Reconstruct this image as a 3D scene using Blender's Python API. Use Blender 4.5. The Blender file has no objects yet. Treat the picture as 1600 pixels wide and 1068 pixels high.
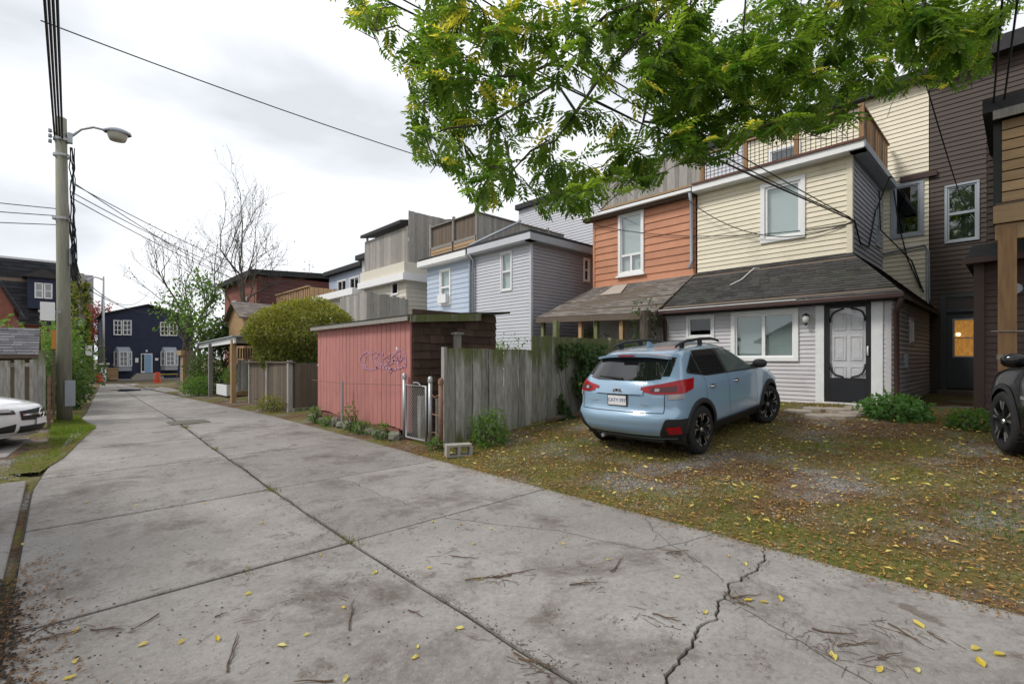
import bpy, bmesh, math, random
from mathutils import Vector, Matrix, Euler, noise as mnoise
scene = bpy.context.scene
col = scene.collection
random.seed(7)
R = math.radians
# ---------------------------------------------------------------- camera
F, HZ, CX, H = 756.0, 560.0, 800.0, 1.55      # focal length, horizon, centre (photo pixels), eye height (m)
TH = R(43.3)                                  # alley runs along +Y, camera looks 43.3 deg to its right
cam = bpy.data.objects.new('camera', bpy.data.cameras.new('camera'))
col.objects.link(cam)
cam.location = (0, 0, H); cam.rotation_euler = (R(90), 0, -TH)
cam.data.sensor_width = 36.0; cam.data.lens = F / 1600 * 36
cam.data.shift_y = (HZ - 534) / 1600
cam.data.clip_start = 0.05; cam.data.clip_end = 3000
scene.camera = cam
# ---------------------------------------------------------------- sky
SUN_AZ, SUN_EL = R(300), R(48)                # azimuth clockwise from +Y
w = bpy.data.worlds.new('World'); scene.world = w; w.use_nodes = True
nt = w.node_tree; N = nt.nodes; L = nt.links
N.clear()
wo = N.new('ShaderNodeOutputWorld'); sky = N.new('ShaderNodeTexSky'); sky.sky_type = 'NISHITA'
sky.sun_disc = False; sky.sun_elevation = SUN_EL; sky.sun_rotation = SUN_AZ
b1 = N.new('ShaderNodeBackground'); b1.inputs['Strength'].default_value = 0.12
L.new(sky.outputs[0], b1.inputs[0])
tc = N.new('ShaderNodeTexCoord'); mp = N.new('ShaderNodeMapping'); mp.inputs['Scale'].default_value = (1, 1, 2.6)
mp.inputs['Location'].default_value = (3.1, 0.4, 0.0)
L.new(tc.outputs['Generated'], mp.inputs[0])
n1 = N.new('ShaderNodeTexNoise'); n1.inputs['Scale'].default_value = 2.3; n1.inputs['Detail'].default_value = 5
n1.inputs['Roughness'].default_value = 0.5; n1.inputs['Distortion'].default_value = 0.25
L.new(mp.outputs[0], n1.inputs['Vector'])
cr = N.new('ShaderNodeValToRGB')
cr.color_ramp.elements[0].position = 0.34; cr.color_ramp.elements[0].color = (0.55, 0.57, 0.60, 1)
cr.color_ramp.elements[1].position = 0.60; cr.color_ramp.elements[1].color = (0.84, 0.85, 0.87, 1)
L.new(n1.outputs['Fac'], cr.inputs[0])
b2 = N.new('ShaderNodeBackground'); b2.inputs['Strength'].default_value = 0.87
L.new(cr.outputs[0], b2.inputs[0])
ms = N.new('ShaderNodeMixShader'); ms.inputs[0].default_value = 0.94     # a closed cloud deck, little blue left
L.new(b1.outputs[0], ms.inputs[1]); L.new(b2.outputs[0], ms.inputs[2]); L.new(ms.outputs[0], wo.inputs[0])
# ---------------------------------------------------------------- sun behind the clouds
sl = bpy.data.lights.new('sun', 'SUN'); sl.energy = 1.5; sl.angle = R(14); sl.color = (1, 0.96, 0.9)
so = bpy.data.objects.new('sun', sl); col.objects.link(so); so.location = (-10, 5, 20)
sd = Vector((math.sin(SUN_AZ) * math.cos(SUN_EL), math.cos(SUN_AZ) * math.cos(SUN_EL), math.sin(SUN_EL)))
so.rotation_euler = (-sd).to_track_quat('-Z', 'Y').to_euler()
vs = scene.view_settings; vs.view_transform = 'Standard'; vs.look = 'None'; vs.gamma = 1; vs.use_curve_mapping = False
vs.exposure = 0.74
scene.render.engine = 'CYCLES'
# ---------------------------------------------------------------- photo pixel -> place
ST, CT = math.sin(TH), math.cos(TH)
def ray(px, py):
    k = (px - CX) / F
    return Vector((ST + k * CT, CT - k * ST, (HZ - py) / F))
def onX(px, py, X): r = ray(px, py); t = X / r.x; return Vector((X, r.y * t, H + r.z * t))
def onY(px, py, Y): r = ray(px, py); t = Y / r.y; return Vector((r.x * t, Y, H + r.z * t))
def atD(px, py, d): r = ray(px, py); return Vector((r.x * d, r.y * d, H + r.z * d))
def gz(X, Y):
    base = -0.0175 * (min(max(Y, 14), 62) - 14)
    rise = 0.072 * min(max(X - 4.3, 0), 8.2)
    if Y > 20: rise *= max(0, 1 - (Y - 20) / 8)
    return base + rise
def onG(px, py):
    z = 0.0
    for i in range(12):
        r = ray(px, py); t = (z - H) / r.z; z = gz(r.x * t, r.y * t)
    return Vector((r.x * t, r.y * t, z))
def proj(p):
    xc = p[0] * CT - p[1] * ST; zc = p[0] * ST + p[1] * CT
    if zc < 0.1: return None
    return (CX + F * xc / zc, HZ - F * (p[2] - H) / zc, zc)
# ---------------------------------------------------------------- mesh helpers
class MB:
    def __init__(s): s.v = []; s.f = []; s.r = []; s.cur = 0.5; s.m = []; s.mi = 0
    def add(s, vs, fs):
        o = len(s.v); s.v += [tuple(v) for v in vs]
        for f in fs: s.f.append(tuple(i + o for i in f)); s.r.append(s.cur); s.m.append(s.mi)
        return s
    def hexa(s, p):   # p: 4 bottom ring, 4 top ring
        return s.add(p, [(3, 2, 1, 0), (4, 5, 6, 7), (0, 1, 5, 4), (1, 2, 6, 5), (2, 3, 7, 6), (3, 0, 4, 7)])
    def box(s, x0, x1, y0, y1, z0, z1):
        return s.hexa([(x0, y0, z0), (x1, y0, z0), (x1, y1, z0), (x0, y1, z0), (x0, y0, z1), (x1, y0, z1), (x1, y1, z1), (x0, y1, z1)])
    def fb(s, fr, u0, u1, z0, z1, n0, n1):
        P = fr.p
        return s.hexa([P(u0, z0, n1), P(u1, z0, n1), P(u1, z0, n0), P(u0, z0, n0), P(u0, z1, n1), P(u1, z1, n1), P(u1, z1, n0), P(u0, z1, n0)])
    def bar(s, a, b, w, h=None, up=(0, 0, 1)):
        a = Vector(a); b = Vector(b); d = (b - a).normalized(); h = h or w
        up = Vector(up)
        if abs(d.dot(up)) > .98: up = Vector((1, 0, 0))
        x = d.cross(up).normalized() * (w / 2); y = x.cross(d).normalized() * (h / 2)
        return s.hexa([a - x - y, a + x - y, a + x + y, a - x + y, b - x - y, b + x - y, b + x + y, b - x + y])
    def tube(s, pts, rad, n=6, cap=True):
        pts = [Vector(p) for p in pts]; rr = rad if isinstance(rad, (list, tuple)) else [rad] * len(pts)
        o = len(s.v); ref = None
        for i, p in enumerate(pts):
            d = (pts[min(i + 1, len(pts) - 1)] - pts[max(i - 1, 0)])
            d = d.normalized() if d.length > 1e-9 else Vector((0, 0, 1))
            if ref is None: ref = Vector((0, 0, 1)) if abs(d.z) < .9 else Vector((1, 0, 0))
            x = d.cross(ref)
            if x.length < 1e-4: x = d.orthogonal()
            x.normalize(); y = d.cross(x).normalized(); ref = x.cross(d)
            for k in range(n):
                a = 2 * math.pi * k / n
                s.v.append(tuple(p + (x * math.cos(a) + y * math.sin(a)) * rr[i]))
        for i in range(len(pts) - 1):
            for k in range(n):
                k2 = (k + 1) % n
                s.f.append((o + i * n + k, o + i * n + k2, o + (i + 1) * n + k2, o + (i + 1) * n + k)); s.r.append(s.cur); s.m.append(s.mi)
        if cap:
            s.f.append(tuple(o + k for k in range(n))[::-1]); s.r.append(s.cur); s.m.append(s.mi)
            e = o + (len(pts) - 1) * n
            s.f.append(tuple(e + k for k in range(n))); s.r.append(s.cur); s.m.append(s.mi)
        return s
    def lathe(s, prof, axis_o, n=24, ax='z', M=None):
        o = len(s.v)
        for (r, h) in prof:
            for k in range(n):
                a = 2 * math.pi * k / n
                if ax == 'z': p = Vector((r * math.cos(a), r * math.sin(a), h))
                elif ax == 'y': p = Vector((r * math.cos(a), h, r * math.sin(a)))
                else: p = Vector((h, r * math.cos(a), r * math.sin(a)))
                if M: p = M @ p
                s.v.append(tuple(p + Vector(axis_o)))
        for i in range(len(prof) - 1):
            for k in range(n):
                k2 = (k + 1) % n
                s.f.append((o + i * n + k, o + i * n + k2, o + (i + 1) * n + k2, o + (i + 1) * n + k)); s.r.append(s.cur); s.m.append(s.mi)
        return s
    def prism(s, poly, z0, z1):
        n = len(poly)
        vs = [(p[0], p[1], z0) for p in poly] + [(p[0], p[1], z1) for p in poly]
        return s.add(vs, [tuple(range(n))[::-1], tuple(range(n, 2 * n))] + [(i, (i + 1) % n, n + (i + 1) % n, n + i) for i in range(n)])
    def grid(s, P, nu, nv, flip=False):
        vs = [P(i / nu, j / nv) for j in range(nv + 1) for i in range(nu + 1)]
        fs = []
        for j in range(nv):
            for i in range(nu):
                a = j * (nu + 1) + i; q = (a, a + 1, a + nu + 2, a + nu + 1)
                fs.append(q[::-1] if flip else q)
        return s.add(vs, fs)
    def build(s, name, mat, parent=None, smooth=False, local=False, fix=False):
        me = bpy.data.meshes.new(name)
        off = Vector((0, 0, 0))
        if parent and not local:
            p = parent
            while p: off += p.location; p = p.parent
        v = s.v if off.length == 0 else [(a[0] - off.x, a[1] - off.y, a[2] - off.z) for a in s.v]
        me.from_pydata(v, [], s.f)
        mats = mat if isinstance(mat, (list, tuple)) else [mat]
        for m in mats: me.materials.append(m)
        if len(mats) > 1: me.polygons.foreach_set('material_index', s.m)
        at = me.attributes.new('rnd', 'FLOAT', 'FACE'); at.data.foreach_set('value', s.r)
        if smooth: me.polygons.foreach_set('use_smooth', [True] * len(me.polygons))
        if fix:
            bm = bmesh.new(); bm.from_mesh(me); bmesh.ops.recalc_face_normals(bm, faces=bm.faces); bm.to_mesh(me); bm.free()
        me.update()
        o = bpy.data.objects.new(name, me); col.objects.link(o)
        if parent: o.parent = parent
        return o
class Fr:   # wall frame: u to the right seen from outside, z up, n outward
    def __init__(s, o, u, n): s.o = Vector(o); s.u = Vector(u); s.n = Vector(n)
    def p(s, u, z, n=0): q = s.o + s.u * u + s.n * n; return Vector((q.x, q.y, z))
def rear(X): return Fr((X, 0, 0), (0, -1, 0), (-1, 0, 0))       # faces the alley (-X); u = -Y
def side(Y): return Fr((0, Y, 0), (1, 0, 0), (0, -1, 0))        # faces -Y; u = X
def empty(name, loc, label, cat, group=None, rz=0):
    o = bpy.data.objects.new(name, None); col.objects.link(o); o.location = loc; o.rotation_euler = (0, 0, rz)
    o.empty_display_size = 0.2
    tag(o, label, cat, group); return o
def tag(o, label=None, cat=None, group=None, kind=None):
    if label: o['label'] = label
    if cat: o['category'] = cat
    if group: o['group'] = group
    if kind: o['kind'] = kind
    return o
def bevel(o, w=0.01, seg=2):
    m = o.modifiers.new('bevel', 'BEVEL'); m.width = w; m.segments = seg; m.limit_method = 'ANGLE'; m.angle_limit = R(35)
    return o
# ---------------------------------------------------------------- materials
def M(name, c, rough=0.7, c2=None, scale=4.0, amt=0.5, var=0.0, bump=0.0, bscale=40.0, stretch=(1, 1, 1), metal=0.0, spec=0.4,
      coat=0.0, c3=None, scale3=1.2, amt3=0.5, pos3=0.55, world=False, bdist=0.01, trans=0.0, detail=4, objvar=0.0):
    m = bpy.data.materials.new(name); m.use_nodes = True
    nt = m.node_tree; n = nt.nodes; l = nt.links; b = n['Principled BSDF']
    b.inputs['Roughness'].default_value = rough; b.inputs['Metallic'].default_value = metal
    b.inputs['Specular IOR Level'].default_value = spec; b.inputs['Coat Weight'].default_value = coat
    b.inputs['Coat Roughness'].default_value = 0.04
    rgb = n.new('ShaderNodeRGB'); rgb.outputs[0].default_value = (*c, 1); out = rgb.outputs[0]
    vec = None
    if c2 or c3 or bump:
        if world: g = n.new('ShaderNodeNewGeometry'); src = g.outputs['Position']
        else: g = n.new('ShaderNodeTexCoord'); src = g.outputs['Object']
        mp = n.new('ShaderNodeMapping'); mp.inputs['Scale'].default_value = stretch; l.new(src, mp.inputs[0]); vec = mp.outputs[0]
        if objvar or True:
            oi = n.new('ShaderNodeObjectInfo'); ad = n.new('ShaderNodeVectorMath'); ad.operation = 'ADD'
            if not world:
                mu = n.new('ShaderNodeMath'); mu.operation = 'MULTIPLY'; mu.inputs[1].default_value = 37.0
                l.new(oi.outputs['Random'], mu.inputs[0]); l.new(vec, ad.inputs[0]); l.new(mu.outputs[0], ad.inputs[1]); vec = ad.outputs[0]
    def mix(a, colr, fac, mode='MIX'):
        x = n.new('ShaderNodeMix'); x.data_type = 'RGBA'; x.blend_type = mode
        l.new(a, x.inputs['A'])
        if isinstance(colr, tuple): x.inputs['B'].default_value = (*colr, 1)
        else: l.new(colr, x.inputs['B'])
        if isinstance(fac, float): x.inputs['Factor'].default_value = fac
        else: l.new(fac, x.inputs['Factor'])
        return x.outputs['Result']
    def nz(sc, lo, hi, am, det=4):
        t = n.new('ShaderNodeTexNoise'); t.inputs['Scale'].default_value = sc; t.inputs['Detail'].default_value = det
        t.inputs['Roughness'].default_value = 0.6
        l.new(vec, t.inputs['Vector'])
        r = n.new('ShaderNodeMapRange'); r.inputs['From Min'].default_value = lo; r.inputs['From Max'].default_value = hi
        r.inputs['To Max'].default_value = am; l.new(t.outputs['Fac'], r.inputs['Value']); return r.outputs['Result']
    if c2: out = mix(out, c2, nz(scale, .35, .68, amt, detail))
    if c3: out = mix(out, c3, nz(scale3, pos3, pos3 + .15, amt3))
    if var or objvar:
        if objvar: a = n.new('ShaderNodeObjectInfo'); src = a.outputs['Random']; vv = objvar
        else: a = n.new('ShaderNodeAttribute'); a.attribute_name = 'rnd'; src = a.outputs['Fac']; vv = var
        r = n.new('ShaderNodeMapRange'); r.inputs['To Min'].default_value = 1 - vv; r.inputs['To Max'].default_value = 1 + vv
        l.new(src, r.inputs['Value']); h = n.new('ShaderNodeHueSaturation'); l.new(r.outputs['Result'], h.inputs['Value']); l.new(out, h.inputs['Color'])
        out = h.outputs['Color']
    l.new(out, b.inputs['Base Color'])
    if bump:
        t = n.new('ShaderNodeTexNoise'); t.inputs['Scale'].default_value = bscale; t.inputs['Detail'].default_value = 3; l.new(vec, t.inputs['Vector'])
        bp = n.new('ShaderNodeBump'); bp.inputs['Strength'].default_value = bump; bp.inputs['Distance'].default_value = bdist
        l.new(t.outputs['Fac'], bp.inputs['Height']); l.new(bp.outputs[0], b.inputs['Normal'])
    return m
def leafmat(name, c, c2, tr=0.45, c3=None, rough=0.5):
    m = bpy.data.materials.new(name); m.use_nodes = True
    nt = m.node_tree; n = nt.nodes; l = nt.links; b = n['Principled BSDF']; o = n['Material Output']
    a = n.new('ShaderNodeAttribute'); a.attribute_name = 'rnd'
    cr = n.new('ShaderNodeValToRGB'); cr.color_ramp.elements[0].color = (*c, 1); cr.color_ramp.elements[1].color = (*c2, 1)
    cr.color_ramp.elements[1].position = 0.9
    if c3: e = cr.color_ramp.elements.new(0.94); e.color = (*c3, 1)
    l.new(a.outputs['Fac'], cr.inputs[0]); l.new(cr.outputs[0], b.inputs['Base Color']); b.inputs['Roughness'].default_value = rough
    b.inputs['Specular IOR Level'].default_value = 0.35
    t = n.new('ShaderNodeBsdfTranslucent'); g = n.new('ShaderNodeMix'); g.data_type = 'RGBA'; g.blend_type = 'MULTIPLY'
    g.inputs['Factor'].default_value = 1.0; g.inputs['B'].default_value = (2.5, 2.35, 1.3, 1); l.new(cr.outputs[0], g.inputs['A']); l.new(g.outputs['Result'], t.inputs[0])
    ms = n.new('ShaderNodeMixShader'); ms.inputs[0].default_value = tr; l.new(b.outputs[0], ms.inputs[1]); l.new(t.outputs[0], ms.inputs[2])
    l.new(ms.outputs[0], o.inputs[0]); return m
def glassmat(name, tint=(.88, .92, .92), ref=0.22):
    m = bpy.data.materials.new(name); m.use_nodes = True
    nt = m.node_tree; n = nt.nodes; l = nt.links; n.remove(n['Principled BSDF']); o = n['Material Output']
    g = n.new('ShaderNodeBsdfGlossy'); g.inputs['Roughness'].default_value = 0.02
    t = n.new('ShaderNodeBsdfTransparent'); t.inputs[0].default_value = (*tint, 1)
    lw = n.new('ShaderNodeLayerWeight'); lw.inputs[0].default_value = .5
    pw = n.new('ShaderNodeMath'); pw.operation = 'POWER'; pw.inputs[1].default_value = 5; l.new(lw.outputs['Facing'], pw.inputs[0])
    ad = n.new('ShaderNodeMath'); ad.operation = 'MULTIPLY_ADD'; ad.inputs[1].default_value = .9; ad.inputs[2].default_value = max(.0, ref) + .04; l.new(pw.outputs[0], ad.inputs[0])
    ms = n.new('ShaderNodeMixShader'); l.new(ad.outputs[0], ms.inputs[0]); l.new(t.outputs[0], ms.inputs[1]); l.new(g.outputs[0], ms.inputs[2])
    l.new(ms.outputs[0], o.inputs[0]); return m
def concrete(name):
    """cast concrete: broad tonal drift, blotchy damp stains, fine aggregate speckle"""
    m = bpy.data.materials.new(name); m.use_nodes = True
    nt = m.node_tree; n = nt.nodes; l = nt.links; b = n['Principled BSDF']; b.inputs['Roughness'].default_value = .82; b.inputs['Specular IOR Level'].default_value = .3
    g = n.new('ShaderNodeNewGeometry'); P = g.outputs['Position']; oi = n.new('ShaderNodeObjectInfo')
    def nz(sc, det, ro=.6, dist=0.0):
        t = n.new('ShaderNodeTexNoise'); t.inputs['Scale'].default_value = sc; t.inputs['Detail'].default_value = det; t.inputs['Roughness'].default_value = ro; t.inputs['Distortion'].default_value = dist
        l.new(P, t.inputs['Vector']); return t.outputs['Fac']
    def rng(f, a, c, lo, hi):
        r = n.new('ShaderNodeMapRange'); r.inputs['From Min'].default_value = a; r.inputs['From Max'].default_value = c; r.inputs['To Min'].default_value = lo; r.inputs['To Max'].default_value = hi; l.new(f, r.inputs['Value']); return r.outputs['Result']
    def mix(fac, a, c, mode='MIX'):
        x = n.new('ShaderNodeMix'); x.data_type = 'RGBA'; x.blend_type = mode
        (l.new(fac, x.inputs['Factor']) if not isinstance(fac, float) else setattr(x.inputs['Factor'], 'default_value', fac))
        for k, v in (('A', a), ('B', c)):
            if isinstance(v, tuple): x.inputs[k].default_value = (*v, 1)
            else: l.new(v, x.inputs[k])
        return x.outputs['Result']
    c = mix(rng(nz(.55, 7, .62), .35, .66, 0, 1), (.305, .288, .272), (.215, .20, .187))
    c = mix(rng(nz(2.6, 9, .74), .42, .70, 0, .62), c, (.17, .155, .14))
    c = mix(rng(nz(1.05, 9, .72, .4), .515, .64, 0, .8), c, (.085, .068, .056))          # damp blotches
    c = mix(rng(nz(.9, 6, .6), .60, .68, 0, .4), c, (.37, .36, .345))                   # pale worn laitance
    c = mix(rng(nz(24, 5, .8), .48, .66, 0, .6), c, (.13, .12, .11))                    # coarse weathering grain
    c = mix(rng(nz(31, 5, .8), .55, .68, 0, .4), c, (.43, .42, .40))
    c = mix(rng(nz(3.3, 9, .78, .6), .565, .64, 0, .7), c, (.095, .072, .055))              # crisp brown dirt
    c = mix(rng(nz(130, 2), .62, .72, 0, .55), c, (.06, .055, .05))                     # aggregate specks
    c = mix(rng(nz(90, 2), .64, .72, 0, .5), c, (.45, .44, .42))
    h = n.new('ShaderNodeHueSaturation'); l.new(rng(oi.outputs['Random'], 0, 1, .9, 1.1), h.inputs['Value']); l.new(c, h.inputs['Color']); l.new(h.outputs[0], b.inputs['Base Color'])
    bp = n.new('ShaderNodeBump'); bp.inputs['Strength'].default_value = .5; bp.inputs['Distance'].default_value = .005; l.new(nz(110, 4, .7), bp.inputs['Height']); l.new(bp.outputs[0], b.inputs['Normal'])
    return m
m_beige = M('beige_siding', (.72, .655, .51), .55, (.62, .56, .43), 1.5, .5, bump=.1, bscale=8, var=.05, c3=(.42, .37, .28), scale3=1.3, amt3=.4, pos3=.56)
m_greyside = M('pale_grey_siding', (.54, .52, .54), .55, (.47, .45, .47), 2, .5, var=.05, c3=(.36, .34, .34), scale3=1.2, amt3=.4, pos3=.57)
m_orange = M('orange_siding', (.50, .225, .125), .6, (.40, .165, .09), 2.5, .6, objvar=.08, c3=(.28, .13, .10), scale3=1.6, amt3=.5, pos3=.6)
m_gray2 = M('cool_grey_siding', (.50, .51, .55), .5, (.45, .46, .5), 2, .5)
m_blue2 = M('pale_blue_siding', (.44, .51, .62), .5, (.38, .45, .55), 2, .5)
m_cream = M('cream_siding', (.62, .58, .49), .55, (.55, .51, .43), 2, .5)
m_brown = M('brown_siding', (.068, .038, .031), .5, (.048, .027, .022), 3, .6, objvar=.12)
m_brown2 = M('dark_brown_siding', (.055, .036, .027), .6, (.038, .025, .019), 3, .6)
m_white = M('white_vinyl', (.78, .78, .78), .45, (.7, .7, .69), 6, .4)
m_whitewood = M('white_painted_trim', (.72, .73, .74), .6, (.58, .58, .57), 6, .5, bump=.2, bscale=30)
m_black = M('black_metal', (.012, .012, .014), .45)
m_dark = M('dark_interior', (.015, .015, .017), .9)
m_tar = M('black_roofing', (.025, .025, .028), .85, (.05, .05, .05), 5, .5)
m_gutter = M('brown_gutter', (.055, .028, .024), .4)
m_galv = M('galvanised_steel', (.42, .43, .44), .45, (.3, .31, .32), 8, .6, metal=.7)
m_greymetal = M('grey_painted_metal', (.33, .36, .40), .5, (.27, .3, .33), 6, .5)
m_rust = M('rusty_steel', (.16, .075, .04), .8, (.28, .2, .16), 14, .6, bump=.3)
m_shingle = M('asphalt_shingle', (.042, .04, .039), .95, (.075, .07, .066), 3, .5, var=.30, bump=.5, bscale=120, c3=(.05, .06, .035), scale3=.9, amt3=.5)
m_shingle2 = M('weathered_shingle', (.16, .14, .125), .95, (.22, .19, .17), 3, .5, var=.3, bump=.5, bscale=120)
m_fence = M('mossy_weathered_wood', (.36, .345, .31), .9, (.15, .135, .105), 5, .85, stretch=(5, 5, .8), bump=.6, bscale=14, objvar=.26, c3=(.105, .125, .028), scale3=1.1, amt3=.8, pos3=.50)
def moss_on(m, lo=(.12, .5), hi=(1.15, 1.75), c=(.105, .125, .022)):
    """green algae creeping down from the board tops and up from the ground"""
    nt = m.node_tree; n = nt.nodes; l = nt.links; b = n['Principled BSDF']; src = b.inputs['Base Color'].links[0].from_socket
    g = n.new('ShaderNodeNewGeometry'); sp = n.new('ShaderNodeSeparateXYZ'); l.new(g.outputs['Position'], sp.inputs[0])
    mp = n.new('ShaderNodeMapping'); mp.inputs['Scale'].default_value = (9, 9, 1.6); l.new(g.outputs['Position'], mp.inputs[0])
    t = n.new('ShaderNodeTexNoise'); t.inputs['Scale'].default_value = 1.0; t.inputs['Detail'].default_value = 6; l.new(mp.outputs[0], t.inputs['Vector'])
    def rg(f, a, c_, x, y):
        r = n.new('ShaderNodeMapRange'); r.inputs['From Min'].default_value = a; r.inputs['From Max'].default_value = c_; r.inputs['To Min'].default_value = x; r.inputs['To Max'].default_value = y; l.new(f, r.inputs['Value']); return r.outputs['Result']
    a = n.new('ShaderNodeMath'); a.operation = 'MAXIMUM'; l.new(rg(sp.outputs['Z'], *hi, 0, .36), a.inputs[0]); l.new(rg(sp.outputs['Z'], *lo, .26, 0), a.inputs[1])
    s = n.new('ShaderNodeMath'); s.operation = 'ADD'; l.new(t.outputs['Fac'], s.inputs[0]); l.new(a.outputs[0], s.inputs[1])
    x = n.new('ShaderNodeMix'); x.data_type = 'RGBA'; l.new(rg(s.outputs[0], .62, .84, 0, .85), x.inputs['Factor']); l.new(src, x.inputs['A']); x.inputs['B'].default_value = (*c, 1)
    l.new(x.outputs['Result'], b.inputs['Base Color']); return m
m_fence = M('mossy_weathered_wood', (.40, .39, .36), .9, (.19, .175, .15), 5, .8, stretch=(5, 5, .7), bump=.6, bscale=14, objvar=.28)
moss_on(m_fence)
m_greywood = M('grey_weathered_wood', (.33, .31, .285), .9, (.2, .185, .165), 6, .7, stretch=(6, 6, .6), bump=.4, bscale=14, objvar=.22)
m_darkwood = M('brown_weathered_wood', (.15, .115, .085), .9, (.085, .065, .05), 6, .7, stretch=(6, 6, .6), bump=.4, bscale=14, objvar=.22)
m_newwood = M('new_lumber', (.42, .27, .14), .75, (.28, .17, .085), 5, .6, stretch=(5, 5, .6), bump=.3, bscale=14, objvar=.1)
m_newwoodh = M('new_lumber_boards', (.40, .27, .15), .75, (.26, .17, .09), 5, .6, stretch=(5, .6, 5), bump=.3, bscale=14, objvar=.15)
m_pink = M('pink_paint', (.43, .18, .16), .7, (.34, .13, .115), 3, .6, stretch=(3, 3, .6), bump=.3, bscale=25, objvar=.06, c3=(.30, .15, .125), scale3=3, amt3=.6, pos3=.54)
m_dshake = M('dark_brown_shake', (.062, .038, .027), .9, (.11, .066, .045), 5, .6, bump=.5, bscale=30, objvar=.35)
m_bark = M('bark', (.075, .06, .045), .95, (.13, .11, .09), 9, .6, bump=.6, bscale=20, stretch=(2, 2, .6))
m_pole = M('utility_pole_wood', (.27, .26, .215), .9, (.16, .155, .12), 5, .7, stretch=(6, 6, .5), bump=.5, bscale=12, c3=(.2, .23, .14), scale3=1.1, amt3=.6, pos3=.5)
m_wire = M('wire_rubber', (.012, .012, .013), .7)
m_conc = concrete('concrete_slab')
m_conc2 = M('concrete_block', (.34, .32, .28), .95, (.22, .2, .17), 9, .6, bump=.5, bscale=60)
m_stone = M('rough_stone', (.2, .19, .165), .95, (.11, .12, .06), 7, .7, bump=.6, bscale=20)
m_flag = M('flagstone', (.36, .31, .26), .9, (.25, .215, .18), 4, .6, bump=.5, bscale=25, objvar=.12)
m_brick = M('red_brick_wall', (.26, .10, .075), .9, (.17, .065, .05), 6, .7, bump=.5, bscale=50)
m_navy = M('navy_paint', (.024, .032, .062), .75, (.014, .02, .05), 2, .6, bump=.3, bscale=30)
m_doorblue = M('light_blue_door_paint', (.22, .38, .58), .5)
m_doorgrey = M('grey_door_paint', (.56, .56, .58), .5)
m_dkdoor = M('slate_door_paint', (.055, .062, .068), .6)
m_glass = glassmat('window_glass', ref=.07)
m_glassd = glassmat('dark_window_glass', (.35, .4, .4), .04)
m_blind = M('white_blind', (.62, .65, .62), .8)
m_blindg = M('grey_blind', (.33, .38, .37), .8)
m_curtain = M('curtain', (.6, .6, .58), .9)
m_leaf = leafmat('locust_leaf', (.04, .10, .014), (.13, .205, .028), .58, (.36, .35, .06))
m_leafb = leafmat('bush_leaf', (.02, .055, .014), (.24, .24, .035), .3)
m_leafi = leafmat('ivy_leaf', (.028, .065, .018), (.075, .12, .03), .3, (.25, .28, .04))
m_leafr = leafmat('red_leaf', (.25, .05, .06), (.32, .12, .12), .4)
m_leafh = leafmat('hosta_leaf', (.05, .13, .03), (.10, .21, .05), .35)
m_leafg = leafmat('tree_leaf', (.045, .11, .025), (.10, .18, .04), .45)
m_grass = leafmat('grass_blade', (.08, .10, .022), (.20, .18, .045), .3, (.30, .20, .08))
m_grassg = leafmat('lush_grass_blade', (.06, .125, .02), (.15, .20, .035), .35, (.2, .17, .05))
m_yel = leafmat('fallen_leaf', (.52, .40, .05), (.55, .52, .22), .2, (.42, .30, .12))
m_litter = leafmat('leaf_litter', (.15, .065, .022), (.46, .27, .08), .15, (.66, .54, .14))
m_twig = M('twig', (.11, .07, .045), .9)
m_gravel = M('gravel', (.27, .255, .235), .9, var=.6)
# ================================================================ ground
def ground_mat():
    m = bpy.data.materials.new('yard_ground'); m.use_nodes = True
    nt = m.node_tree; n = nt.nodes; l = nt.links; b = n['Principled BSDF']; b.inputs['Roughness'].default_value = .95
    b.inputs['Specular IOR Level'].default_value = .2
    g = n.new('ShaderNodeNewGeometry')
    def nz(sc, det=5):
        t = n.new('ShaderNodeTexNoise'); t.inputs['Scale'].default_value = sc; t.inputs['Detail'].default_value = det
        l.new(g.outputs['Position'], t.inputs['Vector']); return t.outputs['Fac']
    def ramp(f, a, b_, ca, cb):
        c = n.new('ShaderNodeValToRGB'); c.color_ramp.elements[0].position = a; c.color_ramp.elements[1].position = b_
        c.color_ramp.elements[0].color = (*ca, 1); c.color_ramp.elements[1].color = (*cb, 1); l.new(f, c.inputs[0]); return c.outputs[0]
    def mix(f, a, b_):
        x = n.new('ShaderNodeMix'); x.data_type = 'RGBA'; l.new(f, x.inputs['Factor']); l.new(a, x.inputs['A']); l.new(b_, x.inputs['B']); return x.outputs['Result']
    vo = n.new('ShaderNodeTexVoronoi'); vo.inputs['Scale'].default_value = 55; l.new(g.outputs['Position'], vo.inputs['Vector'])
    sp = n.new('ShaderNodeSeparateColor'); l.new(vo.outputs['Color'], sp.inputs[0])
    grav = ramp(sp.outputs[0], .1, .9, (.08, .075, .07), (.30, .285, .265))
    soil = ramp(nz(9), .3, .7, (.065, .038, .02), (.17, .105, .055))
    moss = ramp(nz(14), .3, .7, (.07, .075, .02), (.175, .155, .045))
    c = mix(ramp(nz(1.1), .36, .52, (0, 0, 0), (1, 1, 1)), grav, soil)
    c = mix(ramp(nz(.75, 6), .44, .58, (0, 0, 0), (1, 1, 1)), c, moss)
    l.new(c, b.inputs['Base Color'])
    bp = n.new('ShaderNodeBump'); bp.inputs['Strength'].default_value = .8; bp.inputs['Distance'].default_value = .015
    l.new(vo.outputs['Distance'], bp.inputs['Height']); l.new(bp.outputs[0], b.inputs['Normal'])
    return m
m_ground = ground_mat()
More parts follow.
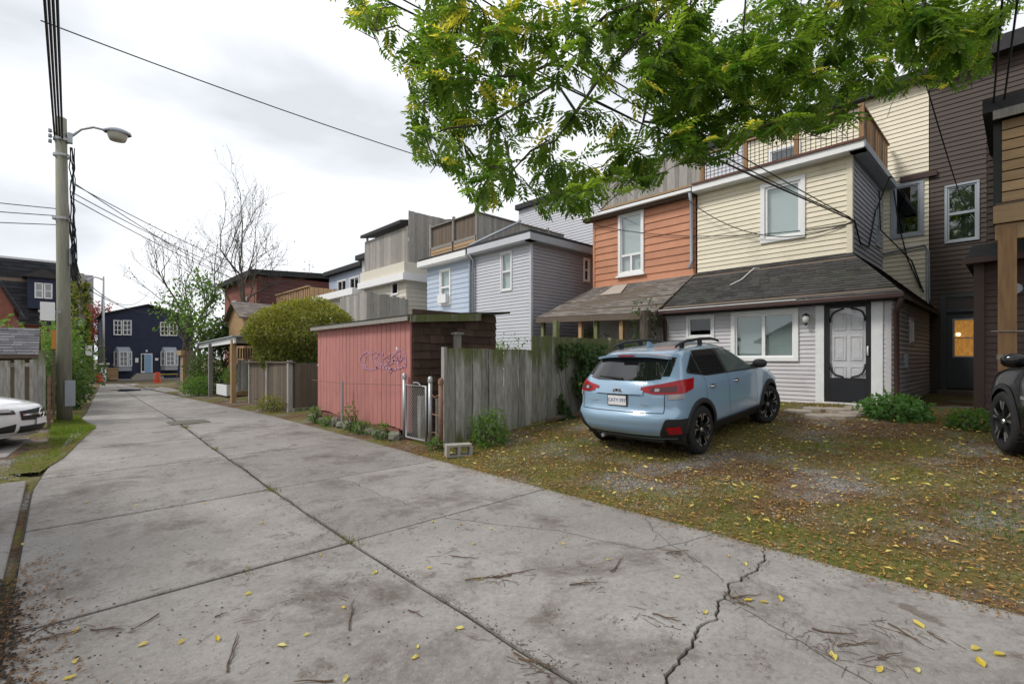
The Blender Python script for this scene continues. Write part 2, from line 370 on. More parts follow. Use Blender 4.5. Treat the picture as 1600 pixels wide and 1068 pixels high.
def axis(fine0, fine1, step, far):
    a = []; x = fine0
    while x <= fine1 + 1e-6: a.append(x); x += step
    d = step; x = fine0; lo = []
    while x > -far: d *= 1.5; x -= d; lo.append(x)
    d = step; x = fine1; hi = []
    while x < far: d *= 1.5; x += d; hi.append(x)
    return lo[::-1] + a + hi
xs = axis(-3, 14, .25, 1500); ys = axis(-4, 30, .25, 1500)
mb = MB()
def gtop(x, y):
    z = gz(x, y)
    k = 1.0 if (x > 4.5 and x < 14) or x < -.5 else 0.0
    z += k * .03 * mnoise.noise(Vector((x * .9, y * .9, 0))) + k * .012 * mnoise.noise(Vector((x * 3, y * 3, 4)))
    # sunk below the concrete of the alley
    e = 4.27
    if -.35 < x < e - .1 and y < 58: z -= .05
    return z
mb.v = [(x, y, gtop(x, y)) for y in ys for x in xs]
nx = len(xs)
for j in range(len(ys) - 1):
    for i in range(nx - 1):
        a = j * nx + i; mb.f.append((a, a + 1, a + nx + 1, a + nx)); mb.r.append(.5); mb.m.append(0)
ground = mb.build('ground', m_ground, None, smooth=True); tag(ground, 'gravel and mossy earth ground of the parking yard', 'ground', kind='structure')

# alley: cast concrete slabs, each its own piece
alley = bpy.data.objects.new('alley', None); col.objects.link(alley); alley.location = (2, 6, 0)
tag(alley, 'grey concrete alley of cast slabs with dark joints', 'alley', kind='structure')
m_dirt = M('joint_dirt', (.035, .03, .025), .95, (.075, .07, .03), 6, .6, world=True, bump=.5, bscale=60)
def inset(poly, d):
    n = len(poly); out = []
    for i in range(n):
        p0 = Vector(poly[i - 1]); p = Vector(poly[i]); p1 = Vector(poly[(i + 1) % n])
        e0 = (p - p0).normalized(); e1 = (p1 - p).normalized()
        n0 = Vector((-e0.y, e0.x)); n1 = Vector((-e1.y, e1.x)); b = (n0 + n1)
        b = b.normalized() if b.length > 1e-4 else n0
        out.append(p + b * d / max(.5, b.dot(n0)))
    return out
def jag(a, b, n, amp, seed):
    rs = random.Random(seed); a = Vector(a); b = Vector(b); d = b - a; nn = Vector((-d.y, d.x)).normalized(); o = 0; pts = [tuple(a)]
    for i in range(1, n):
        o += rs.uniform(-amp, amp); o *= .85
        pts.append(tuple(a + d * (i / n) + nn * o))
    return pts + [tuple(b)]
def slab(poly, gap, parent=alley, name='slab', mat=None, dz=0, th=.09):
    P = inset(poly, gap / 2); Q = inset(poly, gap / 2 + (.012 if gap > .02 else .004))
    n = len(P); vs = []
    for (ring, dd) in ((P, -th), (P, -.008), (Q, 0)):
        vs += [(p[0], p[1], gz(min(p[0], 4.3), p[1]) + dd + dz) for p in ring]
    fs = [tuple(range(2 * n, 3 * n))]
    for k in (0, n):
        fs += [(k + i, k + (i + 1) % n, k + n + (i + 1) % n, k + n + i) for i in range(n)]
    m = MB(); m.add(vs, fs); return m.build(name, mat or m_conc, parent)
def xc(y): return 1.82 + (0 if y < 5 else (y - 5) * .038)        # centre joint
def xl(y): return -.22 + (0 if y < 8 else (y - 8) * .075 if y < 20 else .9 + (y - 20) * .06)
def xr(y):
    if y < 7: return 4.27 + .05 * math.sin(y * 2.1)
    if y < 13: return 4.55
    return 4.7 + (y - 13) * .05
JY = [-3.2, -.9, 1.35, 3.92, 6.15, 8.7, 11.1, 13.5, 16, 18.5, 21, 24, 27, 30, 34, 38, 42, 47, 52, 58]
wob = lambda y, i: y + .05 * math.sin(i * 1.7)
for i in range(len(JY) - 1):
    y0, y1 = JY[i], JY[i + 1]
    ym = [y0 + (y1 - y0) * k / 4 for k in range(5)]
    # left slab (counter-clockwise)
    ce = jag((xc(y0), y0), (xc(y1), y1), 10, .008, i)
    le = [(xl(y), y) for y in ym]
    slab([*le[:1], *ce, *le[1:][::-1]], .04)
    # right slab
    re = jag((xr(y0), y0), (xr(y1), y1), 12, .02 if y1 < 7 else .004, 50 + i)
    def bottom_edge(y, k, wide):   # jagged crack across the slab instead of a sawn joint at y=1.35
        if abs(y - 1.35) < .01: return jag((xc(y), y - .2), (xr(y), y + .12), 70, .026, 99)
        return [(xc(y), y), (xr(y), y)]
    lo = bottom_edge(y0, i, 1); hi = bottom_edge(y1, i, 1)
    ce2 = [p for p in ce]
    ring = [*lo, *re[1:-1], *hi[::-1], *ce2[1:-1][::-1]]
    if abs(y0 - 3.92) < .01:       # this slab is split by a long crack
        ck = jag((2.82, y0), (2.66, y1), 22, .03, 5)
        slab([(xc(y0), y0), *ck, (xc(y1), y1), *ce2[1:-1][::-1]], .016)
        slab([ck[0], *re, *ck[1:][::-1]], .016)
    else: slab(ring, .014 if abs(y0 - 1.35) < .01 or abs(y1 - 1.35) < .01 else .03)
for k, pts in enumerate(([(2.75, 3.9), (3.3, 2.9), (3.5, 2.1), (4.25, 1.9)], [(-.2, 7.6), (.7, 7.3), (1.9, 7.5)], [(3.1, 1.2), (2.7, .2)], [(1.95, 9.4), (3.0, 9.9), (4.5, 9.6)], [(3.4, 1.45), (3.9, 2.3), (4.25, 2.6)])):
    m = MB(); path = []
    for a, b in zip(pts, pts[1:]): path += jag(a, b, 22, .014, 200 + k)[:-1]
    path.append(pts[-1])
    for i in range(len(path) - 1):       # hairline crack filled with dirt
        a, b = Vector(path[i]), Vector(path[i + 1]); d = (b - a).normalized(); s_ = Vector((-d.y, d.x)) * .0022; z = gz(2, a.y) + .0025
        m.add([(a.x - s_.x, a.y - s_.y, z), (b.x - s_.x, b.y - s_.y, z), (b.x + s_.x, b.y + s_.y, z), (a.x + s_.x, a.y + s_.y, z)], [(0, 1, 2, 3)])
    m.build('hairline_crack', m_dirt, alley)
mb = MB()                          # dirt in the joints
def dirt(u, v):
    y = -3.2 + 61.2 * v; x = xl(y) + (xr(y) - xl(y)) * u; return (x, y, gz(min(x, 4.3), y) - .022 + .012 * mnoise.noise(Vector((x * 4, y * 4, 0))))
mb.grid(dirt, 16, 260); tag(mb.build('joint_dirt', m_dirt, alley), kind='stuff')
# apron slab beside the alley on the left, drive on the left for the white car, ramp to the carport
slab([(-2.6, 4.9), (-.26, 4.9), (-.26, 8.75), (-2.6, 8.75)], .03)
slab([(-8, 10.6), (-.55, 10.9), (-.35, 13.3), (-8, 13.9)], .03, dz=.02)
slab([(5.0, 19.1), (9.5, 19.1), (9.5, 22.6), (5.0, 22.6)], .03, dz=.03)
# patched drain cover in the alley
g = MB(); g.box(1.95, 2.75, 13.62, 14.35, .0, .012)
tag(g.build('manhole_patch', M('patch_asphalt', (.09, .088, .075), .9, (.14, .14, .10), 9, .6), alley))
# puddle
pud = onG(205, 609)
m_water = M('puddle_water', (.03, .03, .032), .03, spec=.8)
pm = MB(); pp = []
for k in range(28):
    a = 2 * math.pi * k / 28; rr = 1 + .25 * math.sin(3 * a + 1) + .15 * math.sin(5 * a); pp.append((pud.x + 1.0 * rr * math.cos(a), pud.y + 1.8 * rr * math.sin(a)))
pm.add([(x, y, gz(2, y) + .004) for x, y in pp], [tuple(range(28))]); tag(pm.build('puddle', m_water), 'shallow dark puddle in the alley towards the navy house', 'puddle', kind='structure')
# cross street at the end
st = MB(); st.add([(-80, 58.3, -.80), (90, 58.3, -.80), (90, 66.4, -.80), (-80, 66.4, -.80)], [(0, 1, 2, 3)])
tag(st.build('street', M('asphalt', (.06, .06, .062), .9, (.09, .09, .09), 3, .5)), 'asphalt cross street in front of the navy house', 'street', kind='structure')
pv = MB(); pv.box(-80, 90, 66.4, 67.6, -.95, -.68)
tag(pv.build('pavement', m_conc2), 'concrete pavement in front of the navy house', 'pavement', kind='structure')

# ================================================================ building pieces
def cuts(u0, u1, z0, z1, ops):
    """split a course into rectangles that leave the openings free"""
    segs = [(u0, u1, z0, z1)]
    for (a, b, c, d) in ops:
        out = []
        for (p, q, r, s) in segs:
            if b <= p or a >= q or d <= r or c >= s: out.append((p, q, r, s)); continue
            if a > p: out.append((p, a, r, s))
            if b < q: out.append((b, q, r, s))
            x0, x1 = max(a, p), min(b, q)
            if c > r: out.append((x0, x1, r, c))
            if d < s: out.append((x0, x1, d, s))
        segs = out
    return [x for x in segs if x[1] - x[0] > .01 and x[3] - x[2] > .004]
def siding(par, fr, u0, u1, z0, z1, exp, mat, ops=(), each=False, name='siding_board', proud=.024):
    tot = MB(); z = z0; rs = random.Random(int(u0 * 10 + z0))
    while z < z1 - .01:
        zh = min(z + exp, z1)
        for (a, b, c, d) in cuts(u0, u1, z, zh, ops):
            m = MB() if each else tot
            nb = .004 + (proud - .004) * (1 - (c - z) / exp); n_t = .004 + (proud - .004) * (1 - (d - z) / exp)
            P = fr.p; m.cur = rs.random()
            m.hexa([P(a, c, nb), P(b, c, nb), P(b, c, -.03), P(a, c, -.03), P(a, d, n_t), P(b, d, n_t), P(b, d, -.03), P(a, d, -.03)])
            if each: m.build(name, mat, par)
        z += exp
    if not each: return tag(tot.build('siding', mat, par), kind='stuff')
def window(par, fr, u0, u1, z0, z1, trim=.09, frame_m=None, panes=((0, 1, 0, 1),), back=None, glass=None, sill=False, depth=.05, sash=.035):
    """trim ring proud of the wall, sashes and panes inside, blind or dark room behind"""
    fm = frame_m or m_white; a, b, c, d = u0 + trim, u1 - trim, z0 + trim, z1 - trim
    w_ = MB(); w_.fb(fr, u0, u1, z1 - trim, z1, -.06, depth); w_.fb(fr, u0, u1, z0, z0 + trim, -.06, depth)
    w_.fb(fr, u0, a, c, d, -.06, depth - .002); w_.fb(fr, b, u1, c, d, -.06, depth - .002)
    wo = bevel(w_.build('window', fm, par), .006, 1)
    for (p, q, r, s) in panes:
        x0, x1, y0, y1 = a + (b - a) * p, a + (b - a) * q, c + (d - c) * r, c + (d - c) * s
        k = MB(); k.fb(fr, x0, x1, y1 - sash, y1, -.05, .022); k.fb(fr, x0, x1, y0, y0 + sash, -.05, .022)
        k.fb(fr, x0, x0 + sash, y0 + sash, y1 - sash, -.05, .02); k.fb(fr, x1 - sash, x1, y0 + sash, y1 - sash, -.05, .02)
        k.build('sash', fm, wo)
        g = MB(); g.fb(fr, x0 + sash, x1 - sash, y0 + sash, y1 - sash, -.012, -.006); g.build('pane', glass or m_glass, wo)
    bk = MB(); bk.fb(fr, u0 + .02, u1 - .02, z0 + .02, z1 - .02, -.10, -.085); bk.build('blind', back or m_dark, wo)
    if sill:
        s_ = MB(); s_.fb(fr, u0 - .05, u1 + .05, z0 - .06, z0 - .002, -.02, depth + .05); s_.build('sill', fm, wo)
    return wo
DH = ((0, 1, 0, .5), (0, 1, .5, 1))
SL = ((0, .5, 0, 1), (.5, 1, 0, 1))
def shingles(par, A, B, C, D, course=.15, tab=.24, mat=None, name='shingles', thick=.012, seed=1):
    """A,B eave ends, D,C ridge ends: overlapping courses of tabs with butt edges"""
    A, B, C, D = map(Vector, (A, B, C, D)); rs = random.Random(seed)
    nrm = (B - A).cross(D - A).normalized()
    if nrm.z < 0: nrm = -nrm
    n = max(2, int((D - A).length / course)); m = MB()
    for i in range(n):
        v0, v1 = i / n, (i + 1) / n
        l0, r0 = A.lerp(D, v0), B.lerp(C, v0); l1, r1 = A.lerp(D, v1), B.lerp(C, v1)
        Lw = (r0 - l0).length; u = -rs.random() * tab
        while u < Lw:
            a = max(u, 0) / Lw; b = min(u + tab * rs.uniform(.75, 1.2), Lw) / Lw; u = b * Lw
            if b <= a: break
            th = thick * rs.uniform(.7, 1.6); m.cur = rs.random(); g = .003 / Lw
            p0, p1 = l0.lerp(r0, a + g) + nrm * th, l0.lerp(r0, b - g) + nrm * th
            q1, q0 = l1.lerp(r1, b - g) + nrm * .002, l1.lerp(r1, a + g) + nrm * .002
            m.add([p0, p1, q1, q0, p0 - nrm * (th + .01), p1 - nrm * (th + .01)], [(0, 1, 2, 3), (4, 5, 1, 0)])
            if b >= 1: break
    o = m.build(name, mat or m_shingle, par); tag(o, kind='stuff')
    s = MB(); dz = nrm * -.01; t = Vector((0, 0, -.09))
    s.hexa([A + dz + t, B + dz + t, C + dz + t, D + dz + t, A + dz, B + dz, C + dz, D + dz]); s.build('roof_deck', m_darkwood, par)
    return o
def block(par, x0, x1, y0, y1, z0, z1, mat, name='wall'):
    m = MB(); m.box(x0, x1, y0, y1, z0, z1); return m.build(name, mat, par)
def downspout(par, pts, mat, r=.04, name='downspout'):
    m = MB(); m.tube(pts, r, 8); return m.build(name, mat, par, smooth=True)
def fence_boards(par, a, b, z0, ztop, width, mat, th=.02, gap=.004, name='board', nrm=None, seed=0, jitter=.012, stagger=0):
    a = Vector(a); b = Vector(b); d = (b - a); Lh = d.length; d.normalize(); n_ = nrm or Vector((d.y, -d.x)); n_ = Vector(n_)
    rs = random.Random(seed); k = max(1, round(Lh / width)); w_ = Lh / k
    for i in range(k):
        p = a + d * (i * w_ + gap / 2); q = a + d * ((i + 1) * w_ - gap / 2); u = (i + .5) / k
        zt = ztop(u) if callable(ztop) else ztop; zb = z0(u) if callable(z0) else z0
        zt += rs.uniform(-jitter, jitter); o = rs.uniform(0, .006) + (stagger if i % 2 else 0); tl = rs.uniform(-.006, .006)
        P = [(p + n_ * o), (q + n_ * o), (q + n_ * (o - th)), (p + n_ * (o - th))]
        Q = [x + d * tl for x in P]
        m = MB(); m.hexa([(x.x, x.y, zb) for x in P] + [(x.x, x.y, zt) for x in Q]); m.build(name, mat, par)
m_oldlum = M('aged_lumber', (.30, .175, .085), .8, (.17, .095, .045), 5, .7, stretch=(5, 5, .5), bump=.4, bscale=14)
# ================================================================ grey and beige row house (nearest)
Z0 = .50
hA = empty('row_house', (14.5, 4.3, Z0), 'row house with beige upper storey, pale grey ground floor and black storm door', 'house')
XF, YR, YL = 12.19, 1.84, 6.76               # ground-floor rear wall, its right and left ends
fr = rear(XF)
def win_px(fr_x, px0, px1, pyt, pyb):
    pm = (px0 + px1) / 2
    a = onX(px0, pyt, fr_x); b = onX(px1, pyt, fr_x); zt = onX(pm, pyt, fr_x).z; zb = onX(pm, pyb, fr_x).z
    return (-a.y, -b.y, zb, zt)
wS = win_px(XF, 1073, 1117, 492, 529); wB = win_px(XF, 1143, 1248.5, 484, 564)
dL, dR = -onX(1289, 500, XF).y, -onX(1361, 500, XF).y
zd0, zd1 = .62, 2.76
ops = [wS, wB, (dL - .17, dR + .2, Z0 - .1, zd1 + .06)]
siding(hA, fr, -YL, -YR - .09, Z0 - .05, 2.86, .094, m_greyside, ops)
block(hA, XF + .13, XF + .3, YR, YL, Z0 - .2, 2.9, m_dark)
window(hA, fr, *wS, trim=.07, back=m_dark, glass=m_glassd, frame_m=m_whitewood)
window(hA, fr, *wB, trim=.10, panes=SL, back=m_blindg, frame_m=m_white, depth=.06)
# door: white side trims, panelled door, black storm door with scrolled corners
tr = MB(); tr.fb(fr, dL - .17, dL - .01, Z0 - .02, zd1 + .06, -.05, .045); tr.build('door_trim', m_whitewood, hA)
tr = MB(); tr.fb(fr, dR + .01, dR + .2, Z0 - .02, zd1 + .06, -.05, .045); tr.build('door_trim', m_whitewood, hA)
tr = MB(); tr.fb(fr, -YR - .10, -YR, Z0 - .06, 2.9, -.12, .03); tr.build('corner_trim', m_greyside, hA)
dr = MB(); dr.fb(fr, dL, dR, zd0, zd1, -.11, -.045); door = dr.build('door', m_doorgrey, hA)
W_ = dR - dL
for (a, b, c, d) in ((.18, .46, .42, .66), (.54, .82, .42, .66), (.18, .46, .72, .88), (.54, .82, .72, .88), (.18, .46, .12, .36), (.54, .82, .12, .36)):
    u0, u1, z0, z1 = dL + a * W_, dL + b * W_, zd0 + c * (zd1 - zd0), zd0 + d * (zd1 - zd0)
    p = MB(); t = .022
    p.fb(fr, u0, u1, z1 - t, z1, -.05, -.028); p.fb(fr, u0, u1, z0, z0 + t, -.05, -.028); p.fb(fr, u0, u0 + t, z0 + t, z1 - t, -.05, -.029); p.fb(fr, u1 - t, u1, z0 + t, z1 - t, -.05, -.029)
    p.fb(fr, u0 + .05, u1 - .05, z0 + .05, z1 - .05, -.05, -.036)
    p.build('panel', m_doorgrey, door)
sd_ = MB(); fw = .085
sd_.fb(fr, dL, dL + fw, zd0, zd1, -.02, .02); sd_.fb(fr, dR - fw, dR, zd0, zd1, -.02, .02)
sd_.fb(fr, dL + fw, dR - fw, zd1 - .13, zd1, -.02, .018); sd_.fb(fr, dL + fw, dR - fw, zd0, zd0 + .52, -.02, .018)
storm = sd_.build('storm_door', m_black, hA)
for su, ua in ((1, dL + fw), (-1, dR - fw)):
    for sv, za in ((-1, zd1 - .13), (1, zd0 + .52)):
        pts = [fr.p(ua + su * .015, za + sv * .30, .0), fr.p(ua + su * .02, za + sv * .2, .0), fr.p(ua + su * .06, za + sv * .11, .0), fr.p(ua + su * .12, za + sv * .06, .0), fr.p(ua + su * .2, za + sv * .035, 0), fr.p(ua + su * .26, za + sv * .01, 0)]
        c_ = MB(); c_.tube(pts, .018, 6); c_.build('corner_scroll', m_black, storm, smooth=True)
sp = MB(); sp.fb(fr, dL + fw, dR - fw, zd0 + .52, zd1 - .13, -.008, -.004); sp.build('screen', glassmat('screen_glass', (1, 1, 1), -.03), storm)
kp = MB(); kp.fb(fr, dL + fw + .03, dR - fw - .03, zd0 + .04, zd0 + .46, .018, .024); kp.build('kick_panel', M('black_panel', (.018, .019, .023), .35), storm)
hd = MB(); hd.tube([fr.p(dR - .045, 1.62, .03), fr.p(dR - .045, 1.62, .07), fr.p(dR - .045, 1.80, .07), fr.p(dR - .045, 1.80, .03)], .014, 8); hd.build('handle', m_white, storm, smooth=True)
th = MB(); th.fb(fr, dL - .02, dR + .02, zd0 - .07, zd0 - .002, -.1, .09); th.build('threshold', m_whitewood, hA)
# porch lamp
lp = onX(1262, 497, XF); L0 = Vector((XF - .14, lp.y, lp.z))
m_lampglass = M('clear_lamp_glass', (.6, .6, .58), .1, spec=.8)
lm = MB(); lm.lathe([(.0, .02), (.05, .02), (.055, .0), (.0, -.01)], (XF - .03, lp.y, lp.z), 12, 'x'); lm.tube([(XF - .03, lp.y, lp.z + .02), (XF - .12, lp.y, lp.z + .09), (XF - .16, lp.y, lp.z + .05)], .012, 6)
lm.lathe([(.012, .10), (.07, .06), (.075, .045), (.012, .04)], L0, 12); lm.lathe([(.035, -.14), (.04, -.10), (.02, -.16), (.001, -.17)], L0, 10); lmo = lm.build('wall_lantern', m_black, hA, smooth=True)
lg = MB(); lg.lathe([(.05, .045), (.075, 0), (.065, -.07), (.035, -.11)], L0, 14); lg.build('lantern_glass', m_lampglass, lmo, smooth=True)
# ground-floor roof: shingled, hipped at the right end
XU, YUR = 14.0, 2.88; ZE, ZU = 2.84, 4.12
eA, eB = Vector((XF - .32, YL, ZE)), Vector((XF - .32, YR - .22, ZE))
uA, uB = Vector((XU, YL, ZU)), Vector((XU, YUR, ZU))
shingles(hA, eA, eB, uB, uA, .13, .24, m_shingle, seed=3)
shingles(hA, eB, (17.6, YR - .22, ZE), (17.6, YUR, ZU), uB, .13, .24, m_shingle, seed=4)
gt = MB(); gt.box(XF - .42, XF - .31, YR - .25, YL, ZE - .11, ZE - .012); go = bevel(gt.build('gutter', m_gutter, hA), .015, 2)
gl = MB(); gl.box(XF - .43, XF - .405, YR + 1.6, YL, ZE - .01, ZE + .006); gl.build('drip_edge', m_white, go)
sf = MB(); sf.box(XF - .30, XF + .1, YR - .2, YL, ZE - .13, ZE - .095); sf.build('soffit', m_dark, hA)
downspout(hA, [(XF - .33, YR - .2, ZE - .1), (XF - .12, YR - .09, ZE - .35), (XF - .07, YR - .09, .9), (XF - .07, YR - .09, .55)], m_gutter, .05)
downspout(hA, [(XF - .36, YL - .02, ZE - .1), (XF - .1, YL - .02, ZE - .25), (XF - .08, YL - .02, .55)], m_gutter, .05)
# ground-floor right side wall along the passage
sdR = side(YR)
siding(hA, sdR, XF, 17.6, .45, 2.8, .10, m_greyside, proud=.035, ops= [(14.2, 14.7, 1.9, 2.5)])
window(hA, sdR, 14.2, 14.7, 1.9, 2.5, trim=.05, back=m_dark, glass=m_glassd)
eb = MB(); eb.box(13.5, 13.62, YR - .09, YR, 1.35, 1.65); eb.build('meter_box', m_greymetal, hA)
# upper storey
fu = rear(XU); ZT = 6.46
wU = win_px(XU, 1189, 1259, 281, 376)
siding(hA, fu, -YL + .02, -YUR - .1, ZU, ZT, .128, m_beige, [wU])
block(hA, XU + .13, XU + .3, YUR + .2, YL, ZU - .3, ZT, m_dark)
window(hA, fu, *wU, trim=.11, back=m_blind, depth=.06, panes=((0, 1, 0, 1),), sash=.06)
ct = MB(); ct.fb(fu, -YUR - .1, -YUR + .02, ZU - .15, ZT, -.1, .03); ct.build('corner_trim', m_beige, hA)
su = side(YUR)
m_greyUp = M('grey_upper_siding', (.36, .37, .40), .5, (.3, .31, .34), 2, .5)
siding(hA, su, XU + .02, 17.6, ZU, ZT, .128, m_greyUp, [(16.6, 17.2, 4.7, 6.0)])
window(hA, su, 16.6, 17.2, 4.7, 6.0, trim=.08, back=m_blind, panes=DH, frame_m=m_greymetal)
block(hA, 17.2, 17.4, YUR + .1, YUR + .3, ZU, ZT, m_dark)
# eave boards: white fascia and rusty flashing, flat roof
fa = MB(); fa.box(XU - .32, XU - .29, YUR - .3, YL, ZT + .02, ZT + .19); fa.box(XU - .29, XU, YUR - .3, YL, ZT + .0, ZT + .03)
fa.build('fascia', m_white, hA)
fb_ = MB(); fb_.box(XU - .32, 17.6, YUR - .33, YUR - .30, ZT + .02, ZT + .19); fb_.box(XU - .3, 17.6, YUR - .30, YUR, ZT, ZT + .03); fb_.build('fascia', m_greymetal, hA)
fl = MB(); fl.box(XU - .36, XU + .3, YUR - .3, YL, ZT + .19, ZT + .25); fl.build('flashing', M('rusty_flashing', (.14, .06, .045), .8, (.06, .035, .03), 6, .6), hA)
block(hA, XU + .3, 17.6, YUR - .3, YL, ZT + .05, ZT + .23, m_tar, 'flat_roof')
# roof deck railing
XD = XU + .25; zb = ZT + .42; zt = ZT + 1.22
for y in (YUR - .15, 4.15, 5.45, YL - .06):
    p = MB(); p.box(XD - .05, XD + .05, y - .05, y + .05, ZT + .25, zt + .05); p.build('rail_post', m_oldlum, hA)
r_ = MB(); r_.box(XD - .07, XD + .07, YUR - .15, YL, zt, zt + .04); r_.build('top_rail', m_newwoodh, hA)
r_ = MB(); r_.box(XD - .075, XD - .052, YUR - .15, YL, zb - .14, zb); r_.build('bottom_rail', m_newwoodh, hA)
for i in range(34):
    y = YUR + .02 + i * .115
    b = MB(); b.tube([(XD, y, zb), (XD, y, zt)], .009, 5); b.build('baluster', m_black, hA)
for i in range(9):
    x = XD + .3 + i * .32
    b = MB(); b.box(x, x + .25, YUR - .17, YUR - .14, ZT + .32, zt - .05 + (i % 2) * .015); b.build('screen_board', m_oldlum if i % 3 else m_darkwood, hA)
r_ = MB(); r_.box(XD, 17.5, YUR - .2, YUR - .11, zt, zt + .045); r_.build('top_rail', m_oldlum, hA)
# items on the deck
# tall main block behind
XM, ZM = 17.65, 9.25
fm_ = rear(XM)
wM = win_px(XM, 1392, 1444, 285, 371)
siding(hA, fm_, -YL, -YR, .5, ZM, .128, m_beige, [wM, (-6.0, -5.0, 6.8, 8.6)])
block(hA, XM + .13, 27, YR, YL, .4, ZM, m_dark)
window(hA, fm_, *wM, trim=.10, frame_m=m_greymetal, back=m_dark, glass=m_glassd)
window(hA, fm_, -6.0, -5.0, 6.8, 8.6, trim=.08, back=m_dark, glass=m_glass)
rm = MB(); rm.box(XM - .25, 27.1, YR, YL, ZM, ZM + .3); rm.build('roof', m_tar, hA)
vn = onX(1435, 277, XM); v = MB(); v.box(XM - .1, XM, vn.y - .4, vn.y + .4, vn.z - .06, vn.z + .08); v.build('vent_hood', m_gutter, hA)
for (pts, rr) in (([onX(1380, 396, XM - .04), onX(1445, 382, XM - .04), onX(1451, 392, XM - .04), onX(1452, 470, XM - .04)], .025), ([onX(1380, 400, XM - .04), onX(1447, 387, XM - .04), onX(1448, 480, XM - .04)], .015)):
    c_ = MB(); c_.tube(pts, rr, 6); c_.build('conduit', m_greymetal, hA)
for (pts) in ([(XU + .05, YUR - .04, 4.9), (XU + .6, YUR - .06, 4.4), (XU + 1.6, YUR - .05, 4.5), (XU + 2.4, YUR - .05, 5.6), (XU + 2.5, YUR - .36, 6.5), (XM - .2, YUR - .3, 6.7)],
            [(XU + 2.9, YUR - .05, 6.3), (XU + 3.0, YUR - .06, 5.2), (XM - .1, 2.2, 4.3), (XM - .06, 1.95, 3.4)],
            [(XM - .1, 2.6, 6.4), (XM - .15, 2.5, 5.5), (XM - .1, 2.3, 4.4), (XM - .1, 2.0, 3.5)]):
    c_ = MB(); c_.tube(pts, .018, 5); c_.build('cable', m_wire, hA)
hose = MB(); A_ = [onX(1197, 421, XU - .05), Vector((XU - .35, 5.0, 3.98)), Vector((XU - .9, 5.12, 3.62)), Vector((XU - 1.15, 5.3, 3.48))]
hose.tube(A_, .014, 6); hose.build('loose_cable', m_whitewood, hA)

# ================================================================ orange row house
hB = empty('row_house', (14.5, 8.8, .5), 'orange clapboard row house with a shingled porch roof', 'house')
YB0, YB1 = 6.80, 10.6
wO = win_px(XU, 967, 1007, 331, 429)
siding(hB, fu, -YB1 + .08, -YB0, 4.06, 6.42, .235, m_orange, [wO], each=True, proud=.03)
block(hB, XU + .13, XM, YB0 + .02, YB1 - .02, .4, 6.4, m_dark)
ct = MB(); ct.fb(fu, -YB1, -YB1 + .08, 3.9, 6.42, -.1, .04); ct.build('corner_trim', m_orange, hB)
wob_ = window(hB, fu, *wO, trim=.10, panes=((0, 1, .3, 1), (0, .5, 0, .3), (.5, 1, 0, .3)), back=m_curtain, sill=True, depth=.07)
sO = Fr((0, YB1, 0), (-1, 0, 0), (0, 1, 0))
siding(hB, sO, -XM, -XU, .5, 6.42, .235, m_orange)
g_ = MB(); g_.box(XU - .36, XU - .24, YB0 - .02, YB1 + .35, 6.50, 6.60); bevel(g_.build('gutter', m_white, hB), .015, 2)
g_ = MB(); g_.box(XU - .24, XU + .02, YB0, YB1 + .3, 6.42, 6.50); g_.build('soffit', m_darkwood, hB)
block(hB, XU - .22, XM, YB0, YB1 + .3, 6.51, 6.6, m_tar, 'flat_roof')
k_ = MB(); k_.box(XU + .5, XU + .54, YB0, YB1 + .2, 6.62, 6.95); k_.build('parapet', m_tar, hB)
downspout(hB, [(XU - .3, YB0 + .04, 6.48), (XU - .12, YB0 + .08, 6.2), (XU - .08, YB0 + .09, 4.5), (XU - .2, YB0 + .1, 4.25)], m_greymetal, .05)
for y in (YB0 + .9, 9.0, YB1):
    p = MB(); p.box(XU + .62, XU + .72, y - .05, y + .05, 6.6, 7.9); p.build('rail_post', m_whitewood if y > 8 else m_newwood, hB)
fence_boards(hB, (XU + .6, YB0 + .02), (XU + .6, YB1 + .1), 6.95, 8.15, .14, m_greywood, name='screen_board', nrm=Vector((-1, 0)), seed=8)
r_ = MB(); r_.box(XU + .55, XU + .58, YB0, YB1 + .1, 6.9, 7.04); r_.build('bottom_rail', m_newwoodh, hB)
# porch
pA, pB = Vector((11.75, 11.25, 2.93)), Vector((11.75, 6.84, 2.80)); qB, qA = Vector((XU, 6.84, 4.08)), Vector((XU, YB1, 4.08))
shingles(hB, pA, pB, qB, qA, .13, .24, m_shingle2, seed=6)
f_ = MB(); f_.bar(pA + Vector((-.02, 0, -.1)), pB + Vector((-.02, 0, -.1)), .03, .16); f_.build('porch_fascia', m_darkwood, hB)
sk = MB(); nn = (pB - pA).cross(qA - pA).normalized(); nn = nn if nn.z > 0 else -nn
c0 = [pA.lerp(qA, v).lerp(pB.lerp(qB, v), u) for (u, v) in ((.30, .60), (.50, .60), (.42, .92), (.28, .92))]
sk.hexa([c + nn * .02 for c in c0] + [c + nn * .05 for c in c0]); sk.build('roof_board', M('plywood_grey', (.38, .33, .28), .9, (.28, .24, .2), 6, .5), hB)
for (y, mt) in ((11.1, m_fence), (9.5, m_newwood), (8.9, m_fence), (8.0, m_newwood)):
    p = MB(); p.box(11.85, 11.97, y - .06, y + .06, .4, 2.86); p.build('porch_post', mt, hB)
siding(hB, rear(XU), -YB1, -YB0, .5, 4.0, .235, m_greyside, proud=.02)
p_ = MB(); p_.box(XU - .3, XU - .2, 6.95, 8.1, 1.6, 2.5); p_.build('porch_panel', m_greyside, hB)
lt = MB()
for i in range(9): lt.box(XU - .5, XU - .48, 7.0 + i * .12, 7.02 + i * .12, 1.5, 2.3)
for i in range(6): lt.box(XU - .52, XU - .50, 7.0, 8.0, 1.6 + i * .12, 1.62 + i * .12)
lt.build('porch_lattice', m_white, hB)
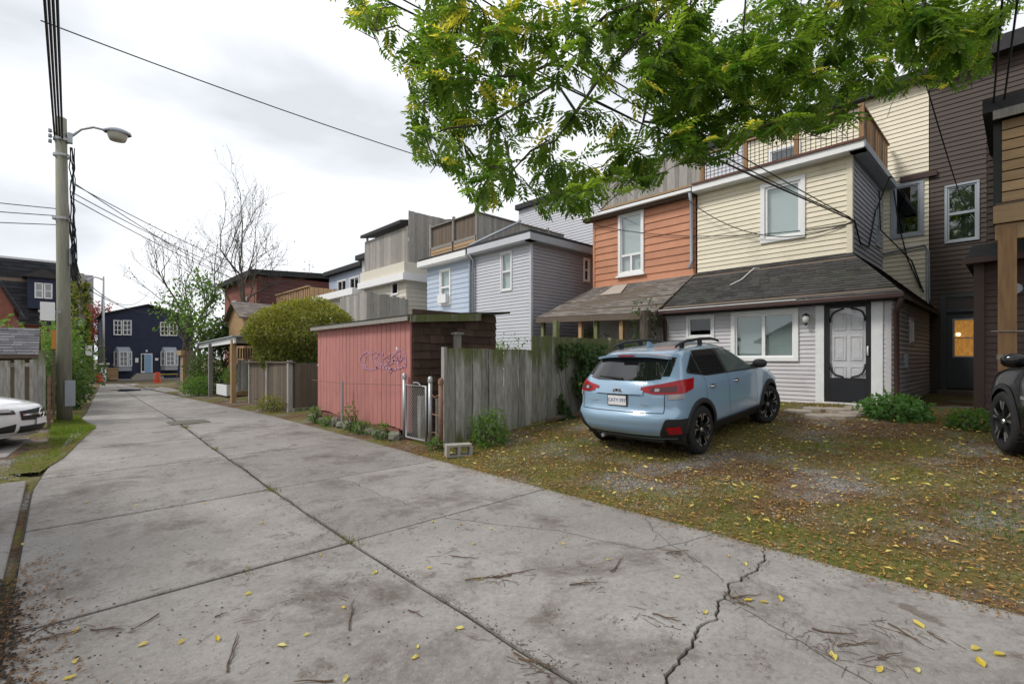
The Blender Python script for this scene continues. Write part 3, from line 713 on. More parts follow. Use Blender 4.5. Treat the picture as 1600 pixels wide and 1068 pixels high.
# main block of the orange house
siding(hB, rear(XM), -11.2, -6.78, 6.3, 9.3, .128, m_gray2, [(-10.2, -9.4, 6.8, 8.9)])
window(hB, rear(XM), -10.2, -9.4, 6.8, 8.9, trim=.1, back=m_blind, panes=DH)
block(hB, XM + .13, 27, 6.8, 11.2, .4, 9.2, m_dark)
rm = MB(); rm.box(XM - .2, 27.1, 6.78, 11.4, 9.3, 9.55); rm.build('roof', m_tar, hB)

# ================================================================ grey row house and blue row house (mirrored pair)
hC = empty('row_house', (13.5, 13.3, .5), 'cool grey sided row house with a white sash window facing the alley', 'house')
XG, YC0, YC1, YC2 = 11.93, 11.7, 14.85, 18.1
fc = rear(XG); ZG = 5.55
wG = win_px(XG, 783, 801, 393, 455)
siding(hC, fc, -YC1, -YC0 - .06, .3, ZG, .118, m_gray2, [wG])
window(hC, fc, *wG, trim=.07, panes=DH, back=m_blind, frame_m=m_whitewood)
sc = side(YC0); a = onY(911, 402, YC0); b = onY(917, 441, YC0)
wg2 = (a.x, b.x + .15, b.z, a.z)
m_gray_shade = M('shaded_grey_siding', (.30, .30, .335), .5, (.25, .25, .28), 2, .5)  # darker copy of the cool grey siding: this wall's shade put into the colour
siding(hC, sc, XG + .03, XM, .3, ZG, .118, m_gray_shade, [wg2])
window(hC, sc, *wg2, trim=.07, panes=DH, back=m_dark, glass=m_glassd)
block(hC, XG + .13, XM, YC0 + .14, YC1, .3, ZG - .02, m_dark)
ct = MB(); ct.box(XG - .035, XG + .06, YC0 - .035, YC0 + .06, .3, ZG); ct.build('corner_trim', m_gray2, hC)
g_ = MB(); g_.box(XG - .3, XG, YC0 - .25, YC1, ZG, ZG + .12); g_.box(XG - .34, XG - .3, YC0 - .28, YC1, ZG + .04, ZG + .26); g_.build('fascia', m_gray2, hC)
g_ = MB(); g_.box(XG - .3, XM, YC0 - .25, YC0, ZG, ZG + .1); g_.box(XG - .3, XM, YC0 - .28, YC0 - .25, ZG + .02, ZG + .26); g_.build('fascia', m_greymetal, hC)
block(hC, XG - .32, XM, YC0 - .27, YC1, ZG + .26, ZG + .36, m_tar, 'flat_roof')
downspout(hC, [onX(812, 347, XG + .6), (XG - .12, YC1 + .12, 5.98), (XG - .1, YC1 + .1, 5.75), (XG - .1, YC1 + .1, .5)], m_greymetal, .055)
downspout(hC, [(XG - .32, YC1 - .1, 5.6), (XG - .1, YC1 - .1, 5.35), (XG - .08, YC1 - .1, .5)], m_greymetal, .045)
siding(hC, rear(XM), -18.2, -11.2, 5.4, 9.3, .128, m_gray2, [(-12.9, -12.1, 6.4, 8.8)])
window(hC, rear(XM), -12.9, -12.1, 6.4, 8.8, trim=.1, panes=DH, back=m_blind)
block(hC, XM + .13, 27, 11.2, 18.2, .3, 9.25, m_dark)
rm = MB(); rm.box(XM - .2, 27.1, 11.2, 18.3, 9.3, 9.55); rm.build('roof', m_tar, hC)
hD = empty('row_house', (13.5, 16.5, .4), 'pale blue sided row house with a weathered wooden roof deck', 'house')
wD = win_px(XG, 688, 705, 420, 477)
siding(hD, fc, -YC2, -YC1 - .005, .2, 5.5, .20, m_blue2, [wD])
window(hD, fc, *wD, trim=.09, panes=DH, back=m_blind)
ac = MB(); ac.fb(fc, wD[0] + .1, wD[1] - .1, wD[2] + .09, wD[2] + .45, -.02, .22); ac.build('window_air_conditioner', m_whitewood, hD)
block(hD, XG + .13, XM, YC1, YC2 - .05, .2, 5.5, m_dark)
siding(hD, Fr((0, YC2, 0), (-1, 0, 0), (0, 1, 0)), -XM, -XG, .2, 5.5, .2, m_blue2)
g_ = MB(); g_.box(XG - .34, XG, YC1 + .06, YC2 + .25, 5.5, 5.62); g_.box(XG - .38, XG - .34, YC1 + .06, YC2 + .25, 5.55, 5.78); g_.build('fascia', m_white, hD)
block(hD, XG - .34, XM, YC1 + .02, YC2 + .2, 5.78, 5.88, m_tar, 'flat_roof')
zD0, zD1 = 6.02, 7.35
for (x, y) in ((XG + .25, YC1 + .1), (XG + .25, 16.5), (XG + .25, YC2 + .1), (XG + 2.6, YC1 + .1), (XG + 4.4, YC1 + .1)):
    p = MB(); p.box(x - .05, x + .05, y - .05, y + .05, 5.88, zD1 + .16); p.build('rail_post', m_greywood, hD)
fence_boards(hD, (XG + .3, YC2 + .1), (XG + .3, YC1 + .1), zD0 + .45, zD1, .14, m_darkwood, name='screen_board', nrm=Vector((-1, 0)), seed=2)
fence_boards(hD, (XG + .3, YC1 + .1), (XM - .2, YC1 + .1), zD0 - .1, zD1, .14, m_greywood, name='screen_board', nrm=Vector((0, -1)), seed=3)
for z in (zD0 + .02, zD0 + .17, zD0 + .32): r_ = MB(); r_.box(XG + .2, XG + .24, YC1 + .1, YC2 + .1, z, z + .125); r_.build('bottom_rail', m_newwoodh if z < 6.3 else m_greywood, hD)
r_ = MB(); r_.box(XG + .2, XG + .36, YC1 + .1, YC2 + .1, zD1, zD1 + .04); r_.build('top_rail', m_greywood, hD)
r_ = MB(); r_.box(XG + .3, XM - .2, YC1 + .03, YC1 + .18, zD1, zD1 + .04); r_.build('top_rail', m_greywood, hD)

# ================================================================ cream house and the farther ones
hE = empty('row_house', (13.5, 21.5, .3), 'cream sided row house with a tall grey privacy screen on its roof', 'house')
XE, YE0, YE1 = 11.65, 19.4, 23.6
fe = rear(XE)
wE = win_px(XE, 612, 623, 440, 461)
siding(hE, fe, -YE1, -YE0, .2, 5.1, .2, m_cream, [wE]); siding(hE, side(YE0), XE, XM, .2, 5.1, .2, m_cream)
window(hE, fe, *wE, trim=.06, back=m_dark, glass=m_glassd)
block(hE, XE + .13, XM, YE0 + .14, YE1, .2, 5.1, m_dark)
g_ = MB(); g_.box(XE - .35, XM, YE0 - .3, YE1, 5.1, 5.42); g_.build('fascia', m_white, hE)
g_ = MB(); g_.box(XE - .2, XM, YE0 - .15, YE1, 5.42, 5.95); g_.build('parapet', m_cream, hE)
fence_boards(hE, (XE + .05, YE0 - .1), (XM, YE0 - .1), 5.95, 8.3, .16, m_greywood, name='screen_board', nrm=Vector((0, -1)), seed=5)
fence_boards(hE, (XE + .05, YE1), (XE + .05, YE0 - .05), 5.95, 7.6, .16, m_greywood, name='screen_board', nrm=Vector((-1, 0)), seed=6)
cn = MB(); cn.hexa([(XE - .2, YE1, 7.75), (XE + 3.5, YE1, 8.5), (XE + 3.5, YE0 + .2, 8.5), (XE - .2, YE0 + .2, 7.75), (XE - .2, YE1, 7.9), (XE + 3.5, YE1, 8.65), (XE + 3.5, YE0 + .2, 8.65), (XE - .2, YE0 + .2, 7.9)])
cn.build('canopy', m_tar, hE)
for x in (XE + .1, XE + 3.3): p = MB(); p.box(x, x + .09, YE1 - .15, YE1 - .06, 5.95, 7.85); p.build('canopy_post', m_whitewood, hE)
hF = empty('row_house', (14, 27, .2), 'low grey row house with dark upstairs windows and a white eave', 'house')
siding(hF, rear(11.6), -29.6, -24.2, 0, 4.9, .2, m_cream, [(-27.2, -26.2, 2.6, 4.2)])
window(hF, rear(11.6), -27.2, -26.2, 2.6, 4.2, trim=.1, back=m_dark, panes=DH)
g_ = MB(); g_.box(11.2, 17, 24.0, 29.7, 4.9, 5.25); g_.build('fascia', m_white, hF)
block(hF, 11.8, 17, 24.2, 29.6, 0, 4.9, m_dark)
ops = [(-28.9, -27.6, 6.0, 7.3), (-27.3, -26.0, 6.0, 7.3), (-25.7, -24.6, 6.0, 7.3)]
siding(hF, rear(14.5), -29.6, -24.2, 5.2, 7.9, .2, m_greyside, ops); siding(hF, side(24.2), 14.5, 22, 5.2, 7.9, .2, m_greyside)
for o in ops: window(hF, rear(14.5), *o, trim=.08, back=m_dark, frame_m=m_black)
block(hF, 14.7, 24, 24.4, 29.6, 5, 7.9, m_dark)
rm = MB(); rm.box(14.1, 24, 24.0, 29.8, 7.9, 8.2); rm.build('roof', m_tar, hF)
for y in (25.0, 27.5): v = MB(); v.lathe([(.5, 0), (.55, .3), (.3, .6), (.05, .7)], (16, y, 8.2), 12); v.build('roof_vent', m_darkwood, hF)
p = MB(); p.tube([(15.5, 29, 8.2), (15.5, 29, 9.3)], .1, 8); p.build('vent_pipe', m_black, hF)
hG = empty('row_house', (14, 33, .1), 'row house with a new timber balcony along its rear', 'house')
siding(hG, rear(11.8), -36, -30.2, 0, 4.4, .2, m_greyUp, [(-33, -31.5, 2.0, 4.0)]); window(hG, rear(11.8), -33, -31.5, 2.0, 4.0, back=m_dark, panes=SL)
block(hG, 12, 18, 30.3, 36, 0, 4.4, m_dark)
block(hG, 11.2, 18, 30.1, 36.2, 4.4, 4.7, m_tar, 'flat_roof')
fence_boards(hG, (11.3, 36.2), (11.3, 30.1), 4.75, 5.95, .3, m_newwood, name='balcony_board', nrm=Vector((-1, 0)), seed=11, gap=.12)
fence_boards(hG, (11.3, 30.1), (14.5, 30.1), 4.75, 5.95, .3, m_newwood, name='balcony_board', nrm=Vector((0, -1)), seed=12, gap=.03)
r_ = MB(); r_.box(11.2, 11.36, 30.1, 36.2, 5.95, 6.03); r_.build('top_rail', m_newwoodh, hG)
siding(hG, rear(15), -36, -30.2, 4.7, 7.7, .2, m_blue2, [(-34.5, -33, 5.8, 7.2), (-32.5, -31, 5.8, 7.2)])
for o in ((-34.5, -33, 5.8, 7.2), (-32.5, -31, 5.8, 7.2)): window(hG, rear(15), *o, back=m_dark, panes=SL)
rm = MB(); rm.box(14.6, 24, 30.1, 36.2, 7.7, 8.0); rm.build('roof', m_tar, hG); block(hG, 15.2, 24, 30.3, 36, 5.1, 7.7, m_dark)
hH = empty('brick_house', (15, 42, -.3), 'red-brown brick house with a flat dark roof behind the bare tree', 'house')
block(hH, 10.5, 24, 38, 47, -.5, 7.6, m_brick)
rm = MB(); rm.hexa([(10.0, 37.6, 7.5), (24, 37.6, 8.3), (24, 47.4, 8.3), (10.0, 47.4, 7.5), (10.0, 37.6, 7.9), (24, 37.6, 8.7), (24, 47.4, 8.7), (10.0, 47.4, 7.9)]); rm.build('roof', m_tar, hH)
for o in ((-44.5, -43.2, 1, 3), (-41.5, -40.2, 1, 3), (-44.5, -43.2, 4.2, 6.2), (-41.5, -40.2, 4.2, 6.2)): window(hH, rear(10.45), *o, back=m_dark, panes=DH)
siding(hH, side(37.95), 10.6, 24, .2, 7.4, .3, M('red_brown_siding', (.17, .075, .065), .8, (.12, .05, .045), 3, .6))
hI = empty('garden_shed', (9, 33.5, 0), 'small timber garden shed with a grey gable roof', 'shed')
block(hI, 8.2, 10.6, 32.2, 35.6, -.3, 4.2, m_newwood)
for s_, (a, b, c, d) in enumerate((((7.9, 32.0, 4.05), (10.9, 32.0, 4.05), (10.9, 33.9, 5.1), (7.9, 33.9, 5.1)), ((10.9, 35.8, 4.05), (7.9, 35.8, 4.05), (7.9, 33.9, 5.1), (10.9, 33.9, 5.1)))):
    shingles(hI, a, b, c, d, .2, .4, m_shingle2, seed=20 + s_)
g_ = MB(); g_.add([(8.19, 32.2, 4.2), (8.19, 35.6, 4.2), (8.19, 33.9, 5.05)], [(0, 1, 2)]); g_.build('gable', m_newwood, hI)
# tall boundary screen standing on a low garage
hJ = empty('garage', (9.5, 17.5, .2), 'low flat garage behind the pink shed carrying a grey board screen', 'garage')
block(hJ, 9.6, 11.4, 15.4, 19.2, .1, 2.6, m_cream)
c0 = onX(573, 452, 9.5)
fence_boards(hJ, (9.5, c0.y + 2.6), (9.5, c0.y), 2.4, 4.35, .15, m_greywood, name='screen_board', nrm=Vector((-1, 0)), seed=21, jitter=.05)
fence_boards(hJ, (9.5, c0.y), (11.5, c0.y), 2.4, lambda u: 4.35 - .12 * u, .15, m_greywood, name='screen_board', nrm=Vector((0, -1)), seed=22, jitter=.05)
block(hJ, 9.53, 11.4, c0.y + .05, c0.y + 2.6, 2.3, 2.5, m_tar, 'flat_roof')
hK = empty('board_fence', (8.6, 24, 0), 'dark brown boundary fence beyond the round bush', 'fence')
fence_boards(hK, (8.6, 28.5), (8.6, 20.8), .0, 3.3, .2, m_darkwood, nrm=Vector((-1, 0)), seed=31, jitter=.04)
for y in (21, 23.5, 26, 28.4): p = MB(); p.box(8.62, 8.74, y - .06, y + .06, -.1, 3.4); p.build('post', m_darkwood, hK)

# ================================================================ brown row house on the right
hR = empty('row_house', (14, -.5, .4), 'dark brown row house with a timber balcony on a post', 'house')
fb2 = rear(XM)
wR = win_px(XM, 1476, 1531, 286, 378)
d0, d1 = -onX(1479, 500, XM).y, -onX(1534, 500, XM).y
zt0 = .75
siding(hR, fb2, -YR + .02, 5, .5, 9.3, .128, m_brown2, [wR, (d0 - .12, d1 + .12, .4, 3.3)])
block(hR, XM + .13, 27, -5, YR - .04, .3, 9.3, m_dark)
window(hR, fb2, *wR, trim=.06, panes=DH, back=m_dark, glass=m_glass, frame_m=m_greymetal)
rm = MB(); rm.box(XM - .35, 27, -5, YR - .02, 9.3, 9.7); rm.build('roof', m_tar, hR)
# back door with a lit window and transom, at the end of the passage
f_ = MB(); f_.fb(fb2, d0 - .12, d0, .6, 3.3, -.05, .05); f_.fb(fb2, d1, d1 + .12, .6, 3.3, -.05, .05); f_.fb(fb2, d0, d1, 3.2, 3.3, -.05, .05); f_.fb(fb2, d0, d1, 2.80, 2.88, -.05, .05)
dfm = f_.build('door_frame', m_dkdoor, hR)
t_ = MB(); t_.fb(fb2, d0, d1, 2.88, 3.2, -.02, -.01); t_.build('transom', M('dark_transom', (.03, .018, .014), .3), dfm); t_ = MB(); t_.fb(fb2, d0, d1, 2.88, 3.2, -.11, -.1); t_.build('transom_back', m_dark, dfm)
wz0, wz1, wu0, wu1 = 1.62, 2.58, d0 + .16, d1 - .16
f_ = MB()
for (a, b, c, d) in cuts(d0, d1, zt0, 2.8, [(wu0, wu1, wz0, wz1)]): f_.fb(fb2, a, b, c, d, -.06, -.01)
bdoor = f_.build('door', m_dkdoor, hR)
def litmat():
    m = bpy.data.materials.new('lit_door_window'); m.use_nodes = True; n = m.node_tree.nodes; l = m.node_tree.links; b = n['Principled BSDF']
    t = n.new('ShaderNodeTexNoise'); t.inputs['Scale'].default_value = 9; t.inputs['Detail'].default_value = 2
    c = n.new('ShaderNodeValToRGB'); c.color_ramp.elements[0].color = (.22, .09, .012, 1); c.color_ramp.elements[1].color = (.60, .28, .05, 1); c.color_ramp.elements[0].position = .3
    l.new(t.outputs['Fac'], c.inputs[0]); l.new(c.outputs[0], b.inputs['Emission Color']); b.inputs['Emission Strength'].default_value = .55
    b.inputs['Base Color'].default_value = (.2, .12, .05, 1); b.inputs['Roughness'].default_value = .4; return m
g_ = MB(); g_.fb(fb2, wu0, wu1, wz0, wz1, -.055, -.045); g_.build('lit_pane', litmat(), bdoor)
bl = onX(1497, 522, XM - .03)
blb = MB(); blb.lathe([(.0, .035), (.03, .03), (.05, 0), (.03, -.03), (0, -.035)], (XM + .03, bl.y, bl.z), 10)
em = bpy.data.materials.new('glowing_bulb'); em.use_nodes = True; em.node_tree.nodes['Principled BSDF'].inputs['Emission Color'].default_value = (1, .75, .3, 1); em.node_tree.nodes['Principled BSDF'].inputs['Emission Strength'].default_value = 5
blb.build('bulb', em, bdoor)
f_ = MB(); f_.fb(fb2, wu0 - .03, wu1 + .03, 2.09, 2.12, -.04, .0); f_.fb(fb2, wu0 - .04, wu1 + .04, wz0 - .04, wz0, -.05, .0); f_.fb(fb2, wu0 - .04, wu1 + .04, wz1, wz1 + .04, -.05, .0); f_.fb(fb2, wu0 - .04, wu0, wz0, wz1, -.05, -.002); f_.fb(fb2, wu1, wu1 + .04, wz0, wz1, -.05, -.002)
f_.build('glazing_bead', m_greymetal, bdoor)
s_ = MB(); s_.box(XM - .9, XM, d0 * -1 - 1.4, -d0 + .1, .4, .72); s_.build('doorstep', m_darkwood, hR)
# ground-floor wing beside the passage
YW = .645
fw_ = rear(12.19)
siding(hR, fw_, -YW + .13, 3.5, .42, 3.3, .118, m_brown, each=True)
ct = MB(); ct.box(12.13, 12.25, YW - .14, YW + .0, .3, 3.3); ct.build('corner_trim', m_brown, hR)
block(hR, 12.3, 17.6, -3.5, YW - .05, .3, 3.2, m_dark)
siding(hR, Fr((0, YW - .02, 0), (-1, 0, 0), (0, 1, 0)), -17.6, -12.25, .4, 3.3, .118, m_brown2)
rm = MB(); rm.hexa([(11.9, -3.5, 3.3), (17.6, -3.5, 3.3), (17.6, YW + .12, 3.3), (11.9, YW + .12, 3.3), (12.2, -3.5, 3.62), (17.6, -3.5, 3.62), (17.6, YW + .02, 3.62), (12.2, YW + .02, 3.62)]); rm.build('skirt_roof', m_tar, hR)
g_ = MB(); g_.box(11.8, 11.9, -3.5, YW + .14, 3.24, 3.34); g_.build('gutter', m_gutter, hR)
# upper storey wall and eave
siding(hR, rear(13.2), -.5, 3.5, 3.6, 5.9, .128, m_brown2); block(hR, 13.4, 17.6, -3.5, .45, 3.6, 5.9, m_dark)
siding(hR, Fr((0, .5, 0), (-1, 0, 0), (0, 1, 0)), -17.6, -13.2, 3.6, 5.9, .128, m_brown2)
# balcony: post, beams, horizontal board screen, roof
XB = 11.05
pb = MB(); pb.box(XB - .01, XB + .13, onX(1589, 500, XB).y, onX(1559, 500, XB).y, .4, 3.66); pb.build('balcony_post', m_oldlum, hR)
yb1 = onX(1552, 300, XB).y
pb = MB(); pb.box(XB - .06, XB + .0, -3, yb1, 3.72, 4.0); pb.build('balcony_beam', m_newwoodh, hR)
pb = MB(); pb.box(XB + .02, XB + .14, -3, yb1 - .02, 3.46, 3.71); pb.build('balcony_beam', m_newwoodh, hR)
pb = MB(); pb.box(XB, 13.2, -3, yb1 - .03, 4.0, 4.05); pb.build('balcony_floor', m_darkwood, hR)
z = 4.06
for i in range(8):
    b = MB(); b.box(XB + .0, XB + .025, -3, yb1 - .1, z, z + .145); b.build('balcony_board', m_newwoodh, hR); z += .165
ps = MB(); ps.box(XB + .02, XB + .12, yb1 - .1, yb1 + .0, 3.72, 5.5); ps.build('balcony_post', m_black, hR)
ps = MB(); ps.box(XB - .15, 13.2, -3, yb1 + .12, 5.5, 5.72); ps.build('balcony_roof', m_tar, hR)
ps = MB(); ps.box(XB - .16, XB - .13, -3, yb1 + .0, 5.36, 5.5); ps.build('balcony_fascia', m_greywood, hR)
ps = MB(); ps.box(XB + .12, 13.2, yb1 - .04, yb1 - .01, 4.05, 5.5); ps.build('balcony_side', m_brown2, hR)
br = MB(); br.tube([onX(1548, 517, XB - .03), onX(1600, 517, XB - .03)], .010, 6); br.build('clothes_rail', m_greywood, hR)
vn_ = MB(); vn_.lathe([(.0, -.1), (.09, -.1), (.1, 0), (.06, .05)], (12.05, .12, 2.75), 10, 'x'); vn_.build('vent_hood', m_greymetal, hR)
ds = empty('satellite_dish', onX(1519, 78, XM + .5), 'grey satellite dish on the roof edge of the brown house', 'dish')
p0 = Vector(ds.location); p0.z = 9.65; ds.location = p0
d_ = MB(); d_.tube([p0, p0 + Vector((0, 0, .5))], .03, 8); d_.build('mast', m_galv, ds)
d_ = MB(); d_.lathe([(.001, -.06), (.2, -.045), (.38, .0), (.39, .01), (.2, -.03), (.001, -.045)], p0 + Vector((-.15, 0, .75)), 20, 'x', Matrix.Rotation(R(-20), 3, 'Y') @ Matrix.Diagonal((-1, 1, 1.2))); d_.build('reflector', m_greymetal, ds, smooth=True)
d_ = MB(); d_.bar(p0 + Vector((0, 0, .5)), p0 + Vector((-.1, 0, .74)), .05); d_.bar(p0 + Vector((-.05, 0, .5)), p0 + Vector((-.55, 0, .65)), .03); d_.build('feed_arm', m_greymetal, ds)
# ================================================================ pink shed
XS, YS0, YS1, XS1 = 4.85, 7.9, 12.3, 6.95
hs = empty('garden_shed', (5.9, 10.1, 0), 'pink board shed with purple graffiti and dark shingled side beside the alley', 'shed')
block(hs, XS + .03, XS1 - .03, YS0 + .04, YS1 - .02, .12, 2.25, m_dark)
n = 24; wdt = (YS1 - YS0) / n; rs = random.Random(4)
for i in range(n):
    y0 = YS0 + i * wdt; t = i / n; zb = .16 + .06 * math.sin(t * 9) + (.05 if t > .6 else 0); o = rs.uniform(0, .005)
    b = MB(); b.box(XS - .018 - o, XS + .02, y0 + .006, y0 + wdt - .006, zb, 2.27); b.build('plank', m_pink, hs)
# mid seam batten line and lower skirting
for (y0, y1, z) in ((YS0 + .4, YS0 + 2.6, .08), (YS0 + 2.65, YS1 - .05, .13)):
    b = MB(); b.box(XS - .03, XS + .01, y0, y1, z, z + .10); b.build('skirting_board', M('faded_brown_red', (.22, .085, .065), .85, (.14, .06, .05), 6, .6), hs)
z = .15; row = 0
while z < 2.36:
    x = XS + (0 if row % 2 else -.17)
    while x < XS1:
        w_ = .40 * rs.uniform(.85, 1.15); a, b_ = max(x, XS + .02), min(x + w_, XS1)
        if b_ - a > .05:
            k = MB(); dn = rs.uniform(.012, .03); fs_ = side(YS0); P = fs_.p; q = rs.uniform(-.012, .012)
            k.hexa([P(a + .004, z + q, dn + .012), P(b_ - .004, z + q, dn + .012), P(b_ - .004, z + q, -.02), P(a + .004, z + q, -.02), P(a + .004, z + .165, .008), P(b_ - .004, z + .165, .008), P(b_ - .004, z + .165, -.02), P(a + .004, z + .165, -.02)])
            k.build('shingle', m_dshake, hs)
        x += w_
    z += .155; row += 1
def rp(x, y, dz=0): return (x, y, 2.33 + (x - XS) * .085 + dz)
rf = MB(); rf.hexa([rp(XS - .14, YS0 - .15), rp(XS1 + .3, YS0 - .15), rp(XS1 + .3, YS1 + .12), rp(XS - .14, YS1 + .12), rp(XS - .14, YS0 - .15, .045), rp(XS1 + .3, YS0 - .15, .045), rp(XS1 + .3, YS1 + .12, .045), rp(XS - .14, YS1 + .12, .045)])
rfo = rf.build('roof', M('mossy_roll_roofing', (.03, .029, .027), .95, (.07, .075, .04), 5, .6, bump=.6, bscale=30), hs)
fa = MB(); fa.box(XS - .165, XS - .14, YS0 - .13, YS1 + .12, 2.25, 2.325); fa.build('fascia', m_greywood, hs)
fa = MB(); a = rp(XS - .13, YS0 - .165); b = rp(XS1 - .55, YS0 - .165); fa.hexa([(a[0], a[1] - .02, a[2] - .1), (b[0], b[1] - .02, b[2] - .13), (b[0], b[1] + .01, b[2] - .13), (a[0], a[1] + .01, a[2] - .1), (a[0], a[1] - .02, a[2] + .03), (b[0], b[1] - .02, b[2] + .02), (b[0], b[1] + .01, b[2] + .02), (a[0], a[1] + .01, a[2] + .03)]); fa.build('fascia', m_fence, hs)
m_graf = M('purple_spray_paint', (.47, .26, .40), .75, (.43, .18, .17), 9, 1.0)
def gp(px, py): p = onX(px, py, XS - .027); return p
strokes = [[(566, 553), (562, 560), (564, 568), (572, 572)], [(566, 553), (573, 549), (578, 552)], [(580, 553), (583, 570), (590, 574)], [(580, 553), (588, 549), (592, 553), (586, 560), (596, 571)], [(598, 549), (597, 570)], [(598, 560), (605, 556), (606, 567), (600, 572)], [(609, 551), (607, 569), (614, 566)], [(611, 558), (618, 552), (622, 560), (614, 563), (622, 568)], [(625, 552), (623, 565), (630, 558), (632, 566)], [(566, 574), (580, 577), (596, 573), (615, 577), (634, 571)], [(606, 577), (609, 583), (613, 576)], [(572, 555), (570, 566)], [(618, 549), (626, 546), (633, 552), (634, 570)]]
for s in strokes:
    m = MB(); pts = [gp(*p) for p in s]
    fine = []
    for i in range(len(pts) - 1):
        for k in range(4): fine.append(pts[i].lerp(pts[i + 1], k / 4))
    fine.append(pts[-1])
    for i in range(len(fine) - 1): m.bar(fine[i], fine[i + 1] + (fine[i + 1] - fine[i]) * .2, .004, .045, up=(-.0, 0, 1) if abs((fine[i + 1] - fine[i]).normalized().z) < .9 else (0, 1, 0))
    m.build('graffiti_stroke', m_graf, hs)
for (px, py, s) in ((620, 544, .05), (497, 570, .04)):
    p = gp(px, py); m = MB(); m.box(p.x - .004, p.x, p.y - s / 2, p.y + s / 2, p.z - s / 2, p.z + s / 2); m.build('paper_scrap', m_white, hs)
# stone edging along the shed
for i in range(13):
    y = 8.1 + i * .335; m = MB(); hx = .1 + rs.random() * .04; hz = .13 + rs.random() * .06; hy = .15
    m.lathe([(.001, -.03), (.9, -.03), (1.0, .3), (.92, .75), (.6, .98), (.001, 1.0)], (0, 0, 0), 8)
    ang = rs.uniform(-.3, .3)
    m.v = [(4.62 + hx * (v[0] + rs.uniform(-.12, .12)), y + hy * (v[1] + rs.uniform(-.1, .1)), gz(4.6, y) + hz * (v[2] + rs.uniform(-.08, .08))) for v in m.v]
    tag(m.build('edging_stone', m_stone), 'rough mossy edging stone along the foot of the pink shed', 'stone', 'edging stones beside the pink shed')
# leftover steel post and strand of wire in front of the shed
sp_ = onG(533, 667); m = MB(); m.tube([(4.62, 10.4, -.05), (4.62, 10.4, 1.06)], .03, 10)
tag(m.build('steel_post', m_galv), 'short bare steel post in front of the pink shed', 'post')
m = MB(); m.tube([(4.66, 12.25, 1.02), (4.62, 10.4, 1.0), (4.72, 7.98, 1.06)], .006, 4); tag(m.build('wire_strand', m_rust), 'single rusty wire strand stretched across the pink shed front', 'wire')
# ================================================================ chain-link gate
gt_ = empty('chain_link_gate', (4.75, 7.5, 0), 'narrow chain-link gate with steel posts between pink shed and board fence', 'gate')
def gpost(y, ztop, r, mt, x=4.75):
    m = MB(); m.tube([(x, y, -.05), (x, y, ztop)], r, 12); m.lathe([(r * 1.25, -.02), (r * 1.25, .03), (r * .9, .07), (.001, .085)], (x, y, ztop), 12); return m.build('post', mt, gt_, smooth=True)
gpost(7.98, 1.2, .036, m_galv); gpost(7.12, 1.16, .036, m_galv); gpost(6.80, 1.14, .04, m_rust)
m = MB(); y0, y1 = 7.24, 7.90
m.tube([(4.74, y0, .1), (4.74, y0, 1.06), (4.74, y1, 1.06), (4.74, y1, .1), (4.74, y0, .1)], .02, 8); m.build('gate_frame', m_galv, gt_, smooth=True)
m = MB(); d = .075; a_ = y0
nn_ = int((y1 - y0 + .96) / d)
for sgn in (1, -1):
    for i in range(nn_ + 1):
        c = -.96 + i * d
        # line z = (y - y0) * sgn ... clipped to the frame
        pts = []
        for k in range(41):
            zz = .1 + .96 * k / 40; yy = y0 + c + .96 * k / 40
            if sgn < 0: yy = y1 - (yy - y0)
            if y0 <= yy <= y1: pts.append((4.74 + .006 * sgn, yy, zz))
        if len(pts) > 1: m.tube([pts[0], pts[-1]], .0018, 4)
tag(m.build('chain_link_mesh', m_galv, gt_), kind='stuff')
m = MB(); m.tube([(4.7, 7.35, 1.07), (4.68, 7.4, 1.12), (4.68, 7.55, 1.12), (4.7, 7.6, 1.07)], .012, 6); m.build('latch', m_galv, gt_)
for k in range(3):
    m = MB(); m.tube([(4.74, 7.12, .25 + k * .35), (4.76, 7.0, .28 + k * .3), (4.75, 6.82, .2 + k * .37)], .012, 6); m.build('tie_wire', m_rust, gt_)
for (y, x) in ((7.75, 4.95), (7.02, 4.86)):
    m = MB(); m.box(x, x + .09, y, y + .1, 0, .85); tag(m.build('old_post', m_fence), 'weathered wooden stub post behind the ' + ('chain-link gate' if y > 7.5 else 'rusty gate post'), 'post')
cb = empty('concrete_block', onG(716, 712), 'hollow concrete block lying at the end of the mossy fence', 'block')
m = MB(); o = cb.location; c_ = Matrix.Rotation(R(-25), 3, 'Z')
def cbx(x0, x1, y0, y1, z0, z1):
    m.hexa([o + c_ @ Vector(p) for p in ((x0, y0, z0), (x1, y0, z0), (x1, y1, z0), (x0, y1, z0), (x0, y0, z1), (x1, y0, z1), (x1, y1, z1), (x0, y1, z1))])
cbx(-.2, .2, -.1, .1, .16, .19); cbx(-.2, .2, -.1, .1, .0, .03)
for x in (-.2, -.03, .16): cbx(x, x + .05, -.1, .1, .03, .16)
m.build('block_body', m_conc2, cb)
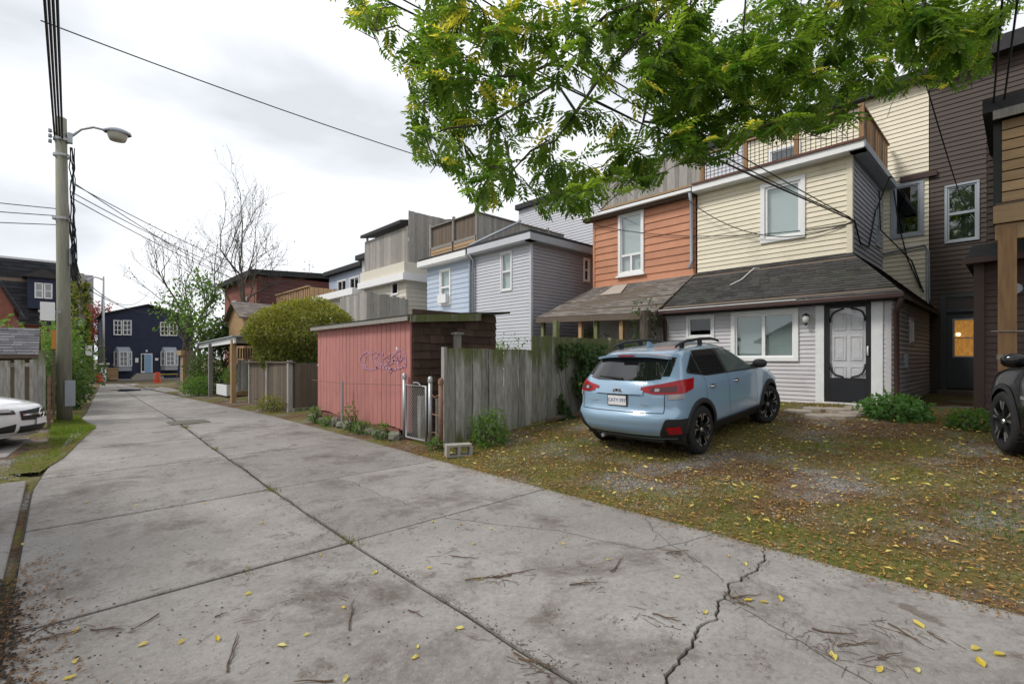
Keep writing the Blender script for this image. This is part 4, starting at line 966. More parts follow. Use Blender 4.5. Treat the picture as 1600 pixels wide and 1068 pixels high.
# ================================================================ mossy board fence
fn = empty('board_fence', (6.3, 6.86, .1), 'mossy grey board fence beside the parked blue crossover', 'fence')
YF = 6.86
fence_boards(fn, (4.9, YF), (7.02, YF), lambda u: .06 + .16 * u, 1.73, .19, m_fence, nrm=Vector((0, -1)), seed=41, gap=.016, stagger=.012, jitter=.008)
fence_boards(fn, (7.02, YF), (7.8, YF), .26, lambda u: 2.0 + .03 * u, .19, m_fence, nrm=Vector((0, -1)), seed=42, gap=.016, stagger=.012)
fence_boards(fn, (7.9, YF + .03), (11.8, YF + .03), lambda u: .26 + .25 * u, 2.02, .2, m_fence, nrm=Vector((0, -1)), seed=43, gap=.008)
m = MB(); m.box(4.84, 4.9, YF - .03, YF + .06, .02, 1.75); m.build('end_board', m_greywood, fn)
for (x, zt_) in ((7.82, 2.36), (9.8, 2.05), (11.9, 2.05)): m = MB(); m.box(x - .05, x + .05, YF + .0, YF + .11, .2, zt_); m.build('post', m_fence, fn)
for z_ in (.45, 1.45): m = MB(); m.box(4.95, 11.8, YF + .035, YF + .075, z_, z_ + .09); m.build('rail', m_fence, fn)
tp = onY(715, 545, 7.6); m = MB(); m.box(tp.x - .055, tp.x + .055, 7.55, 7.66, 0, 2.02); m.box(tp.x - .09, tp.x + .09, 7.51, 7.70, 2.02, 2.06)
tag(m.build('capped_post', m_greywood), 'lone wooden post with a flat cap behind the mossy fence', 'post')
m = MB(); m.bar((7.3, 6.72, .30), (8.3, 6.68, .36), .09, .07); tag(m.build('rotten_timber', m_darkwood), 'dark rotten timber lying at the fence foot behind the blue crossover', 'timber')
# flagstones at the door
for i, (px, py, sx, sy) in enumerate(((1247, 643, .27, .3), (1280, 651, .30, .25), (1277, 640, .26, .22), (1308, 641, .26, .25), (1340, 646, .30, .28), (1314, 651, .28, .2), (1340, 638, .25, .2))):
    p = onG(px, py); pp = []; r_s = random.Random(i)
    for k in range(7): a = 2 * math.pi * k / 7 + r_s.uniform(-.2, .2); pp.append((p.x + sx * math.cos(a) * r_s.uniform(.8, 1.1), p.y + sx * math.sin(a) * r_s.uniform(.8, 1.1)))
    m = MB(); m.prism(pp, p.z - .03, p.z + .045 + .006 * (i % 4)); tag(bevel(m.build('flagstone', m_flag), .01, 1), 'flat brownish flagstone in front of the black storm door', 'paving stone', 'flagstones at the storm door')
# ================================================================ brown corner fence, carport, farther alley things
bf = empty('board_fence', (4.85, 15, 0), 'low brown board fence wrapping the corner under the round bush', 'fence')
fence_boards(bf, (4.95, 18.6), (4.85, 14.45), -.05, 1.42, .15, m_darkwood, nrm=Vector((-1, 0)), seed=51)
fence_boards(bf, (4.85, 14.4), (7.6, 14.4), .05, 1.42, .15, m_darkwood, nrm=Vector((0, -1)), seed=52)
for (x, y) in ((4.86, 14.42), (4.97, 18.65), (4.9, 16.5)): m = MB(); m.box(x - .06, x + .06, y - .06, y + .06, -.1, 1.5); m.build('post', m_greywood, bf)
m = MB(); m.box(4.8, 5.0, 14.3, 18.7, 1.42, 1.46); m.build('cap_rail', m_darkwood, bf)
m = MB(); m.box(4.9, 7.6, 14.3, 14.48, -.05, .13); m.build('kick_board', m_fence, bf)
cp = empty('carport', (6, 23, -.15), 'open timber carport frame with a pale roof edge beside the alley', 'carport')
for (x, y, mt) in ((4.75, 20.0, m_newwood), (5.15, 25.6, m_greywood), (5.6, 30.5, m_darkwood), (9, 20, m_greywood), (9, 30.5, m_greywood)):
    m = MB(); m.box(x - .08, x + .08, y - .08, y + .08, gz(4, y) - .1, 2.25); m.build('post', mt, cp)
m = MB(); m.bar((4.72, 19.6, 2.22), (5.65, 31, 2.22), .06, .22); m.build('beam', m_whitewood, cp)
m = MB(); m.bar((4.72, 19.7, 2.22), (9.2, 19.7, 2.22), .06, .2); m.build('beam', m_greywood, cp)
m = MB(); m.hexa([(4.6, 19.5, 2.34), (9.4, 19.5, 2.5), (9.4, 31.2, 2.5), (5.5, 31.2, 2.34), (4.6, 19.5, 2.38), (9.4, 19.5, 2.54), (9.4, 31.2, 2.54), (5.5, 31.2, 2.38)]); m.build('roof_sheet', m_greymetal, cp)
for i in range(7):
    y = 20.6 + i * 1.6; m = MB(); m.bar((4.85 + i * .12, y, 2.25), (9.2, y, 2.38), .05, .12); m.build('rafter', m_darkwood, cp)
wf = empty('board_fence', (7, 23.5, 0), 'whitish weathered board fence at the back of the carport', 'fence')
fence_boards(wf, (5.6, 22.9), (9.2, 22.9), .18, 1.5, .16, M('flaking_white_boards', (.42, .44, .45), .85, (.26, .25, .23), 7, .7, stretch=(5, 5, .6), objvar=.2), nrm=Vector((0, -1)), seed=61, gap=.02)
fence_boards(wf, (5.6, 22.95), (9.2, 22.95), 1.55, 2.0, .1, m_darkwood, nrm=Vector((0, -1)), seed=62, gap=.04)
m = MB(); m.box(5.4, 9.2, 22.8, 22.86, .0, .14); m.build('rail', m_newwoodh, wf)
pl = empty('planter_box', (5.5, 24.4, -.1), 'white trough planter on the ground under the carport', 'planter')
m = MB(); m.box(5.3, 5.7, 23.4, 25.2, -.05, .42); m.build('trough', m_whitewood, pl); m = MB(); m.box(5.34, 5.66, 23.44, 25.16, .42, .425); m.build('soil', m_dirt, pl)
bk = MB(); bp_ = onG(327, 601); bk.lathe([(.001, 0), (.15, 0), (.18, .35), (.16, .35), (.14, .05), (.001, .05)], (6.2, 26.0, .95), 14)
hp = empty('hanging_pot', (6.2, 26.0, .95), 'white hanging flower pot under the carport', 'pot'); bk.build('pot', m_white, hp)
m = MB(); m.tube([(6.36, 26, 1.28), (6.2, 26, 2.24)], .006, 4); m.tube([(6.04, 26, 1.28), (6.2, 26, 2.24)], .006, 4); m.build('hanger_wire', m_wire, hp)
gp_ = empty('gate_panel', (6.0, 33.4, -.3), 'dark grey panel gate with a bright wood cap beyond the carport', 'gate')
m = MB(); m.box(5.7, 5.8, 32.4, 35, -.4, 2.0); m.build('panel', m_brown2, gp_)
m = MB(); m.box(5.6, 5.78, 35.1, 35.4, -.4, 2.0); m.build('post', m_newwood, gp_); m = MB(); m.box(5.5, 5.75, 35.0, 36.4, 1.75, 2.05); m.build('cap_board', m_newwoodh, gp_)
m = MB(); m.box(5.66, 5.76, 35.5, 36.3, -.4, 1.75); m.build('panel', m_greywood, gp_)
# ================================================================ navy house at the end
YN = 68.0
hn = empty('navy_house', (7.8, 72, -.9), 'navy blue two-storey house with white windows and light blue door closing the alley', 'house')
fn_ = side(YN)
m = MB(); x0, x1, xm, ze, zp = 3.7, 11.9, 7.55, 6.3, 7.55
m.add([(x0, YN, -.9), (x1, YN, -.9), (x1, YN, ze), (xm, YN, zp), (x0, YN, ze), (x0, YN + 10, -.9), (x1, YN + 10, -.9), (x1, YN + 10, ze), (xm, YN + 10, zp), (x0, YN + 10, ze)],
      [(0, 1, 2, 3, 4), (9, 8, 7, 6, 5), (0, 4, 9, 5), (1, 6, 7, 2)]); m.build('wall', m_navy, hn)
for (a, b) in (((x0 - .3, ze - .09), (xm, zp + .02)), ((xm, zp + .02), (x1 + .3, ze - .09))):
    m = MB(); m.hexa([(a[0], YN - .3, a[1]), (b[0], YN - .3, b[1]), (b[0], YN + 10, b[1]), (a[0], YN + 10, a[1]), (a[0], YN - .3, a[1] + .15), (b[0], YN - .3, b[1] + .15), (b[0], YN + 10, b[1] + .15), (a[0], YN + 10, a[1] + .15)]); m.build('roof', m_shingle, hn)
def wpy(px0, px1, pt, pb): a = onY(px0, pt, YN); b = onY(px1, pb, YN); return (a.x, b.x, onY((px0 + px1) / 2, pb, YN).z, onY((px0 + px1) / 2, pt, YN).z)
G6 = tuple((i / 2, (i + 1) / 2, j / 3, (j + 1) / 3) for i in range(2) for j in range(3))
fnp = side(YN - .08)
for q in ((177, 190.5, 500, 523.5), (191.5, 205.5, 500, 523.5), (250, 263, 503, 524.5), (264, 277, 503, 524.5)):
    u = wpy(*q); window(hn, fnp, *u, trim=.07, panes=G6, back=m_dark, sash=.035)
for q in ((178, 206, 549, 572), (251, 278, 549, 571)):      # bay windows
    a0, a1, z0, z1 = wpy(*q); bay = empty('bay', (0, 0, 0), None, None); bay.parent = None
    bpy.data.objects.remove(bay)
    m = MB(); m.add([(a0, YN, z0 - .5), (a0 + .35, YN - .6, z0 - .5), (a1 - .35, YN - .6, z0 - .5), (a1, YN, z0 - .5), (a0, YN, z1), (a0 + .35, YN - .6, z1), (a1 - .35, YN - .6, z1), (a1, YN, z1), (a0 + .2, YN, z1 + .5), (a1 - .2, YN, z1 + .5)],
                    [(0, 1, 5, 4), (1, 2, 6, 5), (2, 3, 7, 6), (4, 5, 8), (5, 6, 9, 8), (6, 7, 9), (3, 2, 1, 0)]); m.build('bay', m_greymetal, hn)
    fbay = side(YN - .61); window(hn, fbay, a0 + .4, a1 - .4, z0, z1, trim=.07, panes=G6, back=m_dark, sash=.03)
    for (p, q_) in (((a0, YN), (a0 + .35, YN - .6)), ((a1 - .35, YN - .6), (a1, YN))):
        p = Vector((*p, 0)); q2 = Vector((*q_, 0)); d = (q2 - p); Ld = d.length; d.normalize(); nr = Vector((d.y, -d.x, 0)); f3 = Fr(p + nr * .01, d, nr)
        window(hn, f3, .04, Ld - .04, z0, z1, trim=.06, panes=((0, 1, 0, .5), (0, 1, .5, 1)), back=m_dark, sash=.03)
u = wpy(220, 238, 552, 582)
m = MB(); m.fb(fnp, u[0], u[1], u[2], u[3], 0, .05); dn = m.build('door_frame', m_white, hn); m = MB(); m.fb(fnp, u[0] + .35, u[1] - .08, u[2], u[3] - .1, .05, .09); m.build('door', m_doorblue, dn)
m = MB(); m.fb(fnp, u[0] + .08, u[0] + .3, u[2] + .2, u[3] - .1, .05, .07); m.build('sidelight', m_glassd, dn)
for i in range(3): m = MB(); m.box(u[0] - .5 - i * .2, u[1] + .5 + i * .2, YN - .5 - i * .35, YN - .08 - (i - 1) * .0, -.9, u[2] - .04 - i * .18); m.build('step', m_conc2, hn)
m = MB(); lpn = onY(229, 548, YN - .2); m.lathe([(.001, .12), (.08, .1), (.1, -.1), (.001, -.12)], lpn, 8); m.build('lamp', m_white, hn)
for q in ((211, 216, 559, 566), (242, 247, 559, 563)): u2 = wpy(*q); m = MB(); m.fb(fnp, *u2, 0, .06); m.build('wall_plate', m_white, hn)
for (px, nm) in ((155, 'left'), (246, 'right')):
    p = onG(px if px < 200 else 246, 598)
    b = empty('traffic_barrel', p, 'orange striped traffic barrel ' + ('beside the steel lamp pole' if px < 200 else 'in front of the navy house steps'), 'barrel')
    m = MB(); prof = [(.30, 0), (.31, .06), (.27, .08), (.27, .3), (.25, .32), (.25, .55), (.23, .57), (.23, .8), (.20, .83), (.20, .98), (.08, 1.0), (.001, 1.0)]; m.lathe(prof, p, 16); m.build('body', M('orange_plastic', (.60, .07, .02), .5), b, smooth=False)
    for (z_, r_) in ((.38, .255), (.64, .235)): m = MB(); m.lathe([(r_, z_), (r_, z_ + .1)], p, 16); m.build('reflective_band', M('faded_band', (.45, .16, .12), .5), b)
bn = empty('bench', onY(263, 592, 66.9), 'yellow plank bench against the navy house front', 'bench'); o = bn.location; o.z = -.68
m = MB(); m.box(o.x - .9, o.x + .9, 66.7, 67.1, -.25, -.19); m.build('seat', M('yellow_paint', (.6, .45, .06), .6), bn)
for dx in (-.8, .8): m = MB(); m.box(o.x + dx - .05, o.x + dx + .05, 66.72, 67.08, -.68, -.25); m.build('leg', m_darkwood, bn)
pb_ = empty('planter_box', onY(171, 590, 66.5), 'brown slatted planter box left of the navy house bay window', 'planter'); o = pb_.location; o.z = -.68
for i in range(5): m = MB(); m.box(o.x - .6, o.x + .7, 66.1, 66.15, -.68 + i * .26, -.68 + i * .26 + .23); m.build('slat', m_newwoodh, pb_)
m = MB(); m.box(o.x - .6, o.x + .7, 66.15, 66.9, -.68, .55); m.build('box', m_darkwood, pb_)
# ================================================================ left side
lf = empty('board_fence', (-1.5, 15.9, 0), 'weathered board-on-board fence behind the white car', 'fence')
fence_boards(lf, (-6, 15.9), (-.25, 15.9), 0, lambda u: 1.52, .235, m_fence, nrm=Vector((0, -1)), seed=71, gap=.075, jitter=.03)
fence_boards(lf, (-5.9, 16.0), (-.25, 16.0), 0, 1.5, .235, m_fence, nrm=Vector((0, -1)), seed=72, gap=.075, jitter=.02)
for z_ in (.3, 1.36): m = MB(); m.box(-6, -.25, 15.93, 15.965, z_, z_ + .09); m.build('rail', m_fence, lf)
fence_boards(lf, (-.22, 15.95), (-.2, 17.3), 0, 1.72, .17, m_fence, nrm=Vector((1, 0)), seed=73, jitter=.02)
m = MB(); m.box(-.3, -.18, 15.84, 15.96, 0, 1.75); m.build('post', m_fence, lf)
mk = MB(); mk.tube([(-.12, 15.75, 0), (-.12, 15.75, 1.0)], .03, 8); mk.tube([(-.12, 15.75, 1.0), (-.12, 15.75, 1.12)], .035, 8); tag(mk.build('marker_stake', m_rust), 'rusty marker stake with a pale tip beside the utility pole', 'stake')
ls = empty('garden_shed', (-2.5, 20, 0), 'low shed with grey shingled roof behind the left fence', 'shed')
block(ls, -6, -.5, 19.3, 21.6, 0, 1.75, m_darkwood)
shingles(ls, (-6.5, 19.0, 1.66), (-.35, 19.0, 1.66), (-.35, 20.4, 2.45), (-6.5, 20.4, 2.45), .16, .3, M('pale_grey_shingle', (.12, .12, .13), .95, (.08, .08, .085), 3, .5, var=.35), seed=31)
shingles(ls, (-.35, 21.8, 1.66), (-6.5, 21.8, 1.66), (-6.5, 20.4, 2.45), (-.35, 20.4, 2.45), .16, .3, m_shingle, seed=32)
m = MB(); m.add([(-.5, 19.3, 1.7), (-.5, 21.6, 1.7), (-.5, 20.4, 2.4)], [(0, 1, 2)]); m.build('gable', m_darkwood, ls)
YD = 60.0
dk = empty('shingled_house', (-5, 64, -.8), 'black shingled house with a dormer window beyond the left gardens', 'house')
block(dk, -16, 1.4, YD + .3, YD + 9, -.8, 5.0, m_brick)
shingles(dk, (-16, YD, 4.6), (1.5, YD, 4.6), (1.5, YD + 1.6, 10.4), (-16, YD + 1.6, 10.4), .35, .8, M('black_shingle', (.02, .021, .025), .9, (.035, .036, .042), 2, .5, var=.4), seed=33, thick=.03)
block(dk, -16, 1.4, YD + 1.7, YD + 9, 4.5, 10.3, m_dark)
a = onY(54, 441, YD - .3); b = onY(82, 467, YD - .3)
m = MB(); m.box(a.x - .45, b.x + .4, YD - .22, YD + 1.6, b.z - .9, a.z + .45); m.build('dormer', m_navy, dk)
m = MB(); m.hexa([(a.x - .8, YD - .5, a.z + .45), (b.x + .75, YD - .5, a.z + .45), (b.x + .75, YD + 2, a.z + .45), (a.x - .8, YD + 2, a.z + .45), ((a.x + b.x) / 2 - .1, YD - .5, a.z + 1.2), ((a.x + b.x) / 2 + .1, YD - .5, a.z + 1.2), ((a.x + b.x) / 2 + .1, YD + 2, a.z + 1.2), ((a.x + b.x) / 2 - .1, YD + 2, a.z + 1.2)]); m.build('dormer_roof', m_shingle, dk)
fD = side(YD - .25); xm_ = (a.x + b.x) / 2
for (p, q) in ((a.x, xm_ - .02), (xm_ + .02, b.x)): window(dk, fD, p, q, b.z, a.z, trim=.06, panes=DH, back=m_blind)
# brick gable in front of it
bg = empty('brick_house', (-5, 48, -.6), 'red brick gable with a steep slate roof left of the utility pole', 'house')
a = onY(0, 432, 46); b = onY(22, 482, 46)
m = MB(); m.add([(-12, 46, -.6), (b.x, 46, -.6), (b.x, 46, b.z), (-4.2, 46, b.z + 4.6), (-12, 46, b.z), (-12, 52, -.6), (b.x, 52, -.6), (b.x, 52, b.z), (-4.2, 52, b.z + 4.6), (-12, 52, b.z)], [(0, 1, 2, 3, 4), (1, 6, 7, 2), (9, 8, 7, 6, 5)]); m.build('wall', m_brick, bg)
m = MB(); P_ = [(b.x + .3, 45.7, b.z - .3), (b.x + .3, 52, b.z - .3), (-4.2, 52, b.z + 4.7), (-4.2, 45.7, b.z + 4.7)]; m.hexa([*P_, *[(x, y, z + .18) for x, y, z in P_]]); m.build('roof', m_tar, bg)
ap = empty('apartment_block', (-6, 84, -.8), 'pale grey flat-topped block rising behind the black shingled house', 'building')
block(ap, -20, .9, 80, 92, -.8, 13.0, M('pale_stucco', (.42, .42, .44), .8)); block(ap, .9, 3.5, 82, 92, -.8, 12.2, M('pale_stucco', (.36, .36, .39), .8))
for x in (-13, -8, -3.2): m = MB(); m.box(x - .1, x + .1, 79.9, 80, 6, 13.0); m.build('pilaster', m_greymetal, ap)
m = MB(); m.box(-20.2, 1.0, 79.8, 92, 13.0, 13.25); m.build('parapet', m_whitewood, ap)
# ================================================================ poles
PX, PY = .16, 16.8
up = empty('utility_pole', (PX, PY, -.05), 'tall weathered wooden utility pole with curved street lamp beside the alley', 'utility pole')
m = MB(); m.tube([(PX, PY, -.1), (PX - .02, PY, 3), (PX - .07, PY, 7.65)], [.155, .135, .112], 16); m.build('shaft', m_pole, up, smooth=True)
m = MB(); tpx = PX - .07
c_pts = [Vector((tpx + .14, PY - .03, 7.2)), Vector((tpx + .22, PY - .04, 7.26)), Vector((tpx + .38, PY - .08, 7.46)), Vector((tpx + .62, PY - .12, 7.58)), Vector((tpx + .9, PY - .18, 7.56))]
m.tube(c_pts, .03, 8); arm = m.build('lamp_arm', m_galv, up, smooth=True)
m = MB(); m.box(tpx + .12, tpx + .22, PY - .12, PY + .02, 7.05, 7.3); m.build('arm_bracket', m_galv, up)
e = c_pts[-1] + Vector((.2, -.04, -.03))
m = MB(); M_ = Matrix.Rotation(R(-12), 3, 'Z') @ Matrix.Diagonal((1.45, 1, 1)); m.lathe([(.001, .13), (.12, .12), (.2, .06), (.21, 0), (.19, -.01)], e, 18, 'z', M_); hd_ = m.build('lamp_head', m_greymetal, up, smooth=True)
m = MB(); m.lathe([(.19, -.005), (.17, -.12), (.14, -.19), (.001, -.2)], e, 16, 'z', Matrix.Rotation(R(-12), 3, 'Z') @ Matrix.Diagonal((1.2, 1, 1))); m.build('lamp_lens', M('lamp_lens', (.42, .40, .33), .3), hd_, smooth=True)
for (z_, r_) in ((6.7, .165), (7.1, .16), (5.1, .175)): m = MB(); m.lathe([(r_, -.03), (r_ + .012, -.03), (r_ + .012, .03), (r_, .03)], (PX - .05, PY, z_), 16); m.build('band', m_galv, up)
for i in range(3): m = MB(); m.lathe([(.001, 0), (.03, 0), (.045, .03), (.03, .05), (.045, .08), (.001, .1)], (tpx - .2, PY - .05, 6.95 + i * .13), 8); m.build('insulator', m_greymetal, up, smooth=True)
m = MB(); m.box(PX + .08, PX + .2, PY - .16, PY - .06, 3.95, 4.35); m.build('junction_box', m_greymetal, up)
m = MB(); m.box(PX + .0, PX + .2, PY - .2, PY - .14, .35, 1.0); m.build('cable_guard', m_greymetal, up)
m = MB(); q = onY(74, 486, PY - .1)
sg = MB(); a = onY(62.5, 471, PY - .3); b = onY(86, 501, PY - .3); sg.box(a.x, b.x, PY - .32, PY - .28, b.z, a.z)
sgo = empty('blank_sign', ((a.x + b.x) / 2, PY - .3, b.z), 'blank white square sign fixed to the wooden utility pole', 'sign'); sg.build('panel', m_white, sgo)
m = MB(); m.box(b.x - .3, b.x + .1, PY - .28, PY - .2, (a.z + b.z) / 2 - .03, (a.z + b.z) / 2 + .03); m.build('bracket', m_greymetal, sgo)
og = MB()
m_ow = M('orange_wood', (.5, .22, .04), .7)
os_ = empty('orange_sign', (.3, 18.9, 0), 'orange wooden boards standing behind the utility pole', 'sign')
for px in (84, 108): a = onY(px - 4, 515, 19); b = onY(px + 4, 545, 19); m = MB(); m.box(a.x, b.x, 19, 19.04, b.z, a.z); m.build('board', m_ow, os_); m = MB(); m.box((a.x + b.x) / 2 - .03, (a.x + b.x) / 2 + .03, 19.045, 19.1, -.05, a.z - .05); m.build('post', m_darkwood, os_)
p2 = empty('utility_pole', (.9, 32, -.35), 'shorter vine-covered utility pole farther along the alley', 'utility pole')
m = MB(); m.tube([(.9, 32, -.4), (.88, 32, 5.75)], [.17, .14], 12); m.build('shaft', m_pole, p2, smooth=True)
m = MB(); m.box(1.05, 1.3, 31.7, 31.9, 1.7, 2.2); m.build('meter_box', m_white, p2)
m = MB(); m.lathe([(.001, 0), (.12, 0), (.13, .3), (.001, .32)], (.9, 31.75, 3.2), 10); m.build('transformer_can', m_greymetal, p2)
q = onG(161, 597); lpX, lpY = q.x, q.y
lp2 = empty('lamp_pole', (lpX, lpY, gz(0, lpY)), 'slender grey steel street lamp pole near the cross street', 'lamp post')
zt_ = atD(161, 432, q.x * ST + q.y * CT).z
m = MB(); m.tube([(lpX, lpY, -.9), (lpX, lpY, zt_)], [.17, .11], 12); m.build('shaft', m_galv, lp2, smooth=True)
m = MB(); m.tube([(lpX, lpY, -.9), (lpX, lpY, .6)], .24, 12); m.build('base_sleeve', m_whitewood, lp2, smooth=True)
m = MB(); m.tube([(lpX, lpY, zt_ - .3), (lpX - .6, lpY - .3, zt_ - .15), (lpX - 1.4, lpY - .8, zt_ - .7)], .06, 8); m.build('lamp_arm', m_galv, lp2, smooth=True)
m = MB(); m.lathe([(.001, .15), (.3, .05), (.3, -.05), (.001, -.2)], (lpX - 1.6, lpY - .9, zt_ - .8), 10); m.build('lamp_head', m_greymetal, lp2, smooth=True)
m = MB(); m.box(lpX - .5, lpX + .5, lpY - .2, lpY - .12, .95, 1.1); m.build('sign_arm', m_white, lp2)
# ================================================================ wires
def wire(a, b, sag, r, label, grp, n=18):
    a = Vector(a); b = Vector(b); pts = []
    for i in range(n + 1):
        t = i / n; p = a.lerp(b, t); p.z -= sag * 4 * t * (1 - t); pts.append(p)
    m = MB(); m.tube(pts, r, 5); o = m.build('overhead_wire', m_wire, None); tag(o, label, 'wire', grp); return pts
# thick bundle along the alley, over the pole and on to the next one
for k in range(4):
    dx, dz = (k - 1.5) * .05, (k % 2) * .07
    wire((-.55 + dx, -20, 8.1 + dz), (PX - .12 + dx, PY - .1, 7.25 - k * .05), .35, .022, 'thick black cable of the bundle sagging along the alley to the pole top', 'cable bundle above the alley')
    wire((PX - .12 + dx, PY - .1, 7.25 - k * .05), (.9, 32, 5.5 - k * .25), .5 + .12 * k, .024 if k < 2 else .016, 'thick black cable hanging from the tall pole to the vine-covered pole', 'cables between the two poles')
m = MB(); rr = random.Random(3)
for k in range(7):
    pts = []; x, y = PX + .12 + rr.uniform(-.05, .07), PY - .2
    for i in range(14): pts.append((x + rr.uniform(-.03, .03) + i * .004, y + rr.uniform(-.03, .03), 6.9 - i * .26))
    m.tube(pts, rr.uniform(.007, .014), 4)
tag(m.build('cable_tangle', m_wire, up), kind='stuff')
# service drops to the beige house corner
cx_ = Vector((XU - .03, YUR - .05, 4.86))
drops = ((7.93, 7.75, .10), (7.3, 7.6, .25), (6.6, 7.8, .15), (6.3, 7.7, .45))
for i, (y, z_, s) in enumerate(drops): wire((-.3, y, z_), cx_ + Vector((0, .03 * i, .04 * i)), s, .012 if i else .016, 'black service wire dropping from the bundle to the beige house corner', 'service drops to the beige house')
wire((XU - .3, YL + .3, 6.45), cx_, .75, .012, 'slack black cable looping across the beige upper wall', None)
wire(onX(932, 352, XU - .1), cx_ + Vector((0, 0, -.05)), .35, .010, 'thin cable crossing from the orange house to the beige house', None)
wire((-.2, 12.0, 7.55), onX(935, 322, XU - .3), .25, .012, 'single wire from the alley bundle to the orange house eave', None)
for i, (py, py2) in enumerate(((286, 404), (300, 412), (309, 418), (283, 408))):
    a = Vector((PX + .1, PY, onY(116, py, PY).z)); wire(a, (12.2, 33 + i * .8, 6.6 - .35 * i), .5, .012, 'thin wire from the tall pole to the far row houses', 'wires to the far row houses')
for i, py in enumerate((326, 337, 351)):
    a = onY(88, py, PY); wire(a, (-14, PY + 2 + i, a.z + .9 - .25 * i), .4, .011, 'thin wire running left from the tall pole', 'wires left of the tall pole')
wire((.9, 32, 5.6), (7.5, 66, 9.0), 1.5, .02, 'wire from the vine-covered pole past the navy house', None); wire((.9, 32, 5.2), (10.5, 64, 8.2), 1.5, .02, 'lower wire from the vine-covered pole towards the navy house', None)
wire((.9, 31.9, 5.5), (-18, 30, 5.4), .2, .015, 'wire running left from the vine-covered pole', None)
for i in range(2): wire((-.4 + .1 * i, -.4 - .2 * i, 7.9), (XB, .36 - .12 * i, 5.62), .1, .014, 'black wire dropping to the balcony roof of the brown house', 'wires to the brown house balcony')
wire((-.4, 1.2, 8.0), (XM - .1, 1.2, 5.9), .3, .012, 'thin wire reaching the brown house wall above its sash window', None)
